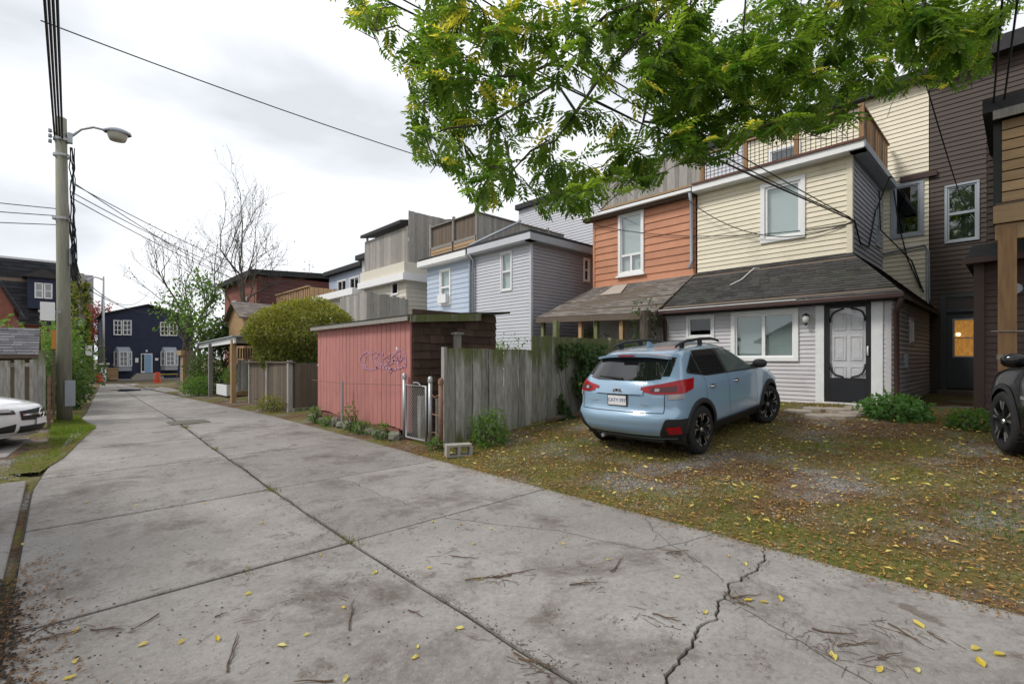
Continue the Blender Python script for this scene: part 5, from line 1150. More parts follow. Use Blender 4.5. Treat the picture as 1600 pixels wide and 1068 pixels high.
# ================================================================ cars
def lerp_tab(tab, z):
    if z <= tab[0][0]: return tab[0][1]
    for (a, b), (c, d) in zip(tab, tab[1:]):
        if z <= c: return b + (d - b) * (z - a) / (c - a)
    return tab[-1][1]
class Body:
    """car hull as stacked plan outlines: rear/front position and half width for each height; x forward, y left, z up"""
    def __init__(s, xr, xf, wd, Lr=.42, Lf=.7, pr=2.7, pf=2.3, sm=.03, taper=.045, xmid=2.2):
        s.t = (xr, xf, wd); s.Lr, s.Lf, s.pr, s.pf, s.sm, s.tp, s.xm = Lr, Lf, pr, pf, sm, taper, xmid
        s.z0 = wd[0][0]; s.z1 = wd[-1][0]
    def prm(s, z):
        return [sum(lerp_tab(t, z + k * s.sm / 2) for k in (-2, -1, 0, 1, 2)) / 5 for t in s.t]
    def tap(s, x): return 1 - s.tp * ((x - s.xm) / s.xm) ** 2
    def ends(s, z):
        xr, xf, w = s.prm(z); L = xf - xr; Lr = min(s.Lr, L * .45); Lf = min(s.Lf, L * .45); return xr, xf, w, Lr, Lf
    def half(s, z, nr=16, ns=80, nf=16):
        xr, xf, w, Lr, Lf = s.ends(z); P = []
        for i in range(nr + 1):
            th = math.pi / 2 * i / nr; x = xr + Lr * (1 - abs(math.cos(th)) ** (2 / s.pr)); P.append((x, w * abs(math.sin(th)) ** (2 / s.pr) * s.tap(x)))
        for i in range(1, ns): x = xr + Lr + (xf - Lf - xr - Lr) * i / ns; P.append((x, w * s.tap(x)))
        for i in range(nf + 1):
            th = math.pi / 2 * (1 - i / nf); x = xf - Lf * (1 - abs(math.cos(th)) ** (2 / s.pf)); P.append((x, w * abs(math.sin(th)) ** (2 / s.pf) * s.tap(x)))
        return P
    def hw(s, x, z):
        xr, xf, w, Lr, Lf = s.ends(z); w *= s.tap(x)
        if x < xr + Lr: a = min(1, (xr + Lr - x) / Lr); return w * max(0, 1 - a ** s.pr) ** (1 / s.pr)
        if x > xf - Lf: a = min(1, (x - xf + Lf) / Lf); return w * max(0, 1 - a ** s.pf) ** (1 / s.pf)
        return w
    def rx(s, y, z):
        xr, xf, w, Lr, Lf = s.ends(z); a = min(.999, abs(y) / (w * s.tap(xr))); return xr + Lr * (1 - (1 - a ** s.pr) ** (1 / s.pr))
    def fx(s, y, z):
        xr, xf, w, Lr, Lf = s.ends(z); a = min(.999, abs(y) / (w * s.tap(xf))); return xf - Lf * (1 - (1 - a ** s.pf) ** (1 / s.pf))
    def wrap(s, d, z, front=False, off=0.0):
        """point at arc length d from the rear (front) centre line along the left side"""
        P = s.half(z, 18, 12, 18)
        if front: P = P[::-1]
        acc = 0
        for a, b in zip(P, P[1:]):
            l = math.hypot(b[0] - a[0], b[1] - a[1])
            if acc + l >= d:
                t = (d - acc) / l; x = a[0] + (b[0] - a[0]) * t; y = a[1] + (b[1] - a[1]) * t
                nx_, ny_ = (b[1] - a[1]) / l, -(b[0] - a[0]) / l
                if not front: nx_, ny_ = -nx_, -ny_
                if ny_ < -.01: nx_, ny_ = -nx_, -ny_
                if abs(ny_) <= .01: nx_ = 1 if front else -1
                return Vector((x + nx_ * off, y + ny_ * off, z))
            acc += l
        return Vector((*P[-1], z))
    def mesh(s, levels, mat, par, arches, ar=.37, inner=.62, name='body'):
        m = MB(); H_ = [s.half(z) for z in levels]; n = len(H_[0]); ring = 2 * n - 2
        for z, P in zip(levels, H_):
            m.v += [(x, y, z) for x, y in P] + [(x, -y, z) for x, y in P[1:-1]][::-1]
        for i in range(len(levels) - 1):
            for k in range(ring):
                k2 = (k + 1) % ring; m.f.append((i * ring + k, i * ring + k2, (i + 1) * ring + k2, (i + 1) * ring + k)); m.r.append(.5); m.m.append(0)
        m.f.append(tuple(range(ring))[::-1]); m.r.append(.5); m.m.append(0)
        t = (len(levels) - 1) * ring; m.f.append(tuple(t + k for k in range(ring))); m.r.append(.5); m.m.append(0)
        kf = []
        for f in m.f:
            c = [sum(m.v[i][k] for i in f) / len(f) for k in range(3)]
            kf.append(len(f) > 4 or not (abs(c[1]) > .5 and any(math.hypot(c[0] - ax, c[2] - az) < ar + .022 for ax, az in arches)))
        m.f = [f for f, k in zip(m.f, kf) if k]; m.r = [.5] * len(m.f); m.m = [0] * len(m.f)
        o = m.build(name, [mat, m_plastic], par, smooth=True, local=True, fix=True)
        for (x, z) in arches:
            for sg in (-1, 1):
                li = MB(); r_ = ar + .035
                li.lathe([(r_, sg * .845), (r_, sg * .58), (.001, sg * .58)], (x, 0, z), 32, 'y'); li.v = [(v[0], v[1], max(v[2], .2)) for v in li.v]
                li.build('wheel_liner', m_plastic, par, local=True)
        return o
    def sband(s, par, name, x0, x1, zl, zu, mat, off=.004, nx=24, nz=6, sides=(1, -1), smooth=True, th=0):
        out = []
        for sg in sides:
            m = MB()
            def P(u, v):
                x = x0 + (x1 - x0) * u; a = zl(x) if callable(zl) else zl; b = zu(x) if callable(zu) else zu; z = a + (b - a) * v
                return (x, sg * (s.hw(x, z) + off), z)
            m.grid(P, nx, nz, flip=(sg > 0)); o = m.build(name, mat, par, smooth=smooth, local=True)
            out.append(o)
        return out
    def wband(s, par, name, d0, d1, zl, zu, mat, off=.004, nx=20, nz=5, sides=(1, -1), front=False):
        out = []
        for sg in sides:
            m = MB()
            def P(u, v):
                d = d0 + (d1 - d0) * u; a = zl(d) if callable(zl) else zl; b = zu(d) if callable(zu) else zu
                p = s.wrap(abs(d), a + (b - a) * v, front, off); y = p.y if d >= 0 else -p.y
                return (p.x, sg * y, p.z)
            m.grid(P, nx, nz, flip=(sg < 0) ^ front); out.append(m.build(name, mat, par, smooth=True, local=True))
        return out
m_plastic = M('black_plastic_cladding', (.022, .022, .024), .55, bump=.15, bscale=200)
m_tyre = M('tyre_rubber', (.018, .018, .019), .8, bump=.3, bscale=60)
m_rimd = M('dark_alloy', (.02, .02, .022), .35, metal=.5)
m_rims = M('machined_alloy', (.55, .55, .57), .28, metal=.85)
m_chrome = M('chrome', (.75, .75, .76), .12, metal=1)
m_tail = M('tail_light_red', (.34, .006, .012), .2, spec=.35, coat=.15)
m_tailc = M('tail_light_clear', (.40, .37, .37), .15, spec=.5)
m_taild = M('tail_light_dark', (.10, .035, .04), .2, spec=.3)
m_carglass = M('tinted_car_glass', (.012, .014, .015), .03, spec=.9)
m_carglass2 = M('clear_car_glass', (.10, .13, .125), .03, spec=.9)
def paint(name, c, flake=.12):
    m = M(name, c, .26, spec=.5, coat=1.0); b = m.node_tree.nodes['Principled BSDF']; b.inputs['Metallic'].default_value = flake; return m
def lofts(z0, z1, n): return [z0 + (z1 - z0) * (1 - math.cos(math.pi * i / n)) / 2 for i in range(n + 1)]
def wheel(par, x, y, z, rad, wid, sg, steer=0, style=0):
    w_ = bpy.data.objects.new('wheel', None); col.objects.link(w_); w_.parent = par; w_.location = (x, y, z); w_.rotation_euler = (0, 0, steer)
    h = wid / 2; rr = rad * .70
    m = MB(); m.lathe([(rr, -h * .9), (rad * .84, -h), (rad * .95, -h * .93), (rad, -h * .72), (rad, h * .72), (rad * .95, h * .93), (rad * .84, h), (rr, h * .9)], (0, 0, 0), 40, 'y'); m.build('tyre', m_tyre, w_, smooth=True, local=True)
    m = MB()
    for k in range(36):
        a = 2 * math.pi * k / 36; c, s_ = math.cos(a), math.sin(a)
        for (y0, y1) in ((-h * .7, -h * .1), (h * .1, h * .7)):
            q = .012 if y0 < 0 else -.012
            m.hexa([Vector((c * r_ - s_ * t, yy, s_ * r_ + c * t)) for r_ in (rad - .004, rad + .006) for (t, yy) in ((-.016 + q, y0), (.016 + q, y0), (.016 - q, y1), (-.016 - q, y1))])
    m.build('tread', m_tyre, w_, local=True)
    m = MB(); m.lathe([(rr * 1.01, sg * h * .88), (rr * .96, sg * h * .92), (rr * .93, sg * h * .6), (rr * .9, sg * h * .2), (.001, sg * h * .15)], (0, 0, 0), 40, 'y'); rim = m.build('rim', m_rimd, w_, smooth=True, local=True)
    for k in range(5):
        a = 2 * math.pi * k / 5 + .3
        def P(r_, t, d): c, s_ = math.cos(a + t), math.sin(a + t); return Vector((c * r_, sg * d, s_ * r_))
        m = MB(); m.hexa([P(.05, -.7, h * .55), P(.05, .7, h * .55), P(rr * .95, .17, h * .62), P(rr * .95, -.17, h * .62), P(.05, -.7, h * .8), P(.05, .7, h * .8), P(rr * .95, .15, h * .9), P(rr * .95, -.15, h * .9)]); m.build('spoke', m_rimd, rim, local=True, fix=True)
        m = MB()
        for sg2 in (-1, 1):
            t0, t1 = sg2 * .17, sg2 * .46
            m.hexa([P(rr * .55, sg2 * .10, h * .88), P(rr * .62, sg2 * .20, h * .88), P(rr * .97, t0 * 1.5, h * .9), P(rr * .97, t0 * .7, h * .9), P(rr * .55, sg2 * .10, h * .915), P(rr * .62, sg2 * .20, h * .915), P(rr * .97, t0 * 1.5, h * .935), P(rr * .97, t0 * .7, h * .935)])
            if style == 0: m.hexa([P(rr * .90, t0 * 1.3, h * .89), P(rr * .98, t0 * 1.3, h * .89), P(rr * .98, t1, h * .89), P(rr * .88, t1, h * .89), P(rr * .90, t0 * 1.3, h * .925), P(rr * .98, t0 * 1.3, h * .925), P(rr * .98, t1, h * .925), P(rr * .88, t1, h * .925)])
        m.build('spoke_face', m_rims, rim, local=True, fix=True)
    m = MB(); m.lathe([(.001, sg * h * .9), (.03, sg * h * .89), (.035, sg * h * .8)], (0, 0, 0), 14, 'y'); m.build('hub_cap', m_rims, rim, local=True)
    return w_
def textobj(txt, size, mat, par, M_, name='lettering', ext=.001, sx=1.0):
    c = bpy.data.curves.new(name, 'FONT'); c.body = txt; c.size = size; c.extrude = ext; c.align_x = 'CENTER'; c.align_y = 'CENTER'
    o = bpy.data.objects.new(name, c); col.objects.link(o); dg = bpy.context.evaluated_depsgraph_get(); dg.update()
    me = bpy.data.meshes.new_from_object(o.evaluated_get(dg)); bpy.data.objects.remove(o)
    me.transform(Matrix.Diagonal((sx, 1, 1, 1))); me.transform(M_); me.materials.clear(); me.materials.append(mat)
    o = bpy.data.objects.new(name, me); col.objects.link(o); o.parent = par; return o
def ell(par, name, c, r, mat, n=14, power=1.0):
    m = MB(); m.lathe([(max(.001, math.sin(math.pi * i / 10)) ** power, -math.cos(math.pi * i / 10)) for i in range(11)], (0, 0, 0), n); m.v = [(c[0] + v[0] * r[0], c[1] + v[1] * r[1], c[2] + v[2] * r[2]) for v in m.v]
    return m.build(name, mat, par, smooth=True, local=True)

# ---------------------------------------------------------------- blue crossover
p_blue = paint('pale_blue_car_paint', (.28, .42, .56))
car = empty('crossover_car', (5.90, 4.05, 0), 'light blue compact crossover parked tail-out on the gravel yard', 'car')
sl_ = .075; car.location.z = gz(5.90 + .87, 4) - .87 * sl_ + .012; car.rotation_euler = (0, -math.atan(sl_), 0)
B = Body(xr=[(.27, .26), (.33, .12), (.42, .05), (.56, .0), (.64, .01), (.67, .05), (.72, .075), (.92, .09), (1.0, .12), (1.08, .16), (1.12, .19), (1.40, .44), (1.45, .50), (1.50, .62), (1.54, .95), (1.57, 1.5), (1.585, 1.9)],
         xf=[(.27, 4.25), (.40, 4.42), (.60, 4.46), (.80, 4.40), (.92, 4.22), (1.02, 3.75), (1.08, 3.46), (1.12, 3.30), (1.42, 2.70), (1.49, 2.5), (1.53, 2.32), (1.56, 2.2), (1.575, 2.1), (1.585, 2.0)],
         wd=[(.27, .78), (.35, .86), (.45, .885), (.62, .893), (.82, .89), (.94, .885), (1.02, .868), (1.10, .838), (1.2, .785), (1.42, .672), (1.49, .615), (1.53, .54), (1.555, .44), (1.575, .25), (1.585, .06)])
WX = (.875, 3.54); WR = .345
B.mesh(lofts(.27, 1.585, 76), p_blue, car, [(WX[0], WR), (WX[1], WR)], ar=.40)
belt = lambda x: 1.105 + max(0, (1.15 - x)) * .16 if x < 1.15 else 1.105 - (x - 1.15) * .028
topw = lambda x: min(1.455, 1.19 + (x - .66) * .62) if x < 1.4 else (1.465 - max(0, x - 1.9) ** 2 * .10 if x < 2.4 else 1.44 - (x - 2.4) * .52)
def wl(x): return belt(x) + .005
def wu(x): return max(belt(x) + .01, topw(x))
B.sband(car, 'window_surround', .66, 3.10, lambda x: belt(x) - .012, lambda x: max(belt(x) + .004, topw(x) + .018), m_plastic, off=.003, nx=40)
for (a, b, g) in ((.74, 1.0, m_carglass), (1.05, 1.75, m_carglass), (1.85, 2.86, m_carglass2)): B.sband(car, 'side_window', a, b, wl, wu, g, off=.007, nx=20)
# interior hint lines: pillar
B.sband(car, 'pillar_trim', 1.755, 1.845, wl, wu, m_plastic, off=.009, nx=3)
# rear window and hatch details
B.wband(car, 'rear_window', -.60, .60, lambda d: 1.10 + .12 * max(0, abs(d) - .40), 1.41, m_carglass, off=.006, nx=30, nz=10, sides=(1,))
m = MB()       # roof spoiler
def spt(y, k): return Vector((.36 + .13 * (abs(y) / .62) ** 2 + (0 if k in (0, 1) else .42), y, (1.425 - .012 * (abs(y) / .62) ** 2) + (.0 if k in (0,) else .035 if k == 1 else .055 if k == 2 else -.03) - (.035 * (abs(y) / .62) ** 3)))
for j in range(16):
    y0, y1 = -.60 + 1.20 * j / 16, -.60 + 1.20 * (j + 1) / 16
    m.hexa([spt(y0, 0), spt(y1, 0), spt(y1, 3), spt(y0, 3), spt(y0, 1), spt(y1, 1), spt(y1, 2), spt(y0, 2)])
m.build('roof_spoiler', p_blue, car, local=True)
m = MB(); m.box(.325, .36, -.13, .13, 1.432, 1.452); m.build('high_brake_light', m_tail, car, local=True)
B.wband(car, 'rear_pillar_trim', .605, .70, 1.16, 1.40, m_carglass, off=.012, nx=4)
for sg in (1, -1):
    m = MB(); m.tube([(B.rx(0, 1.12) - .02, -.03, 1.125), (B.rx(.1, 1.14) - .03, .10, 1.14), (B.rx(.4, 1.16) - .025, .40, 1.15)], [.02, .015, .008], 6)
    if sg > 0: m.build('rear_wiper', m_plastic, car, local=True)
# tail lights (wrapping the corner)
B.wband(car, 'tail_light', .36, 1.20, lambda d: .925 + .22 * max(0, .55 - d) + .16 * max(0, d - .95), lambda d: 1.02 + .085 * min(1, (d - .36) / .5), m_tail, off=.014, nx=34)
B.wband(car, 'tail_light_lens', .50, .84, lambda d: .955 + .05 * max(0, .6 - d), lambda d: 1.01 + .06 * (d - .46), m_taild, off=.019, nx=16)
B.wband(car, 'tail_light_lens', .56, .62, .965, 1.005, m_tailc, off=.023, nx=4)
B.wband(car, 'reversing_light', .74, .98, lambda d: .855 + .1 * max(0, d - .88), lambda d: .922, m_tailc, off=.012, nx=14)
# hatch seams, plate recess, emblem
B.wband(car, 'hatch_panel', -.40, .40, .915, .975, p_blue, off=.022, sides=(1,))
B.wband(car, 'hatch_shadow_line', -.36, .36, .902, .915, m_plastic, off=.006, sides=(1,))
B.wband(car, 'hatch_seam', -.70, .70, .668, .678, m_plastic, off=.004, sides=(1,))
for sg in (1, -1): B.wband(car, 'hatch_seam', .69, .70, .675, .92, m_plastic, off=.004, sides=(sg,), nx=1)
pxr = B.rx(0, .82)
m = MB(); m.box(pxr - .022, pxr, -.165, .165, .745, .905); po = m.build('plate_frame', m_plastic, car, local=True)
m = MB(); m.box(pxr - .026, pxr - .021, -.152, .152, .757, .893); pl_ = m.build('licence_plate', m_white, po, local=True)
TM = lambda x, y, z, tilt=0: Matrix.Translation((x, y, z)) @ Matrix(((0, 0, -1, 0), (-1, 0, 0, 0), (0, 1, 0, 0), (0, 0, 0, 1)))
textobj('CATY\u00b7397', .070, M('plate_blue', (.02, .05, .25), .5), pl_, TM(pxr - .028, 0, .825), name='plate_number')
ex = B.rx(0, .955) - .026
m = MB(); m.tube([(ex, .075 * math.cos(a), .955 + .038 * math.sin(a)) for a in [2 * math.pi * k / 24 for k in range(25)]], .007, 6, cap=False); em_ = m.build('emblem', m_chrome, car, local=True)
m = MB(); m.lathe([(.001, 0), (.07, 0)], (ex + .002, 0, .955), 20, 'x', Matrix.Diagonal((1, 1, .5))); m.build('emblem_field', m_rimd, em_, local=True)
for (y, z, r_) in ((.035, .915, .014), (-.005, .898, .009), (-.03, .915, .009), (-.04, .895, .008), (.015, .885, .008), (-.015, .925, .008)): m = MB(); m.lathe([(.001, -.004), (r_, 0), (.001, .004)], (ex - .004, y, z + .05), 6, 'x'); m.build('emblem_star', m_chrome, em_, local=True)
textobj('CROSSTREK', .036, m_chrome, car, TM(B.rx(.43, .80) - .012, .43, .805), name='badge'); textobj('AWD', .028, m_chrome, car, TM(B.rx(.47, .76) - .012, .47, .76), name='badge')
textobj('SUBARU', .036, m_chrome, car, TM(B.rx(-.42, .80) - .012, -.42, .775), name='badge')
# bumper: lower black corners with red reflectors, lower lip
B.wband(car, 'bumper_corner', .60, 1.30, lambda d: .30, lambda d: .60 - .26 * max(0, (.74 - d) / .14) if d < .74 else .60 - .06 * (d - .74), m_plastic, off=.016, nx=26, nz=6)
B.wband(car, 'reflector', .73, .92, .375, .485, m_tail, off=.022, nx=8)
B.wband(car, 'bumper_lip', -.58, .58, .30, .335, m_plastic, off=.008, sides=(1,))
B.wband(car, 'bumper_step', -.58, .58, .40, .43, p_blue, off=.014, sides=(1,))
m = MB(); m.box(.34, 4.2, -.56, .56, .21, .45); m.build('underbody', m_plastic, car, local=True)
# cladding: arches, sills
for x in WX:
    for sg in (1, -1):
        m = MB()
        def P(u, v, x=x, sg=sg):
            a = math.pi * (-.10 + 1.20 * u); r_ = .385 + .075 * v; X_, Z_ = x - r_ * math.cos(a), WR + r_ * math.sin(a); Z_ = max(Z_, .26)
            return (X_, sg * (B.hw(X_, max(Z_, .30)) + .016 - .010 * v), Z_)
        m.grid(P, 36, 3, flip=(sg < 0)); o = m.build('wheel_arch_cladding', m_plastic, car, smooth=True, local=True)
        sm_ = o.modifiers.new('s', 'SOLIDIFY'); sm_.thickness = .02; sm_.offset = 0
B.sband(car, 'sill_cladding', WX[0] + .43, WX[1] - .43, .25, lambda x: .40, m_plastic, off=.015, nx=20)
for x in (1.80, 2.92): B.sband(car, 'door_seam', x, x + .008, .40, lambda xx: belt(xx) - .01, m_plastic, off=.002, nx=1, nz=14)
B.sband(car, 'door_seam', 1.05, 1.058, .72, lambda xx: belt(xx) - .01, m_plastic, off=.002, nx=1, nz=10)
B.sband(car, 'door_seam', 1.30, 2.92, .405, .412, m_plastic, off=.002, nx=10, nz=1)
B.sband(car, 'door_crease', 1.2, 2.9, .965, .985, p_blue, off=.008, nx=20, nz=2)
for x in (1.24, 2.08):
    for sg in (1, -1):
        ell(car, 'handle_recess', (x + .02, sg * (B.hw(x, .93) - .005), .93), (.07, .012, .035), m_plastic)
        m = MB(); y = sg * (B.hw(x, .93)); m.tube([(x - .08, y, .935), (x - .06, y + sg * .03, .935), (x + .07, y + sg * .03, .935), (x + .09, y, .935)], .013, 8); m.build('door_handle', m_chrome, car, smooth=True, local=True)
for sg in (1, -1):
    mo = ell(car, 'mirror', (2.83, sg * .975, 1.14), (.075, .115, .075), m_plastic, 16, .7)
    m = MB(); m.bar((2.86, sg * .82, 1.10), (2.84, sg * .92, 1.12), .05, .05); m.build('mirror_stalk', m_plastic, mo, local=True)
    y = sg * .53; pts = [(.80, sg * .545, 1.535), (.90, sg * .55, 1.575), (1.15, y + sg * .015, 1.612), (1.6, y, 1.622), (2.0, y - sg * .01, 1.612), (2.25, y - sg * .02, 1.575), (2.33, y - sg * .02, 1.545)]
    m = MB(); m.tube(pts, [.014, .02, .022, .022, .022, .02, .014], 8); ro = m.build('roof_rail', m_plastic, car, smooth=True, local=True)
    for (x, z) in ((1.02, 1.555), (1.6, 1.58)): m = MB(); m.box(x - .05, x + .05, y - .015, y + .015, z - .06, z + .03); m.build('rail_foot', m_plastic, ro, local=True)
m = MB(); m.hexa([(.95, -.03, 1.54), (1.10, -.035, 1.55), (1.10, .035, 1.55), (.95, .03, 1.54), (.95, -.006, 1.625), (1.0, -.006, 1.625), (1.0, .006, 1.625), (.95, .006, 1.625)]); m.build('antenna_fin', p_blue, car, local=True)
B.wband(car, 'windshield', -.66, .66, 1.13, 1.44, m_carglass2, off=.006, nx=24, nz=8, sides=(1,), front=True)
B.wband(car, 'headlight', .5, .95, .70, .80, m_tailc, off=.012, nx=14, front=True); B.wband(car, 'grille', -.42, .42, .52, .76, m_plastic, off=.01, nx=14, sides=(1,), front=True)
for (x, st_) in ((WX[0], 0), (WX[1], R(-17))):
    for sg in (1, -1): wheel(car, x, sg * (.775 if st_ == 0 else .765), WR, WR, .225, sg, st_)
m = MB(); m.tube([(.16, .35, .26), (.4, .35, .26)], .03, 10); m.build('exhaust_pipe', m_galv, car, local=True)

# ---------------------------------------------------------------- white sedan nose at the left
p_white = paint('white_car_paint', (.72, .73, .74), 0)
wc = empty('white_sedan', (-.22 - 4.5 * math.cos(R(-20)), 12.2 - 4.5 * math.sin(R(-20)), .03), 'white sedan nosing out of the left driveway in front of the board fence', 'car', rz=R(-20))
W = Body(xr=[(.18, .25), (.35, .08), (.6, .0), (.85, .05), (.98, .12), (1.02, .5), (1.2, .9), (1.36, 1.4), (1.42, 1.9)],
         xf=[(.18, 4.40), (.27, 4.50), (.45, 4.52), (.62, 4.49), (.70, 4.42), (.78, 4.15), (.86, 3.72), (.92, 3.35), (.96, 3.15), (1.2, 2.75), (1.36, 2.4), (1.42, 2.1)],
         wd=[(.18, .78), (.3, .86), (.5, .895), (.7, .895), (.85, .87), (.95, .80), (1.2, .68), (1.36, .55), (1.42, .2)], Lr=.6, Lf=1.0, pr=2.4, pf=2.25, taper=.05)
W.mesh(lofts(.18, 1.42, 64), p_white, wc, [(.85, .33), (3.58, .33)], ar=.37)
W.sband(wc, 'side_window', 1.0, 2.95, lambda x: .96, lambda x: max(.97, min(1.33, .97 + (x - .95) * .5, .97 + (3.0 - x) * .6)), m_carglass, off=.006, nx=24)
W.wband(wc, 'windshield', -.6, .6, .97, 1.34, m_carglass, off=.006, sides=(1,), front=True); W.wband(wc, 'rear_window', -.55, .55, 1.04, 1.33, m_carglass, off=.006, sides=(1,))
for (x) in (.85, 3.58):
    for sg in (1, -1): wheel(wc, x, sg * .78, .33, .33, .215, sg, 0, 1)
W.wband(wc, 'headlight', .50, 1.20, lambda d: .575 + .03 * (d - .5), lambda d: .645 + .075 * (d - .5), m_carglass, off=.012, nx=24, front=True)
W.wband(wc, 'headlight_lens', .55, .75, .615, .668, m_tailc, off=.018, nx=8, front=True); W.wband(wc, 'headlight_lens', .82, 1.0, .63, .685, m_chrome, off=.018, nx=8, front=True)
W.wband(wc, 'grille', -.43, .43, lambda d: .44 + .05 * abs(d), lambda d: .645 - .06 * abs(d), m_plastic, off=.012, nx=20, sides=(1,), front=True)
W.wband(wc, 'grille_bar', -.40, .40, .535, .565, m_chrome, off=.022, nx=16, sides=(1,), front=True)
fx_ = W.fx(0, .55) + .02
m = MB(); m.tube([(fx_ + .01, .085 * math.cos(a), .55 + .085 * math.sin(a)) for a in [2 * math.pi * k / 24 for k in range(25)]], .009, 6, cap=False)
for k in range(3): a = math.pi / 2 + 2 * math.pi * k / 3; m.bar((fx_ + .01, 0, .55), (fx_ + .01, .08 * math.cos(a), .55 + .08 * math.sin(a)), .014)
m.build('emblem', m_chrome, wc, local=True)
W.wband(wc, 'lower_intake', .50, 1.02, lambda d: .25 + .03 * (1 - d), lambda d: .30 + .12 * (1.05 - d) * 1.6, m_plastic, off=.012, nx=16, front=True)
W.wband(wc, 'lower_grille', -.44, .44, .24, .36, m_plastic, off=.01, nx=12, sides=(1,), front=True)
W.wband(wc, 'front_lip', -1.1, 1.1, .175, .205, p_white, off=.035, nx=30, sides=(1,), front=True)
m = MB(); fl_ = W.fx(0, .33) + .02; m.box(fl_, fl_ + .012, -.16, .16, .36, .47); m.build('front_plate', m_white, wc, local=True)
m = MB(); m.box(.3, 4.2, -.56, .56, .14, .38); m.build('underbody', m_plastic, wc, local=True)
for x in (1.05, 2.0, 3.0): W.sband(wc, 'door_seam', x, x + .007, .32, .95, m_plastic, off=.002, nx=1, nz=10)
W.sband(wc, 'hood_seam', 3.2, 4.1, lambda x: .80 - (x - 3.2) * .07, lambda x: .808 - (x - 3.2) * .07, m_plastic, off=.003, nx=14, nz=1)
for sg in (1, -1): ell(wc, 'mirror', (2.75, sg * .96, .98), (.06, .1, .06), p_white)

# ---------------------------------------------------------------- black SUV at the right
p_blk = paint('black_car_paint', (.005, .005, .006), 0); p_blk.node_tree.nodes['Principled BSDF'].inputs['Specular IOR Level'].default_value = .2; p_blk.node_tree.nodes['Principled BSDF'].inputs['Coat Weight'].default_value = .6
bc = empty('black_suv', (5.62, -1.88, 0), 'glossy black sport utility parked nose-in before the brown house', 'car')
bc.location.z = gz(5.54, 0) + .03
bc.rotation_euler = (0, -math.atan(.07), R(19)); bc.scale = (1.06, 1.06, 1.06)
K = Body(xr=[(.22, .2), (.4, .05), (.6, 0), (.8, .06), (1.0, .12), (1.1, .2), (1.5, .55), (1.6, .8), (1.66, 1.5)],
         xf=[(.22, 4.2), (.4, 4.36), (.62, 4.38), (.8, 4.34), (.92, 4.22), (1.0, 3.95), (1.06, 3.5), (1.10, 3.25), (1.5, 2.6), (1.6, 2.4), (1.66, 2.0)],
         wd=[(.22, .8), (.35, .9), (.6, .92), (.85, .91), (1.0, .88), (1.1, .83), (1.4, .70), (1.55, .60), (1.62, .4), (1.66, .1)], Lf=.75, pf=2.6)
K.mesh(lofts(.22, 1.66, 64), p_blk, bc, [(.85, .36), (3.45, .36)], ar=.41)
K.sband(bc, 'side_window', .8, 3.05, lambda x: 1.08, lambda x: max(1.09, min(1.48, 1.09 + (x - .7) * .8, 1.09 + (3.1 - x) * .62)), m_carglass, off=.006, nx=24)
for x in (.85, 3.45):
    for sg in (1, -1): wheel(bc, x, sg * .80, .36, .36, .23, sg, 0, 1)
    for sg in (1, -1):
        m = MB()
        def P(u, v, x=x, sg=sg):
            a = math.pi * (-.08 + 1.16 * u); r_ = .395 + .06 * v; X_, Z_ = x - r_ * math.cos(a), .36 + r_ * math.sin(a); Z_ = max(Z_, .24)
            return (X_, sg * (K.hw(X_, Z_) + .014 - .008 * v), Z_)
        m.grid(P, 30, 3, flip=(sg < 0)); m.build('wheel_arch_cladding', m_plastic, bc, smooth=True, local=True)
K.sband(bc, 'sill_cladding', 1.3, 3.0, .22, .36, m_plastic, off=.014)
K.wband(bc, 'windshield', -.66, .66, 1.1, 1.5, m_carglass, off=.006, sides=(1,), front=True); K.wband(bc, 'headlight', .5, 1.05, .82, .92, m_tailc, off=.012, front=True); K.wband(bc, 'grille', -.45, .45, .5, .85, m_plastic, off=.01, sides=(1,), front=True)
K.wband(bc, 'rear_window', -.6, .6, 1.12, 1.45, m_carglass, off=.006, sides=(1,)); K.wband(bc, 'tail_light', .5, 1.0, .9, 1.02, m_tail, off=.012)
for x in (1.2, 2.05, 3.02): K.sband(bc, 'door_seam', x, x + .008, .36, 1.07, m_plastic, off=.002, nx=1, nz=10)
for sg in (1, -1):
    mo = ell(bc, 'mirror', (2.88, sg * 1.0, 1.13), (.08, .12, .08), p_blk, 16, .7); m = MB(); m.bar((2.9, sg * .86, 1.08), (2.9, sg * .95, 1.1), .05); m.build('mirror_stalk', m_plastic, mo, local=True)
    m = MB(); m.bar((2.90, sg * .905, 1.165), (2.99, sg * 1.11, 1.165), .02, .05); m.build('mirror_indicator', m_chrome, mo, local=True)
    m = MB(); x = 2.86; y = sg * (K.hw(x, .72) + .004); m.box(x - .09, x + .09, min(y, y + sg * .006), max(y, y + sg * .006), .70, .735); m.build('fender_badge', m_rims, bc, local=True)
    for x in (1.35, 2.2): m = MB(); y = sg * K.hw(x, .95); m.tube([(x - .09, y, .95), (x - .07, y + sg * .03, .95), (x + .07, y + sg * .03, .95), (x + .09, y, .95)], .014, 8); m.build('door_handle', p_blk, bc, local=True)
m = MB(); m.box(.3, 4.1, -.56, .56, .18, .42); m.build('underbody', m_plastic, bc, local=True)
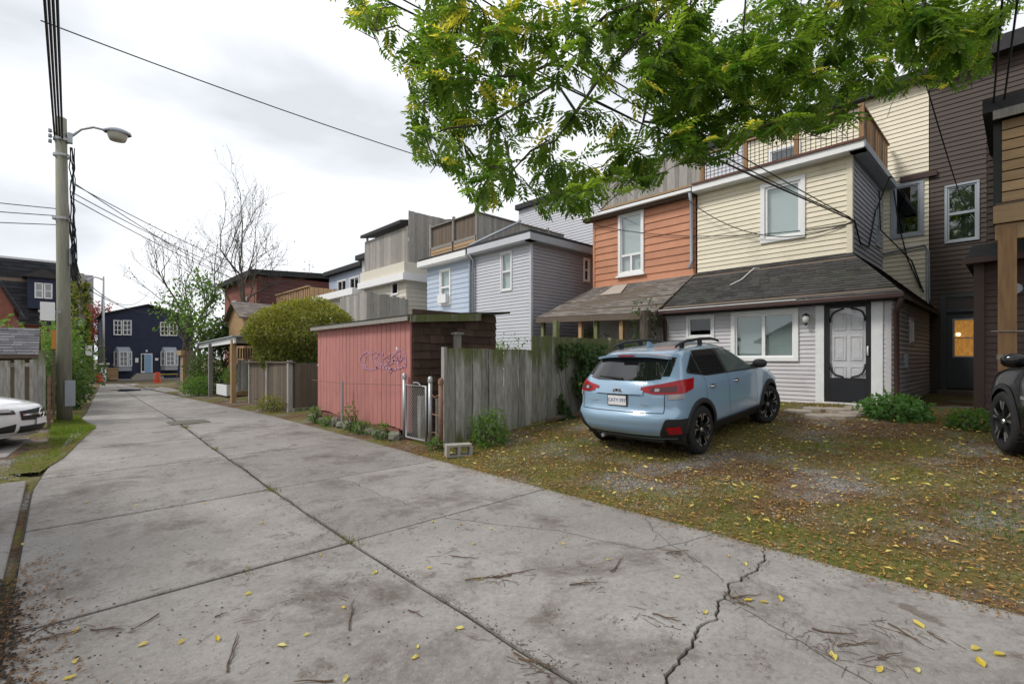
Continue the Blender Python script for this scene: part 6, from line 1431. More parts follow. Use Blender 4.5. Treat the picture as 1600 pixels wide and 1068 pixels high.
# pale car glimpsed beyond the carport
gc = empty('parked_car', (5.55, 18.95, .06), 'bluish white car nose showing past the brown corner fence', 'car')
gc.rotation_euler = (0, 0, R(180)); gc.location = (10.6, 20.6, .22)
G_ = Body(xr=W.t[0], xf=W.t[1], wd=W.t[2], Lr=.6, Lf=1.0, pr=2.4, pf=2.25)
G_.mesh(lofts(.18, 1.42, 40), paint('pale_blue_white_paint', (.5, .55, .62), 0), gc, [(.85, .33), (3.58, .33)])
G_.sband(gc, 'side_window', 1.0, 2.95, .96, lambda x: max(.97, min(1.33, .97 + (x - .95) * .5, .97 + (3.0 - x) * .6)), m_carglass, off=.006)
G_.wband(gc, 'grille', -.43, .43, .3, .6, m_plastic, off=.012, sides=(1,), front=True); G_.wband(gc, 'headlight', .5, 1.0, .6, .68, m_carglass, off=.012, front=True)
G_.wband(gc, 'windshield', -.6, .6, .97, 1.34, m_carglass, off=.006, sides=(1,), front=True)
for x in (.85, 3.58):
    for sg in (1, -1): wheel(gc, x, sg * .78, .33, .33, .215, sg, 0, 1)
# ================================================================ vegetation
def leaf_quad(m, p, d, n, L_, W_):
    """pointed leaf: two halves folded along the midrib"""
    d = d.normalized(); s = d.cross(n)
    if s.length < 1e-3: s = d.orthogonal()
    s.normalize(); u = s.cross(d).normalized(); e = u * (W_ * .25)
    m.add([p, p + d * (L_ * .4) + s * (W_ / 2) + e, p + d * L_, p + d * (L_ * .4) - s * (W_ / 2) + e], [(0, 1, 2), (0, 2, 3)])
def rv(rs): 
    while True:
        v = Vector((rs.uniform(-1, 1), rs.uniform(-1, 1), rs.uniform(-1, 1)))
        if .05 < v.length < 1: return v.normalized()
def cloud(m, c, r, n, L_, rs, shell=.55, lump=.28, droop=.3, tone=True, zmin=None, keep=None):
    c = Vector(c); r = Vector(r); sd = rs.random() * 50; i = 0; tries = 0
    while i < n and tries < n * 6:
        tries += 1
        v = rv(rs); k = (shell + (1 - shell) * rs.random() ** .6) * (1 + lump * 2 * mnoise.noise(v * 2.2 + Vector((sd, 0, 0))))
        p = c + Vector((v.x * r.x, v.y * r.y, v.z * r.z)) * k
        if zmin is not None and p.z < zmin: continue
        if keep and not keep(p): continue
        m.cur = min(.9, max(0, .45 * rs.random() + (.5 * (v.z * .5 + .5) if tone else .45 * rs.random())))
        d = (v * .6 + rv(rs) + Vector((0, 0, -droop))); leaf_quad(m, p, d, v + rv(rs) * .8, L_ * rs.uniform(.6, 1.2), L_ * rs.uniform(.4, .6)); i += 1
def plant(name, label, cat, base, c, r, n, L_, mat, seed, group=None, shell=.5, lump=.3, stems=5, **k):
    rs = random.Random(seed); e = empty(name, base, label, cat, group); m = MB(); cloud(m, c, r, n, L_, rs, shell, lump, **k); tag(m.build('foliage', mat, e), kind='stuff')
    s = MB(); b = Vector(base)
    for i in range(stems):
        v = rv(rs); q = Vector(c) + Vector((v.x * r[0], v.y * r[1], abs(v.z) * r[2])) * .7; s.tube([b + Vector((v.x * .1, v.y * .1, 0)), b.lerp(q, .5) + rv(rs) * .08, q], [.02, .014, .006], 5)
    s.build('stems', m_bark, e); return e
def keepout(x0=4.95): return lambda p: p.x > x0
rb = (6.25, 17.0, 0)
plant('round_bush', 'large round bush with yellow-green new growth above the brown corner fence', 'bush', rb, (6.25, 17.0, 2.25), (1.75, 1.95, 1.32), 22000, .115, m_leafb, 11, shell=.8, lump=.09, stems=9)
# ivy on the fence behind the car
iv = empty('ivy', (8.8, 6.8, .25), 'dark ivy curtain over the fence behind the blue crossover', 'ivy')
m = MB(); rs = random.Random(5)
for i in range(4200):
    x = 7.75 + 4.0 * rs.random() ** 1.25; z = .25 + rs.random() * 1.66; f = .10 + .12 * mnoise.noise(Vector((x * 1.6, z * 1.6, 3)))
    if mnoise.noise(Vector((x * 1.3, z * 1.3, 9))) < -.16: continue
    p = Vector((x, 6.83 - rs.random() * max(.03, f + .1), z)); m.cur = rs.random() * (.97 if rs.random() < .2 else .7); leaf_quad(m, p, Vector((rs.uniform(-.7, .7), -.35, -1)), Vector((rs.uniform(-.4, .4), -1, .4)), rs.uniform(.07, .15), rs.uniform(.07, .13))
tag(m.build('foliage', m_leafi, iv), kind='stuff'); m = MB()
for i in range(14):
    x = 7.8 + i * .28; pts = [(x + .1 * math.sin(k + i), 6.80, .2 + k * .3) for k in range(7)]; m.tube(pts, [.014 - .0015 * k for k in range(7)], 4)
m.build('vine_stems', m_bark, iv)
# vine-clad pillar beside the porch
vp = empty('vine_pillar', (11.6, 7.05, .5), 'vine-clad brown pillar between porch and grey ground floor', 'pillar')
m = MB(); m.tube([(11.6, 7.05, .4), (11.6, 7.05, 2.85)], [.17, .15], 10); m.build('pillar', m_bark, vp); m = MB()
for i in range(500):
    a = rs.uniform(0, 6.28); z = .6 + rs.random() * 2.6; k = .2 + rs.random() * .12
    if mnoise.noise(Vector((math.cos(a) * 1.5, math.sin(a) * 1.5, z * 2))) < 0: continue
    m.cur = rs.random() * .8; leaf_quad(m, Vector((11.55 + k * math.cos(a), 7.05 + k * math.sin(a), z)), Vector((math.cos(a), math.sin(a), -1)), Vector((math.cos(a), math.sin(a), .3)), .09, .07)
tag(m.build('foliage', m_leafi, vp), kind='stuff')
plant('porch_plant', 'leafy plant growing under the orange house porch roof', 'plant', (12.6, 9.7, .5), (12.5, 9.7, 2.0), (.5, .6, .5), 700, .1, m_leafi, 61)
# plants at the house foot
def broad(name, label, px, py, rx, rz, n, seed, mat=None, L_=.13):
    b = onG(px, py); return plant(name, label, 'plant', b, b + Vector((0, 0, rz * .5)), (rx, rx, rz), n, L_, mat or m_leafh, seed, shell=.45, lump=.25, stems=6, zmin=b.z + .02)
broad('leafy_plant', 'low broad-leaved green plant at the corner beside the storm door', 1400, 652, .50, .27, 900, 21, L_=.12)
broad('leafy_plant', 'small bright weed clump beside the black sport utility', 1520, 668, .33, .2, 450, 22, m_leafg, .09)
broad('leafy_plant', 'tall weed clump at the foot of the mossy fence', 765, 695, .33, .42, 500, 23, m_leafg, .09)
for i, (y, h_) in enumerate(((8.4, .3), (9.2, .28), (9.7, .55), (10.9, .2), (11.6, .4))):
    plant('weed', 'leafy weed rooted among the edging stones of the pink shed', 'weed', (4.55, y, 0), (4.5, y, h_ * .55), (.16, .22, h_ * .6), 160, .07, m_leafg, 30 + i, 'weeds beside the pink shed', zmin=.01)
plant('weed', 'small weed clump at the rusty gate post', 'weed', (4.6, 6.75, 0), (4.6, 6.75, .1), (.14, .14, .14), 120, .06, m_leafg, 39, zmin=.01)
plant('weed', 'dry shrub at the corner of the brown fence', 'weed', (4.6, 15.2, 0), (4.6, 15.3, .2), (.3, .9, .3), 500, .08, m_leafb, 40, zmin=-.02)
plant('garden_plants', 'tangled plants climbing between pink shed and cool grey house', 'plant', (9.4, 11.5, .4), (9.4, 11.0, 1.6), (1.5, 1.1, .7), 1200, .1, m_leafg, 41, shell=.3)
plant('shrub', 'leafy shrub filling the far side of the carport', 'shrub', (5.3, 28.5, -.2), (5.6, 28.6, .9), (.8, 1.6, 1.3), 2200, .16, m_leafi, 42, shell=.4)
plant('shrub', 'low shrub spilling out under the carport post', 'shrub', (4.9, 27, -.2), (4.9, 26.8, .25), (.7, 1.3, .5), 1200, .12, m_leafg, 43, shell=.4, zmin=-.25)
plant('shrub', 'green plants behind the white trough planter', 'shrub', (5.7, 24.3, .3), (5.7, 24.3, .75), (.3, .9, .45), 700, .1, m_leafg, 44)
# left hedge, vines on the far pole
for i, (x, y, z, rx, ry, rz, n, lab) in enumerate(((.1, 24, .7, .7, 2.6, 1.3, 2600, 'climbing hedge directly behind the tall utility pole'), (.2, 32, 1.6, 1.0, 3.2, 2.0, 3200, 'overgrown hedge at the foot of the vine-covered pole'), (.6, 40, 1.2, 1.4, 4, 2.2, 2400, 'far hedge on the left before the steel lamp pole'), (-3, 27, 1.6, 2.6, 2, 1.6, 2600, 'hedge above the low left shed'), (-6, 38, 2.6, 4, 3, 1.9, 2600, 'yellow-green hedge in front of the brick gable'))):
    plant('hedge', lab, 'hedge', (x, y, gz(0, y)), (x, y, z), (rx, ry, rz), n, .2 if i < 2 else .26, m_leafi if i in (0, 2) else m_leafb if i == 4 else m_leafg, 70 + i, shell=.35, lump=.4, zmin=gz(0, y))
vv = MB(); rs = random.Random(8)
for i in range(900):
    a = rs.uniform(0, 6.28); z = .5 + rs.random() * 4.9; k = .18 + .16 * rs.random(); vv.cur = rs.random() * .9
    leaf_quad(vv, Vector((.9 + k * math.cos(a), 32 + k * math.sin(a), z)), rv(rs) + Vector((0, 0, -.8)), rv(rs), .2, .16)
tag(vv.build('vine_foliage', m_leafb, p2), kind='stuff')
# ---------------------------------------------------------------- trees
def tree(name, label, base, h, spread, seed, leaves=0, leafm=None, L_=.2, depth=5, r0=.16, up=.55, leaf_from=0, cat='tree', lean=(0, 0)):
    rs = random.Random(seed); e = empty(name, base, label, cat); m = MB(); tips = []
    def grow(p, d, L, r, k):
        pts = [p]; q = p; dd = d
        n = 4
        for i in range(n):
            dd = (dd + rv(rs) * .16 + Vector((0, 0, .05 * up))).normalized(); q = q + dd * (L / n); pts.append(q)
        m.tube(pts, [r * (1 - .45 * i / n) for i in range(n + 1)], 7 if k == depth else 5 if k > 2 else 3, cap=False)
        if k <= leaf_from + 1: tips.append((q, dd)); tips.append((pts[2], dd))
        if k == 0: return
        c = 3 if k > 1 else 4
        for i in range(c):
            t = pts[2 + (i % 3)] if i < c - 1 else q
            nd = (dd * .8 + rv(rs) * spread + Vector((0, 0, up * .5))).normalized(); grow(t, nd, L * rs.uniform(.62, .8), r * .55, k - 1)
    grow(Vector(base), Vector((lean[0], lean[1], 1)).normalized(), h * .36, r0, depth)
    m.build('trunk', m_bark, e, smooth=True)
    if leaves:
        c = MB()
        for i in range(leaves):
            p, d = rs.choice(tips); c.cur = rs.random() * .93; leaf_quad(c, p + rv(rs) * L_ * 1.6, rv(rs) + Vector((0, 0, -.6)), rv(rs) + Vector((0, 0, .5)), L_ * rs.uniform(.6, 1.2), L_ * .5)
        tag(c.build('crown', leafm, e), kind='stuff')
    return e
tree('bare_tree', 'bare multi-branched tree beside the brick house', (9.4, 35, -.3), 13.2, .66, 3, 260, m_leafi, .16, 6, .2)
tree('bare_tree', 'second thin bare tree behind the leafy ailanthus', (7.0, 44, -.5), 13.5, .66, 9, 200, m_leafi, .18, 6, .2)
tree('leafy_tree', 'slender green-leaved tree rising over the carport', (6.4, 37, -.4), 7.8, .7, 14, 1100, m_leafg, .28, 4, .15)
tree('leafy_tree', 'dark leafy tree low behind the carport roof', (8.4, 38.5, -.4), 5.2, .8, 15, 1600, m_leafi, .34, 4, .14)
tree('red_tree', 'sparse red-leaved tree left of the navy house', (2.6, 80, -.9), 10.5, .75, 17, 1800, m_leafr, .4, 4, .2)
tree('roof_tree', 'green tree top beyond the brown house roof', (31, -1.5, 0), 14.5, .8, 18, 5000, m_leafg, .5, 4, .3)
tree('roof_tree', 'green tree top behind the orange house roof', (31, 22, 0), 12.2, .8, 19, 4000, m_leafg, .5, 4, .3)
# ---------------------------------------------------------------- overhanging locust
def inpoly(x, y, P):
    c = False; n = len(P)
    for i in range(n):
        (x0, y0), (x1, y1) = P[i], P[i - 1]
        if (y0 > y) != (y1 > y) and x < (x1 - x0) * (y - y0) / (y1 - y0) + x0: c = not c
    return c
OUT = [(535, -400), (540, 30), (590, 55), (603, 105), (640, 125), (628, 180), (640, 262), (690, 255), (715, 295), (745, 335), (800, 320), (850, 345), (885, 335), (925, 345), (950, 305), (1005, 300), (1030, 290), (1045, 250), (1100, 262), (1140, 255), (1165, 205), (1200, 225), (1290, 205), (1335, 205), (1375, 180), (1430, 135), (1500, 140), (1550, 115), (1540, 85), (1590, 20), (1680, -30), (1800, -400)]
rs = random.Random(21)
tb = Vector((8.4, -3.0, gz(8.4, -3)))
lt_ = empty('locust_tree', tb, 'overhanging locust tree with yellowing compound leaves above the yard', 'tree')
nodes = []          # (pos, parent index, radius computed later)
def chain(pts, par=-1):
    for p in pts:
        nodes.append([Vector(p), par]); par = len(nodes) - 1
    return par
A_ = lambda px, py, d: atD(px, py, d)
fork = chain([tb + Vector((0, 0, -.05)), tb + Vector((.05, .05, 1.5)), tb + Vector((-.05, .2, 3.2)), tb + Vector((-.2, .5, 4.6))])
l1 = chain([(7.9, -1.8, 5.9), (7.5, -.6, 6.7), A_(1350, -170, 6.6), A_(1200, -75, 6.8), A_(1100, -15, 6.8)], fork)
l1b = chain([A_(1045, 12, 6.8), A_(1000, 60, 6.7), A_(965, 95, 6.65), A_(935, 125, 6.6), A_(900, 175, 6.5), A_(868, 220, 6.4), A_(830, 235, 6.35), A_(805, 262, 6.3)], l1)
l2 = chain([A_(1000, 5, 6.9), A_(950, 22, 6.8), A_(905, 60, 6.7), A_(870, 95, 6.6), A_(820, 118, 6.5), A_(765, 120, 6.4), A_(720, 105, 6.3), A_(680, 75, 6.2), A_(620, 40, 6.1)], l1)
l3 = chain([A_(1060, 40, 7.2), A_(1045, 90, 7.2), A_(1015, 140, 7.2), A_(1005, 190, 7.2), A_(990, 235, 7.1)], l1)
l4 = chain([A_(1165, 0, 7.0), A_(1160, 70, 7.2), A_(1150, 150, 7.3), A_(1135, 210, 7.3)], l1 - 1)
l5 = chain([A_(1330, -60, 6.7), A_(1290, 20, 7.0), A_(1240, 90, 7.2), A_(1215, 160, 7.3)], l1 - 2)
l6 = chain([A_(1430, -60, 6.4), A_(1450, 30, 6.9), A_(1480, 80, 7.1), A_(1515, 110, 7.2)], l1 - 2)
l7 = chain([A_(870, 130, 6.5), A_(820, 160, 6.3), A_(760, 195, 6.1), A_(700, 200, 6.0), A_(665, 215, 5.9)], l1b - 3)
l8 = chain([A_(900, -60, 6.4), A_(780, -40, 6.0), A_(650, -60, 5.8)], l1)
l9 = chain([A_(1380, 40, 7.2), A_(1330, 110, 7.4), A_(1320, 170, 7.4)], l6 - 3)
pts = []
tgt = 760
while len(pts) < tgt:
    px = rs.uniform(535, 1700); py = rs.uniform(-260, 350)
    if not inpoly(px, py - 14, OUT): continue
    wgt = 1.0 if px > 1000 else .45
    if py < 0: wgt *= .3
    if 870 < px < 1000 and 60 < py < 230: wgt *= .35
    if 1300 < px and py > 60 and px < 1500: wgt *= .8
    if rs.random() > wgt: continue
    d = rs.uniform(5.4, 7.4) if px < 950 else rs.uniform(5.8, 8.6)
    if d > 7.4 and px < 1100: d = 7.2
    pts.append(A_(px, py, d))
pts.sort(key=lambda p: min((p - n_[0]).length for n_ in nodes))
ends = []
for p in pts:
    bi = min(range(3, len(nodes)), key=lambda i: (nodes[i][0] - p).length); q = nodes[bi][0]; L_ = (p - q).length
    k = max(1, int(L_ / .22)); par = bi
    for i in range(1, k + 1):
        t = i / k; x = q.lerp(p, t) + (rv(rs) * .05 if i < k else Vector()) + Vector((0, 0, .10 * L_ * math.sin(math.pi * t)))
        nodes.append([x, par]); par = len(nodes) - 1
    ends.append(par)
wt = [0.0] * len(nodes); ch = [0] * len(nodes)
for i in range(len(nodes) - 1, -1, -1):
    wt[i] = max(wt[i], 1.0)
    if nodes[i][1] >= 0: wt[nodes[i][1]] += wt[i]; ch[nodes[i][1]] += 1
rad = [min(.24, .0042 * w_ ** .46) for w_ in wt]
m = MB(); thick = {0: .24, 1: .21, 2: .19, 3: .17}
for i, (p, par) in enumerate(nodes):
    if par < 0: continue
    r0, r1 = thick.get(par, rad[par]), thick.get(i, rad[i]); r0 = min(r0, r1 * 1.6)
    m.tube([nodes[par][0], p], [r0, r1], 8 if r1 > .03 else 4, cap=False)
m.build('trunk', m_bark, lt_, smooth=True)
cm = MB()
def compound(base, d, L_, sp):
    d = d.normalized(); sidev = d.cross(Vector((0, 0, 1)))
    if sidev.length < .1: sidev = Vector((1, 0, 0))
    sidev.normalize(); sidev = (sidev + rv(rs) * .35).normalized(); up_ = sidev.cross(d).normalized(); p = base; np_ = rs.randint(5, 7)
    for i in range(np_ + 1):
        t = (i + 1) / (np_ + 1); d = (d + Vector((0, 0, -.07))).normalized(); p = p + d * (L_ / (np_ + 1))
        ll = sp * (.7 + .5 * math.sin(math.pi * t)) * rs.uniform(.85, 1.1)
        if i == np_: leaf_quad(cm, p, d, up_, ll, ll * .40)
        else:
            for s_ in (1, -1): leaf_quad(cm, p, sidev * s_ * .85 + d * .6 + Vector((0, 0, -.25)) + rv(rs) * .12, up_ + rv(rs) * .25, ll, ll * .40)
yc = [A_(760, 30, 6.3), A_(700, 60, 6.2), A_(730, 165, 6.1), A_(820, 20, 6.5), A_(610, 20, 6.1)]
ctr = A_(1100, 0, 7)
for e in ends:
    p = nodes[e][0]; par = nodes[nodes[e][1]][0]; tw = (p - par).normalized()
    nl = rs.randint(6, 9)
    for k in range(nl):
        t = rs.random(); b = par.lerp(p, .2 + .8 * t)
        d = tw * .7 + rv(rs) * .9 + Vector((0, 0, -.35))
        if rs.random() < .07: continue
        Lf = rs.uniform(.26, .40); tip = b + d.normalized() * Lf * .9 + Vector((0, 0, -.06)); q = proj(tip)
        if q and q[1] > -5 and not inpoly(q[0], q[1], OUT): continue
        near = min((b - y).length for y in yc); yl = rs.random() < (.38 if near < .3 else .12 if near < .7 else .03)
        cm.cur = .97 if yl else rs.random() * .88
        compound(b, d, Lf, rs.uniform(.075, .125))
tag(cm.build('crown', m_leaf, lt_), kind='stuff')

# ================================================================ ground cover and litter
rs = random.Random(31)
def moss(x, y): return mnoise.noise(Vector((x * .55, y * .55, 2.2))) + .5 * mnoise.noise(Vector((x * 1.7, y * 1.7, 5)))
m = MB(); n = 0
while n < 60000:
    x = 4.2 + 8.2 * rs.random() ** 1.3; y = rs.uniform(-2.5, 6.8)
    f = moss(x, y)
    edge = x - 4.3
    if f < -.05 - .25 * rs.random(): continue
    if edge < .25 and rs.random() < .6: continue
    z = gtop(x, y); h_ = rs.uniform(.012, .036) * (1 + max(0, f) * 1.6); a = rs.uniform(0, 6.28); w_ = rs.uniform(.0025, .005); lx, ly = rs.uniform(-.6, .6) * h_, rs.uniform(-.6, .6) * h_
    m.cur = rs.random() ** .8 * .97; m.mi = 1 if f > .12 + .3 * rs.random() else 0; m.add([(x - w_ * math.cos(a), y - w_ * math.sin(a), z - .004), (x + w_ * math.cos(a), y + w_ * math.sin(a), z - .004), (x + lx, y + ly, z + h_)], [(0, 1, 2)]); n += 1
tag(m.build('grass', [m_grass, m_grassg]), 'short olive moss and grass patches on the parking yard', 'grass', kind='stuff')
# verge at the foot of the utility pole and centre-joint tufts
m = MB(); n = 0
VP = [(15, 742), (62, 738), (100, 715), (125, 690), (150, 668), (118, 650), (86, 655), (78, 672), (75, 690), (60, 700), (20, 716)]
Pv = [onG(*p) for p in VP]; Pv2 = [(p.x, p.y) for p in Pv]; bx0, bx1, by0, by1 = min(p[0] for p in Pv2), max(p[0] for p in Pv2), min(p[1] for p in Pv2), max(p[1] for p in Pv2)
while n < 9000:
    x = rs.uniform(bx0, bx1); y = rs.uniform(by0, by1)
    if not inpoly(x, y, Pv2): continue
    f = mnoise.noise(Vector((x * .9, y * .9, 7)))
    hh = (.075 if y > 13.5 else .035) * rs.uniform(.5, 1.4) * (1 + f * .8); z = max(gtop(x, y), gz(x, y) + .0); a = rs.uniform(0, 6.28); w_ = .006; m.cur = rs.random() ** .7 * (.9 if f > .1 else .99)
    m.add([(x - w_ * math.cos(a), y - w_ * math.sin(a), z - .01), (x + w_ * math.cos(a), y + w_ * math.sin(a), z - .01), (x + rs.uniform(-.5, .5) * hh, y + rs.uniform(-.5, .5) * hh, z + hh)], [(0, 1, 2)]); n += 1
tag(m.build('verge_grass', m_grassg), 'green grass verge at the foot of the tall utility pole', 'grass', kind='stuff')
vb = MB(); vb.add([(p.x, p.y, p.z + .012) for p in Pv], [tuple(range(len(Pv)))]); tag(vb.build('verge', m_ground), 'earth verge below the tall utility pole', 'verge', kind='structure')
m = MB()
for (cx0, cy0, nn) in ((xc(6.1), 6.1, 60), (xc(3.95), 3.95, 50), (xc(9.5), 9.6, 40), (xc(13.2), 13, 120), (1.0, 3.85, 15)):
    for i in range(nn):
        x = cx0 + rs.gauss(0, .035); y = cy0 + rs.gauss(0, .08); h_ = rs.uniform(.015, .05); a = rs.uniform(0, 6.28); m.cur = rs.random()
        m.add([(x - .004 * math.cos(a), y - .004 * math.sin(a), gz(2, y) - .012), (x + .004 * math.cos(a), y + .004 * math.sin(a), gz(2, y) - .012), (x + rs.uniform(-.03, .03), y + rs.uniform(-.03, .03), gz(2, y) + h_)], [(0, 1, 2)])
tag(m.build('joint_tufts', m_grass), 'small grass tufts in the alley centre joint', 'grass', kind='stuff')
# gravel stones
m = MB()
def stone(x, y, z, s):
    j = lambda: rs.uniform(.6, 1.25); a = rs.uniform(0, 6.28); c, q = math.cos(a), math.sin(a)
    L6 = [(s * j(), 0, 0), (0, s * .8 * j(), 0), (-s * j(), 0, 0), (0, -s * .8 * j(), 0)]
    V = [(x + p[0] * c - p[1] * q, y + p[0] * q + p[1] * c, z) for p in L6] + [(x + rs.uniform(-.3, .3) * s, y + rs.uniform(-.3, .3) * s, z + s * .6 * j())]
    m.cur = rs.random() ** 1.4; m.add(V, [(0, 1, 4), (1, 2, 4), (2, 3, 4), (3, 0, 4)])
n = 0
while n < 17000:
    x = 4.2 + 7.9 * rs.random() ** 1.35; y = rs.uniform(-2.5, 6.8); f = moss(x, y)
    if f > .05 + .3 * rs.random(): continue
    if x < 4.33 and rs.random() < .5: continue
    stone(x, y, gtop(x, y) - .002, rs.uniform(.006, .017)); n += 1
for i in range(2500):
    x = rs.uniform(-3.5, -.35); y = rs.uniform(8.9, 10.6); stone(x, y, gtop(x, y), rs.uniform(.008, .018))
tag(m.build('gravel', m_gravel), 'loose grey gravel stones scattered over the parking yard', 'gravel', kind='stuff')
# brown leaf litter on the yard and along the slab edge
m = MB()
def lit(x, y, z, s, r_):
    a = rs.uniform(0, 6.28); m.cur = r_; leaf_quad(m, Vector((x, y, z + .006)), Vector((math.cos(a), math.sin(a), rs.uniform(-.1, .35))), Vector((rs.uniform(-.5, .5), rs.uniform(-.5, .5), 1)), s, s * .4)
for i in range(30000):
    x = 4.25 + 8 * rs.random() ** 1.2; y = rs.uniform(-2.5, 6.8)
    lit(x, y, gtop(x, y) + .008, rs.uniform(.018, .055), rs.random() ** .9 * (.92 if rs.random() < .93 else 1))
for i in range(950):
    x = 4.3 + 7.8 * rs.random(); y = rs.uniform(-2.5, 6.8); lit(x, y, gtop(x, y) + .02, rs.uniform(.05, .085), .97 + .03 * rs.random())
for i in range(1500):
    x = 4.27 - abs(rs.gauss(0, .10)); y = rs.uniform(-2, 6.9); lit(x, y, .0, rs.uniform(.012, .03), rs.random() * .9)
for i in range(900):
    x = -.25 + abs(rs.gauss(0, .16)); y = rs.uniform(2.6, 5.2); lit(x, y, .002, rs.uniform(.015, .035), rs.random() * .22)
for i in range(350):
    x = 4.5 + rs.gauss(0, .15); y = rs.uniform(6.2, 8.3); lit(x, y, gz(x, y) + .01, rs.uniform(.015, .04), rs.random() * .9)
tag(m.build('leaf_litter', m_litter), 'brown and yellow leaf litter over the yard and slab edges', 'leaf litter', kind='stuff')
# crumbled soil and clippings washed over the left slab edge
m = MB()
for i in range(2600):
    y = rs.uniform(2.3, 5.0); e = .34 * math.sin(math.pi * (y - 2.3) / 2.7) ** .7; x = -.38 + abs(rs.gauss(0, .55)) * e; s_ = rs.uniform(.004, .016) * (1.3 if x < -.15 else .7)
    stone(x, y, .001 + (.012 * rs.random() if x < -.1 else 0), s_)
tag(m.build('soil_crumbs', M('soil_crumb', (.05, .037, .026), .95, var=.5)), 'dark soil crumbs washed over the left slab edge', 'soil', kind='stuff')
m = MB()
# small debris specks on the slabs
m = MB()
for i in range(2600):
    x = rs.uniform(-.15, 4.2); y = rs.uniform(.9, 7) if rs.random() < .75 else rs.uniform(7, 13)
    if mnoise.noise(Vector((x * 1.2, y * 1.2, 8))) < -.1 and rs.random() < .7: continue
    a = rs.uniform(0, 6.28); s = rs.uniform(.003, .012); b = s * rs.uniform(.2, .7); m.cur = rs.random()
    m.add([(x + s * math.cos(a), y + s * math.sin(a), .003), (x - b * math.sin(a), y + b * math.cos(a), .006), (x - s * math.cos(a), y - s * math.sin(a), .003), (x + b * math.sin(a), y - b * math.cos(a), .004)], [(0, 1, 2, 3)])
tag(m.build('debris', M('dark_debris', (.05, .04, .03), .9, var=.5)), 'fine dark plant debris scattered on the alley slabs', 'debris', kind='stuff')
# loose brown leaf stalks lying on the slabs
m = MB()
for (px, py, n_, sp) in ((1155, 935, 16, .13), (1275, 1000, 22, .2), (785, 903, 14, .13), (1400, 985, 20, .18), (835, 1040, 16, .18), (925, 912, 12, .12), (60, 985, 30, .25), (1010, 965, 8, .12), (1340, 1025, 18, .25), (690, 870, 8, .12), (1060, 868, 8, .15), (400, 960, 8, .3), (560, 900, 8, .3)):
    c = onG(px, py); a0 = rs.uniform(0, 3.1)
    for i in range(n_):
        a = a0 + rs.gauss(0, .7); L_ = rs.uniform(.03, .13); x, y = c.x + rs.gauss(0, sp * .5), c.y + rs.gauss(0, sp * .5); dx, dy = math.cos(a) * L_ / 2, math.sin(a) * L_ / 2
        m.tube([(x - dx, y - dy, .003), (x + rs.uniform(-.01, .01), y + rs.uniform(-.01, .01), .004 + rs.random() * .005), (x + dx, y + dy, .003)], [.0015, .0016, .001], 3)
tag(m.build('leaf_stalks', m_twig), 'fine brown leaf stalks strewn over the concrete alley', 'debris', kind='stuff')
# crumbs gathered along the joints
m = MB()
for i in range(5200):
    y = rs.uniform(.9, 16)
    if i % 4: x = xc(y) + rs.gauss(0, .035)
    else: x = rs.uniform(-.2, 4.2); y = rs.choice(JY[2:8]) + rs.gauss(0, .022)
    if mnoise.noise(Vector((x * 2, y * 2.5, 3))) < -.15: continue
    stone(x, y, gz(2, y) + .001, rs.uniform(.002, .007))
tag(m.build('joint_crumbs', M('joint_crumb', (.06, .05, .04), .95, var=.5)), 'dark crumbs gathered along the alley slab joints', 'debris', kind='stuff')
# single yellow leaves lying on the slabs
LV = [(440, 1009, .10), (118, 986, .10), (222, 1008, .08), (283, 1004, .07), (340, 999, .09), (117, 1034, .09), (108, 1060, .09), (388, 928, .09), (478, 993, .06), (585, 896, .08), (717, 982, .09), (652, 1011, .07), (648, 1028, .08), (540, 1062, .08), (410, 817, .07), (587, 894, .08), (675, 815, .06), (720, 820, .06), (740, 850, .07), (670, 888, .06), (748, 905, .08), (1057, 902, .08), (1169, 938, .10), (1194, 941, .09), (1220, 936, .11), (1165, 882, .09), (1436, 976, .13), (1302, 1026, .12), (1375, 1047, .10), (1433, 1048, .09), (1525, 1014, .12), (1533, 1036, .13), (1562, 1023, .13), (1102, 957, .09), (1138, 869, .07), (950, 875, .06), (320, 787, .06), (213, 790, .06), (135, 785, .06), (35, 851, .07), (535, 950, .07), (500, 868, .06), (880, 850, .06), (766, 826, .06)]
for i, (px, py, s) in enumerate(LV):
    p = onG(px, py); a = rs.uniform(0, 6.28); m = MB(); m.cur = rs.random() if i != 20 else .1; d = Vector((math.cos(a), math.sin(a), .05)); sd_ = Vector((-d.y, d.x, 0)); c = p + Vector((0, 0, .006)); s *= .62
    V = [c - d * s * .5]; 
    for (t, w_) in ((-.25, .17), (.05, .24), (.3, .15)): V.append(c + d * s * t + sd_ * s * w_ + Vector((0, 0, rs.uniform(.0, .012))))
    V.append(c + d * s * .55 + Vector((0, 0, .006)))
    for (t, w_) in ((.3, .15), (.05, .24), (-.25, .17)): V.append(c + d * s * t - sd_ * s * w_ + Vector((0, 0, rs.uniform(.0, .012))))
    mid = [c - d * s * .25 - Vector((0, 0, .003)), c + d * s * .05 - Vector((0, 0, .003)), c + d * s * .3 - Vector((0, 0, .003))]
    V += mid; m.add(V, [(0, 8, 1), (1, 8, 9, 2), (2, 9, 10, 3), (3, 10, 4), (0, 7, 8), (7, 6, 9, 8), (6, 5, 10, 9), (5, 4, 10)])
    tag(m.build('fallen_leaf', m_yel), 'yellow fallen leaf lying on the concrete alley', 'leaf', 'fallen leaves on the alley slabs')
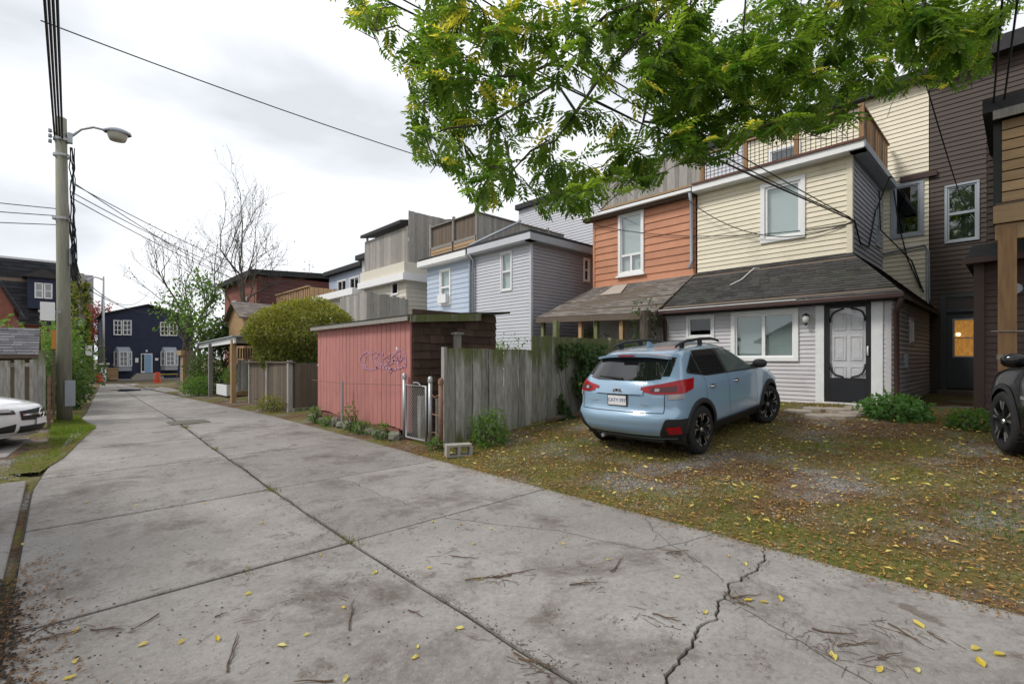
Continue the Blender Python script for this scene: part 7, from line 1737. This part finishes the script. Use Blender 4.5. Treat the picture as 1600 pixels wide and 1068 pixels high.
# twigs
TW = [((770, 903), (838, 890)), ((728, 907), (800, 900)), ((352, 1052), (372, 990)), ((545, 985), (552, 937)), ((337, 965), (355, 958)), ((140, 985), (190, 983)), ((705, 871), (750, 873)), ((955, 895), (972, 873)), ((1130, 925), (1180, 955)), ((1140, 935), (1190, 930)), ((1390, 975), (1445, 1010)), ((1270, 985), (1340, 995)), ((1310, 1010), (1375, 1005)), ((1020, 960), (1065, 972)), ((890, 915), (950, 910)), ((1040, 865), (1075, 860)), ((1370, 1030), (1410, 1020)), ((640, 955), (660, 965)), ((810, 1030), (870, 1045)), ((800, 1020), (850, 1050)), ((1450, 990), (1480, 1005)), ((520, 1064), (460, 1066)), ((250, 960), (200, 990)), ((60, 1000), (130, 985)), ((20, 1010), (90, 975))]
for (a, b) in TW:
    p, q = onG(*a), onG(*b); n_ = 5; pts = [p.lerp(q, k / n_) + Vector((rs.uniform(-.008, .008), rs.uniform(-.008, .008), .006 + rs.uniform(0, .008))) for k in range(n_ + 1)]
    m = MB(); m.tube(pts, [.005 - .0006 * k for k in range(n_ + 1)], 5)
    for k in (1, 2, 3):
        if rs.random() < .6: m.tube([pts[k], pts[k] + (pts[k + 1] - pts[k]) * .9 + Vector((rs.uniform(-.04, .04), rs.uniform(-.04, .04), .004))], [.003, .0015], 4)
    tag(m.build('twig', m_twig), 'thin brown twig lying on the concrete alley', 'twig', 'twigs on the alley slabs')

# ================================================================ left side of the alley behind the camera's view: garages facing the yard
for i, (y0, y1, lab, mt) in enumerate(((-9.5, -3.8, 'white sided garage across the alley from the brown house', m_greyside), (4.0, 9.5, 'cream sided garage across the alley from the beige house', m_cream))):
    ga = empty('garage', (-5, (y0 + y1) / 2, 0), lab, 'garage'); f3 = Fr((-2.6, 0, 0), (0, 1, 0), (1, 0, 0))
    siding(ga, f3, y0, y1, 0, 2.6, .2, mt, [(y0 + .8, y1 - .8, 0, 2.2)])
    d_ = MB()
    for k in range(4): d_.fb(f3, y0 + .8, y1 - .8, .02 + k * .545, .55 + k * .545, -.06, -.01)
    d_.build('garage_door', m_white, ga)
    b_ = MB(); ym = (y0 + y1) / 2
    b_.add([(-2.62, y0, 2.6), (-2.62, y1, 2.6), (-2.62, ym, 4.0)], [(0, 1, 2)]); b_.build('gable', mt, ga)
    block(ga, -8, -2.75, y0 + .05, y1 - .05, 0, 2.58, m_dark)
    shingles(ga, (-8.2, y0 - .3, 2.45), (-2.3, y0 - .3, 2.45), (-2.3, ym, 4.05), (-8.2, ym, 4.05), .2, .3, m_shingle, seed=90 + i); shingles(ga, (-2.3, y1 + .3, 2.45), (-8.2, y1 + .3, 2.45), (-8.2, ym, 4.05), (-2.3, ym, 4.05), .2, .3, m_shingle, seed=95 + i)
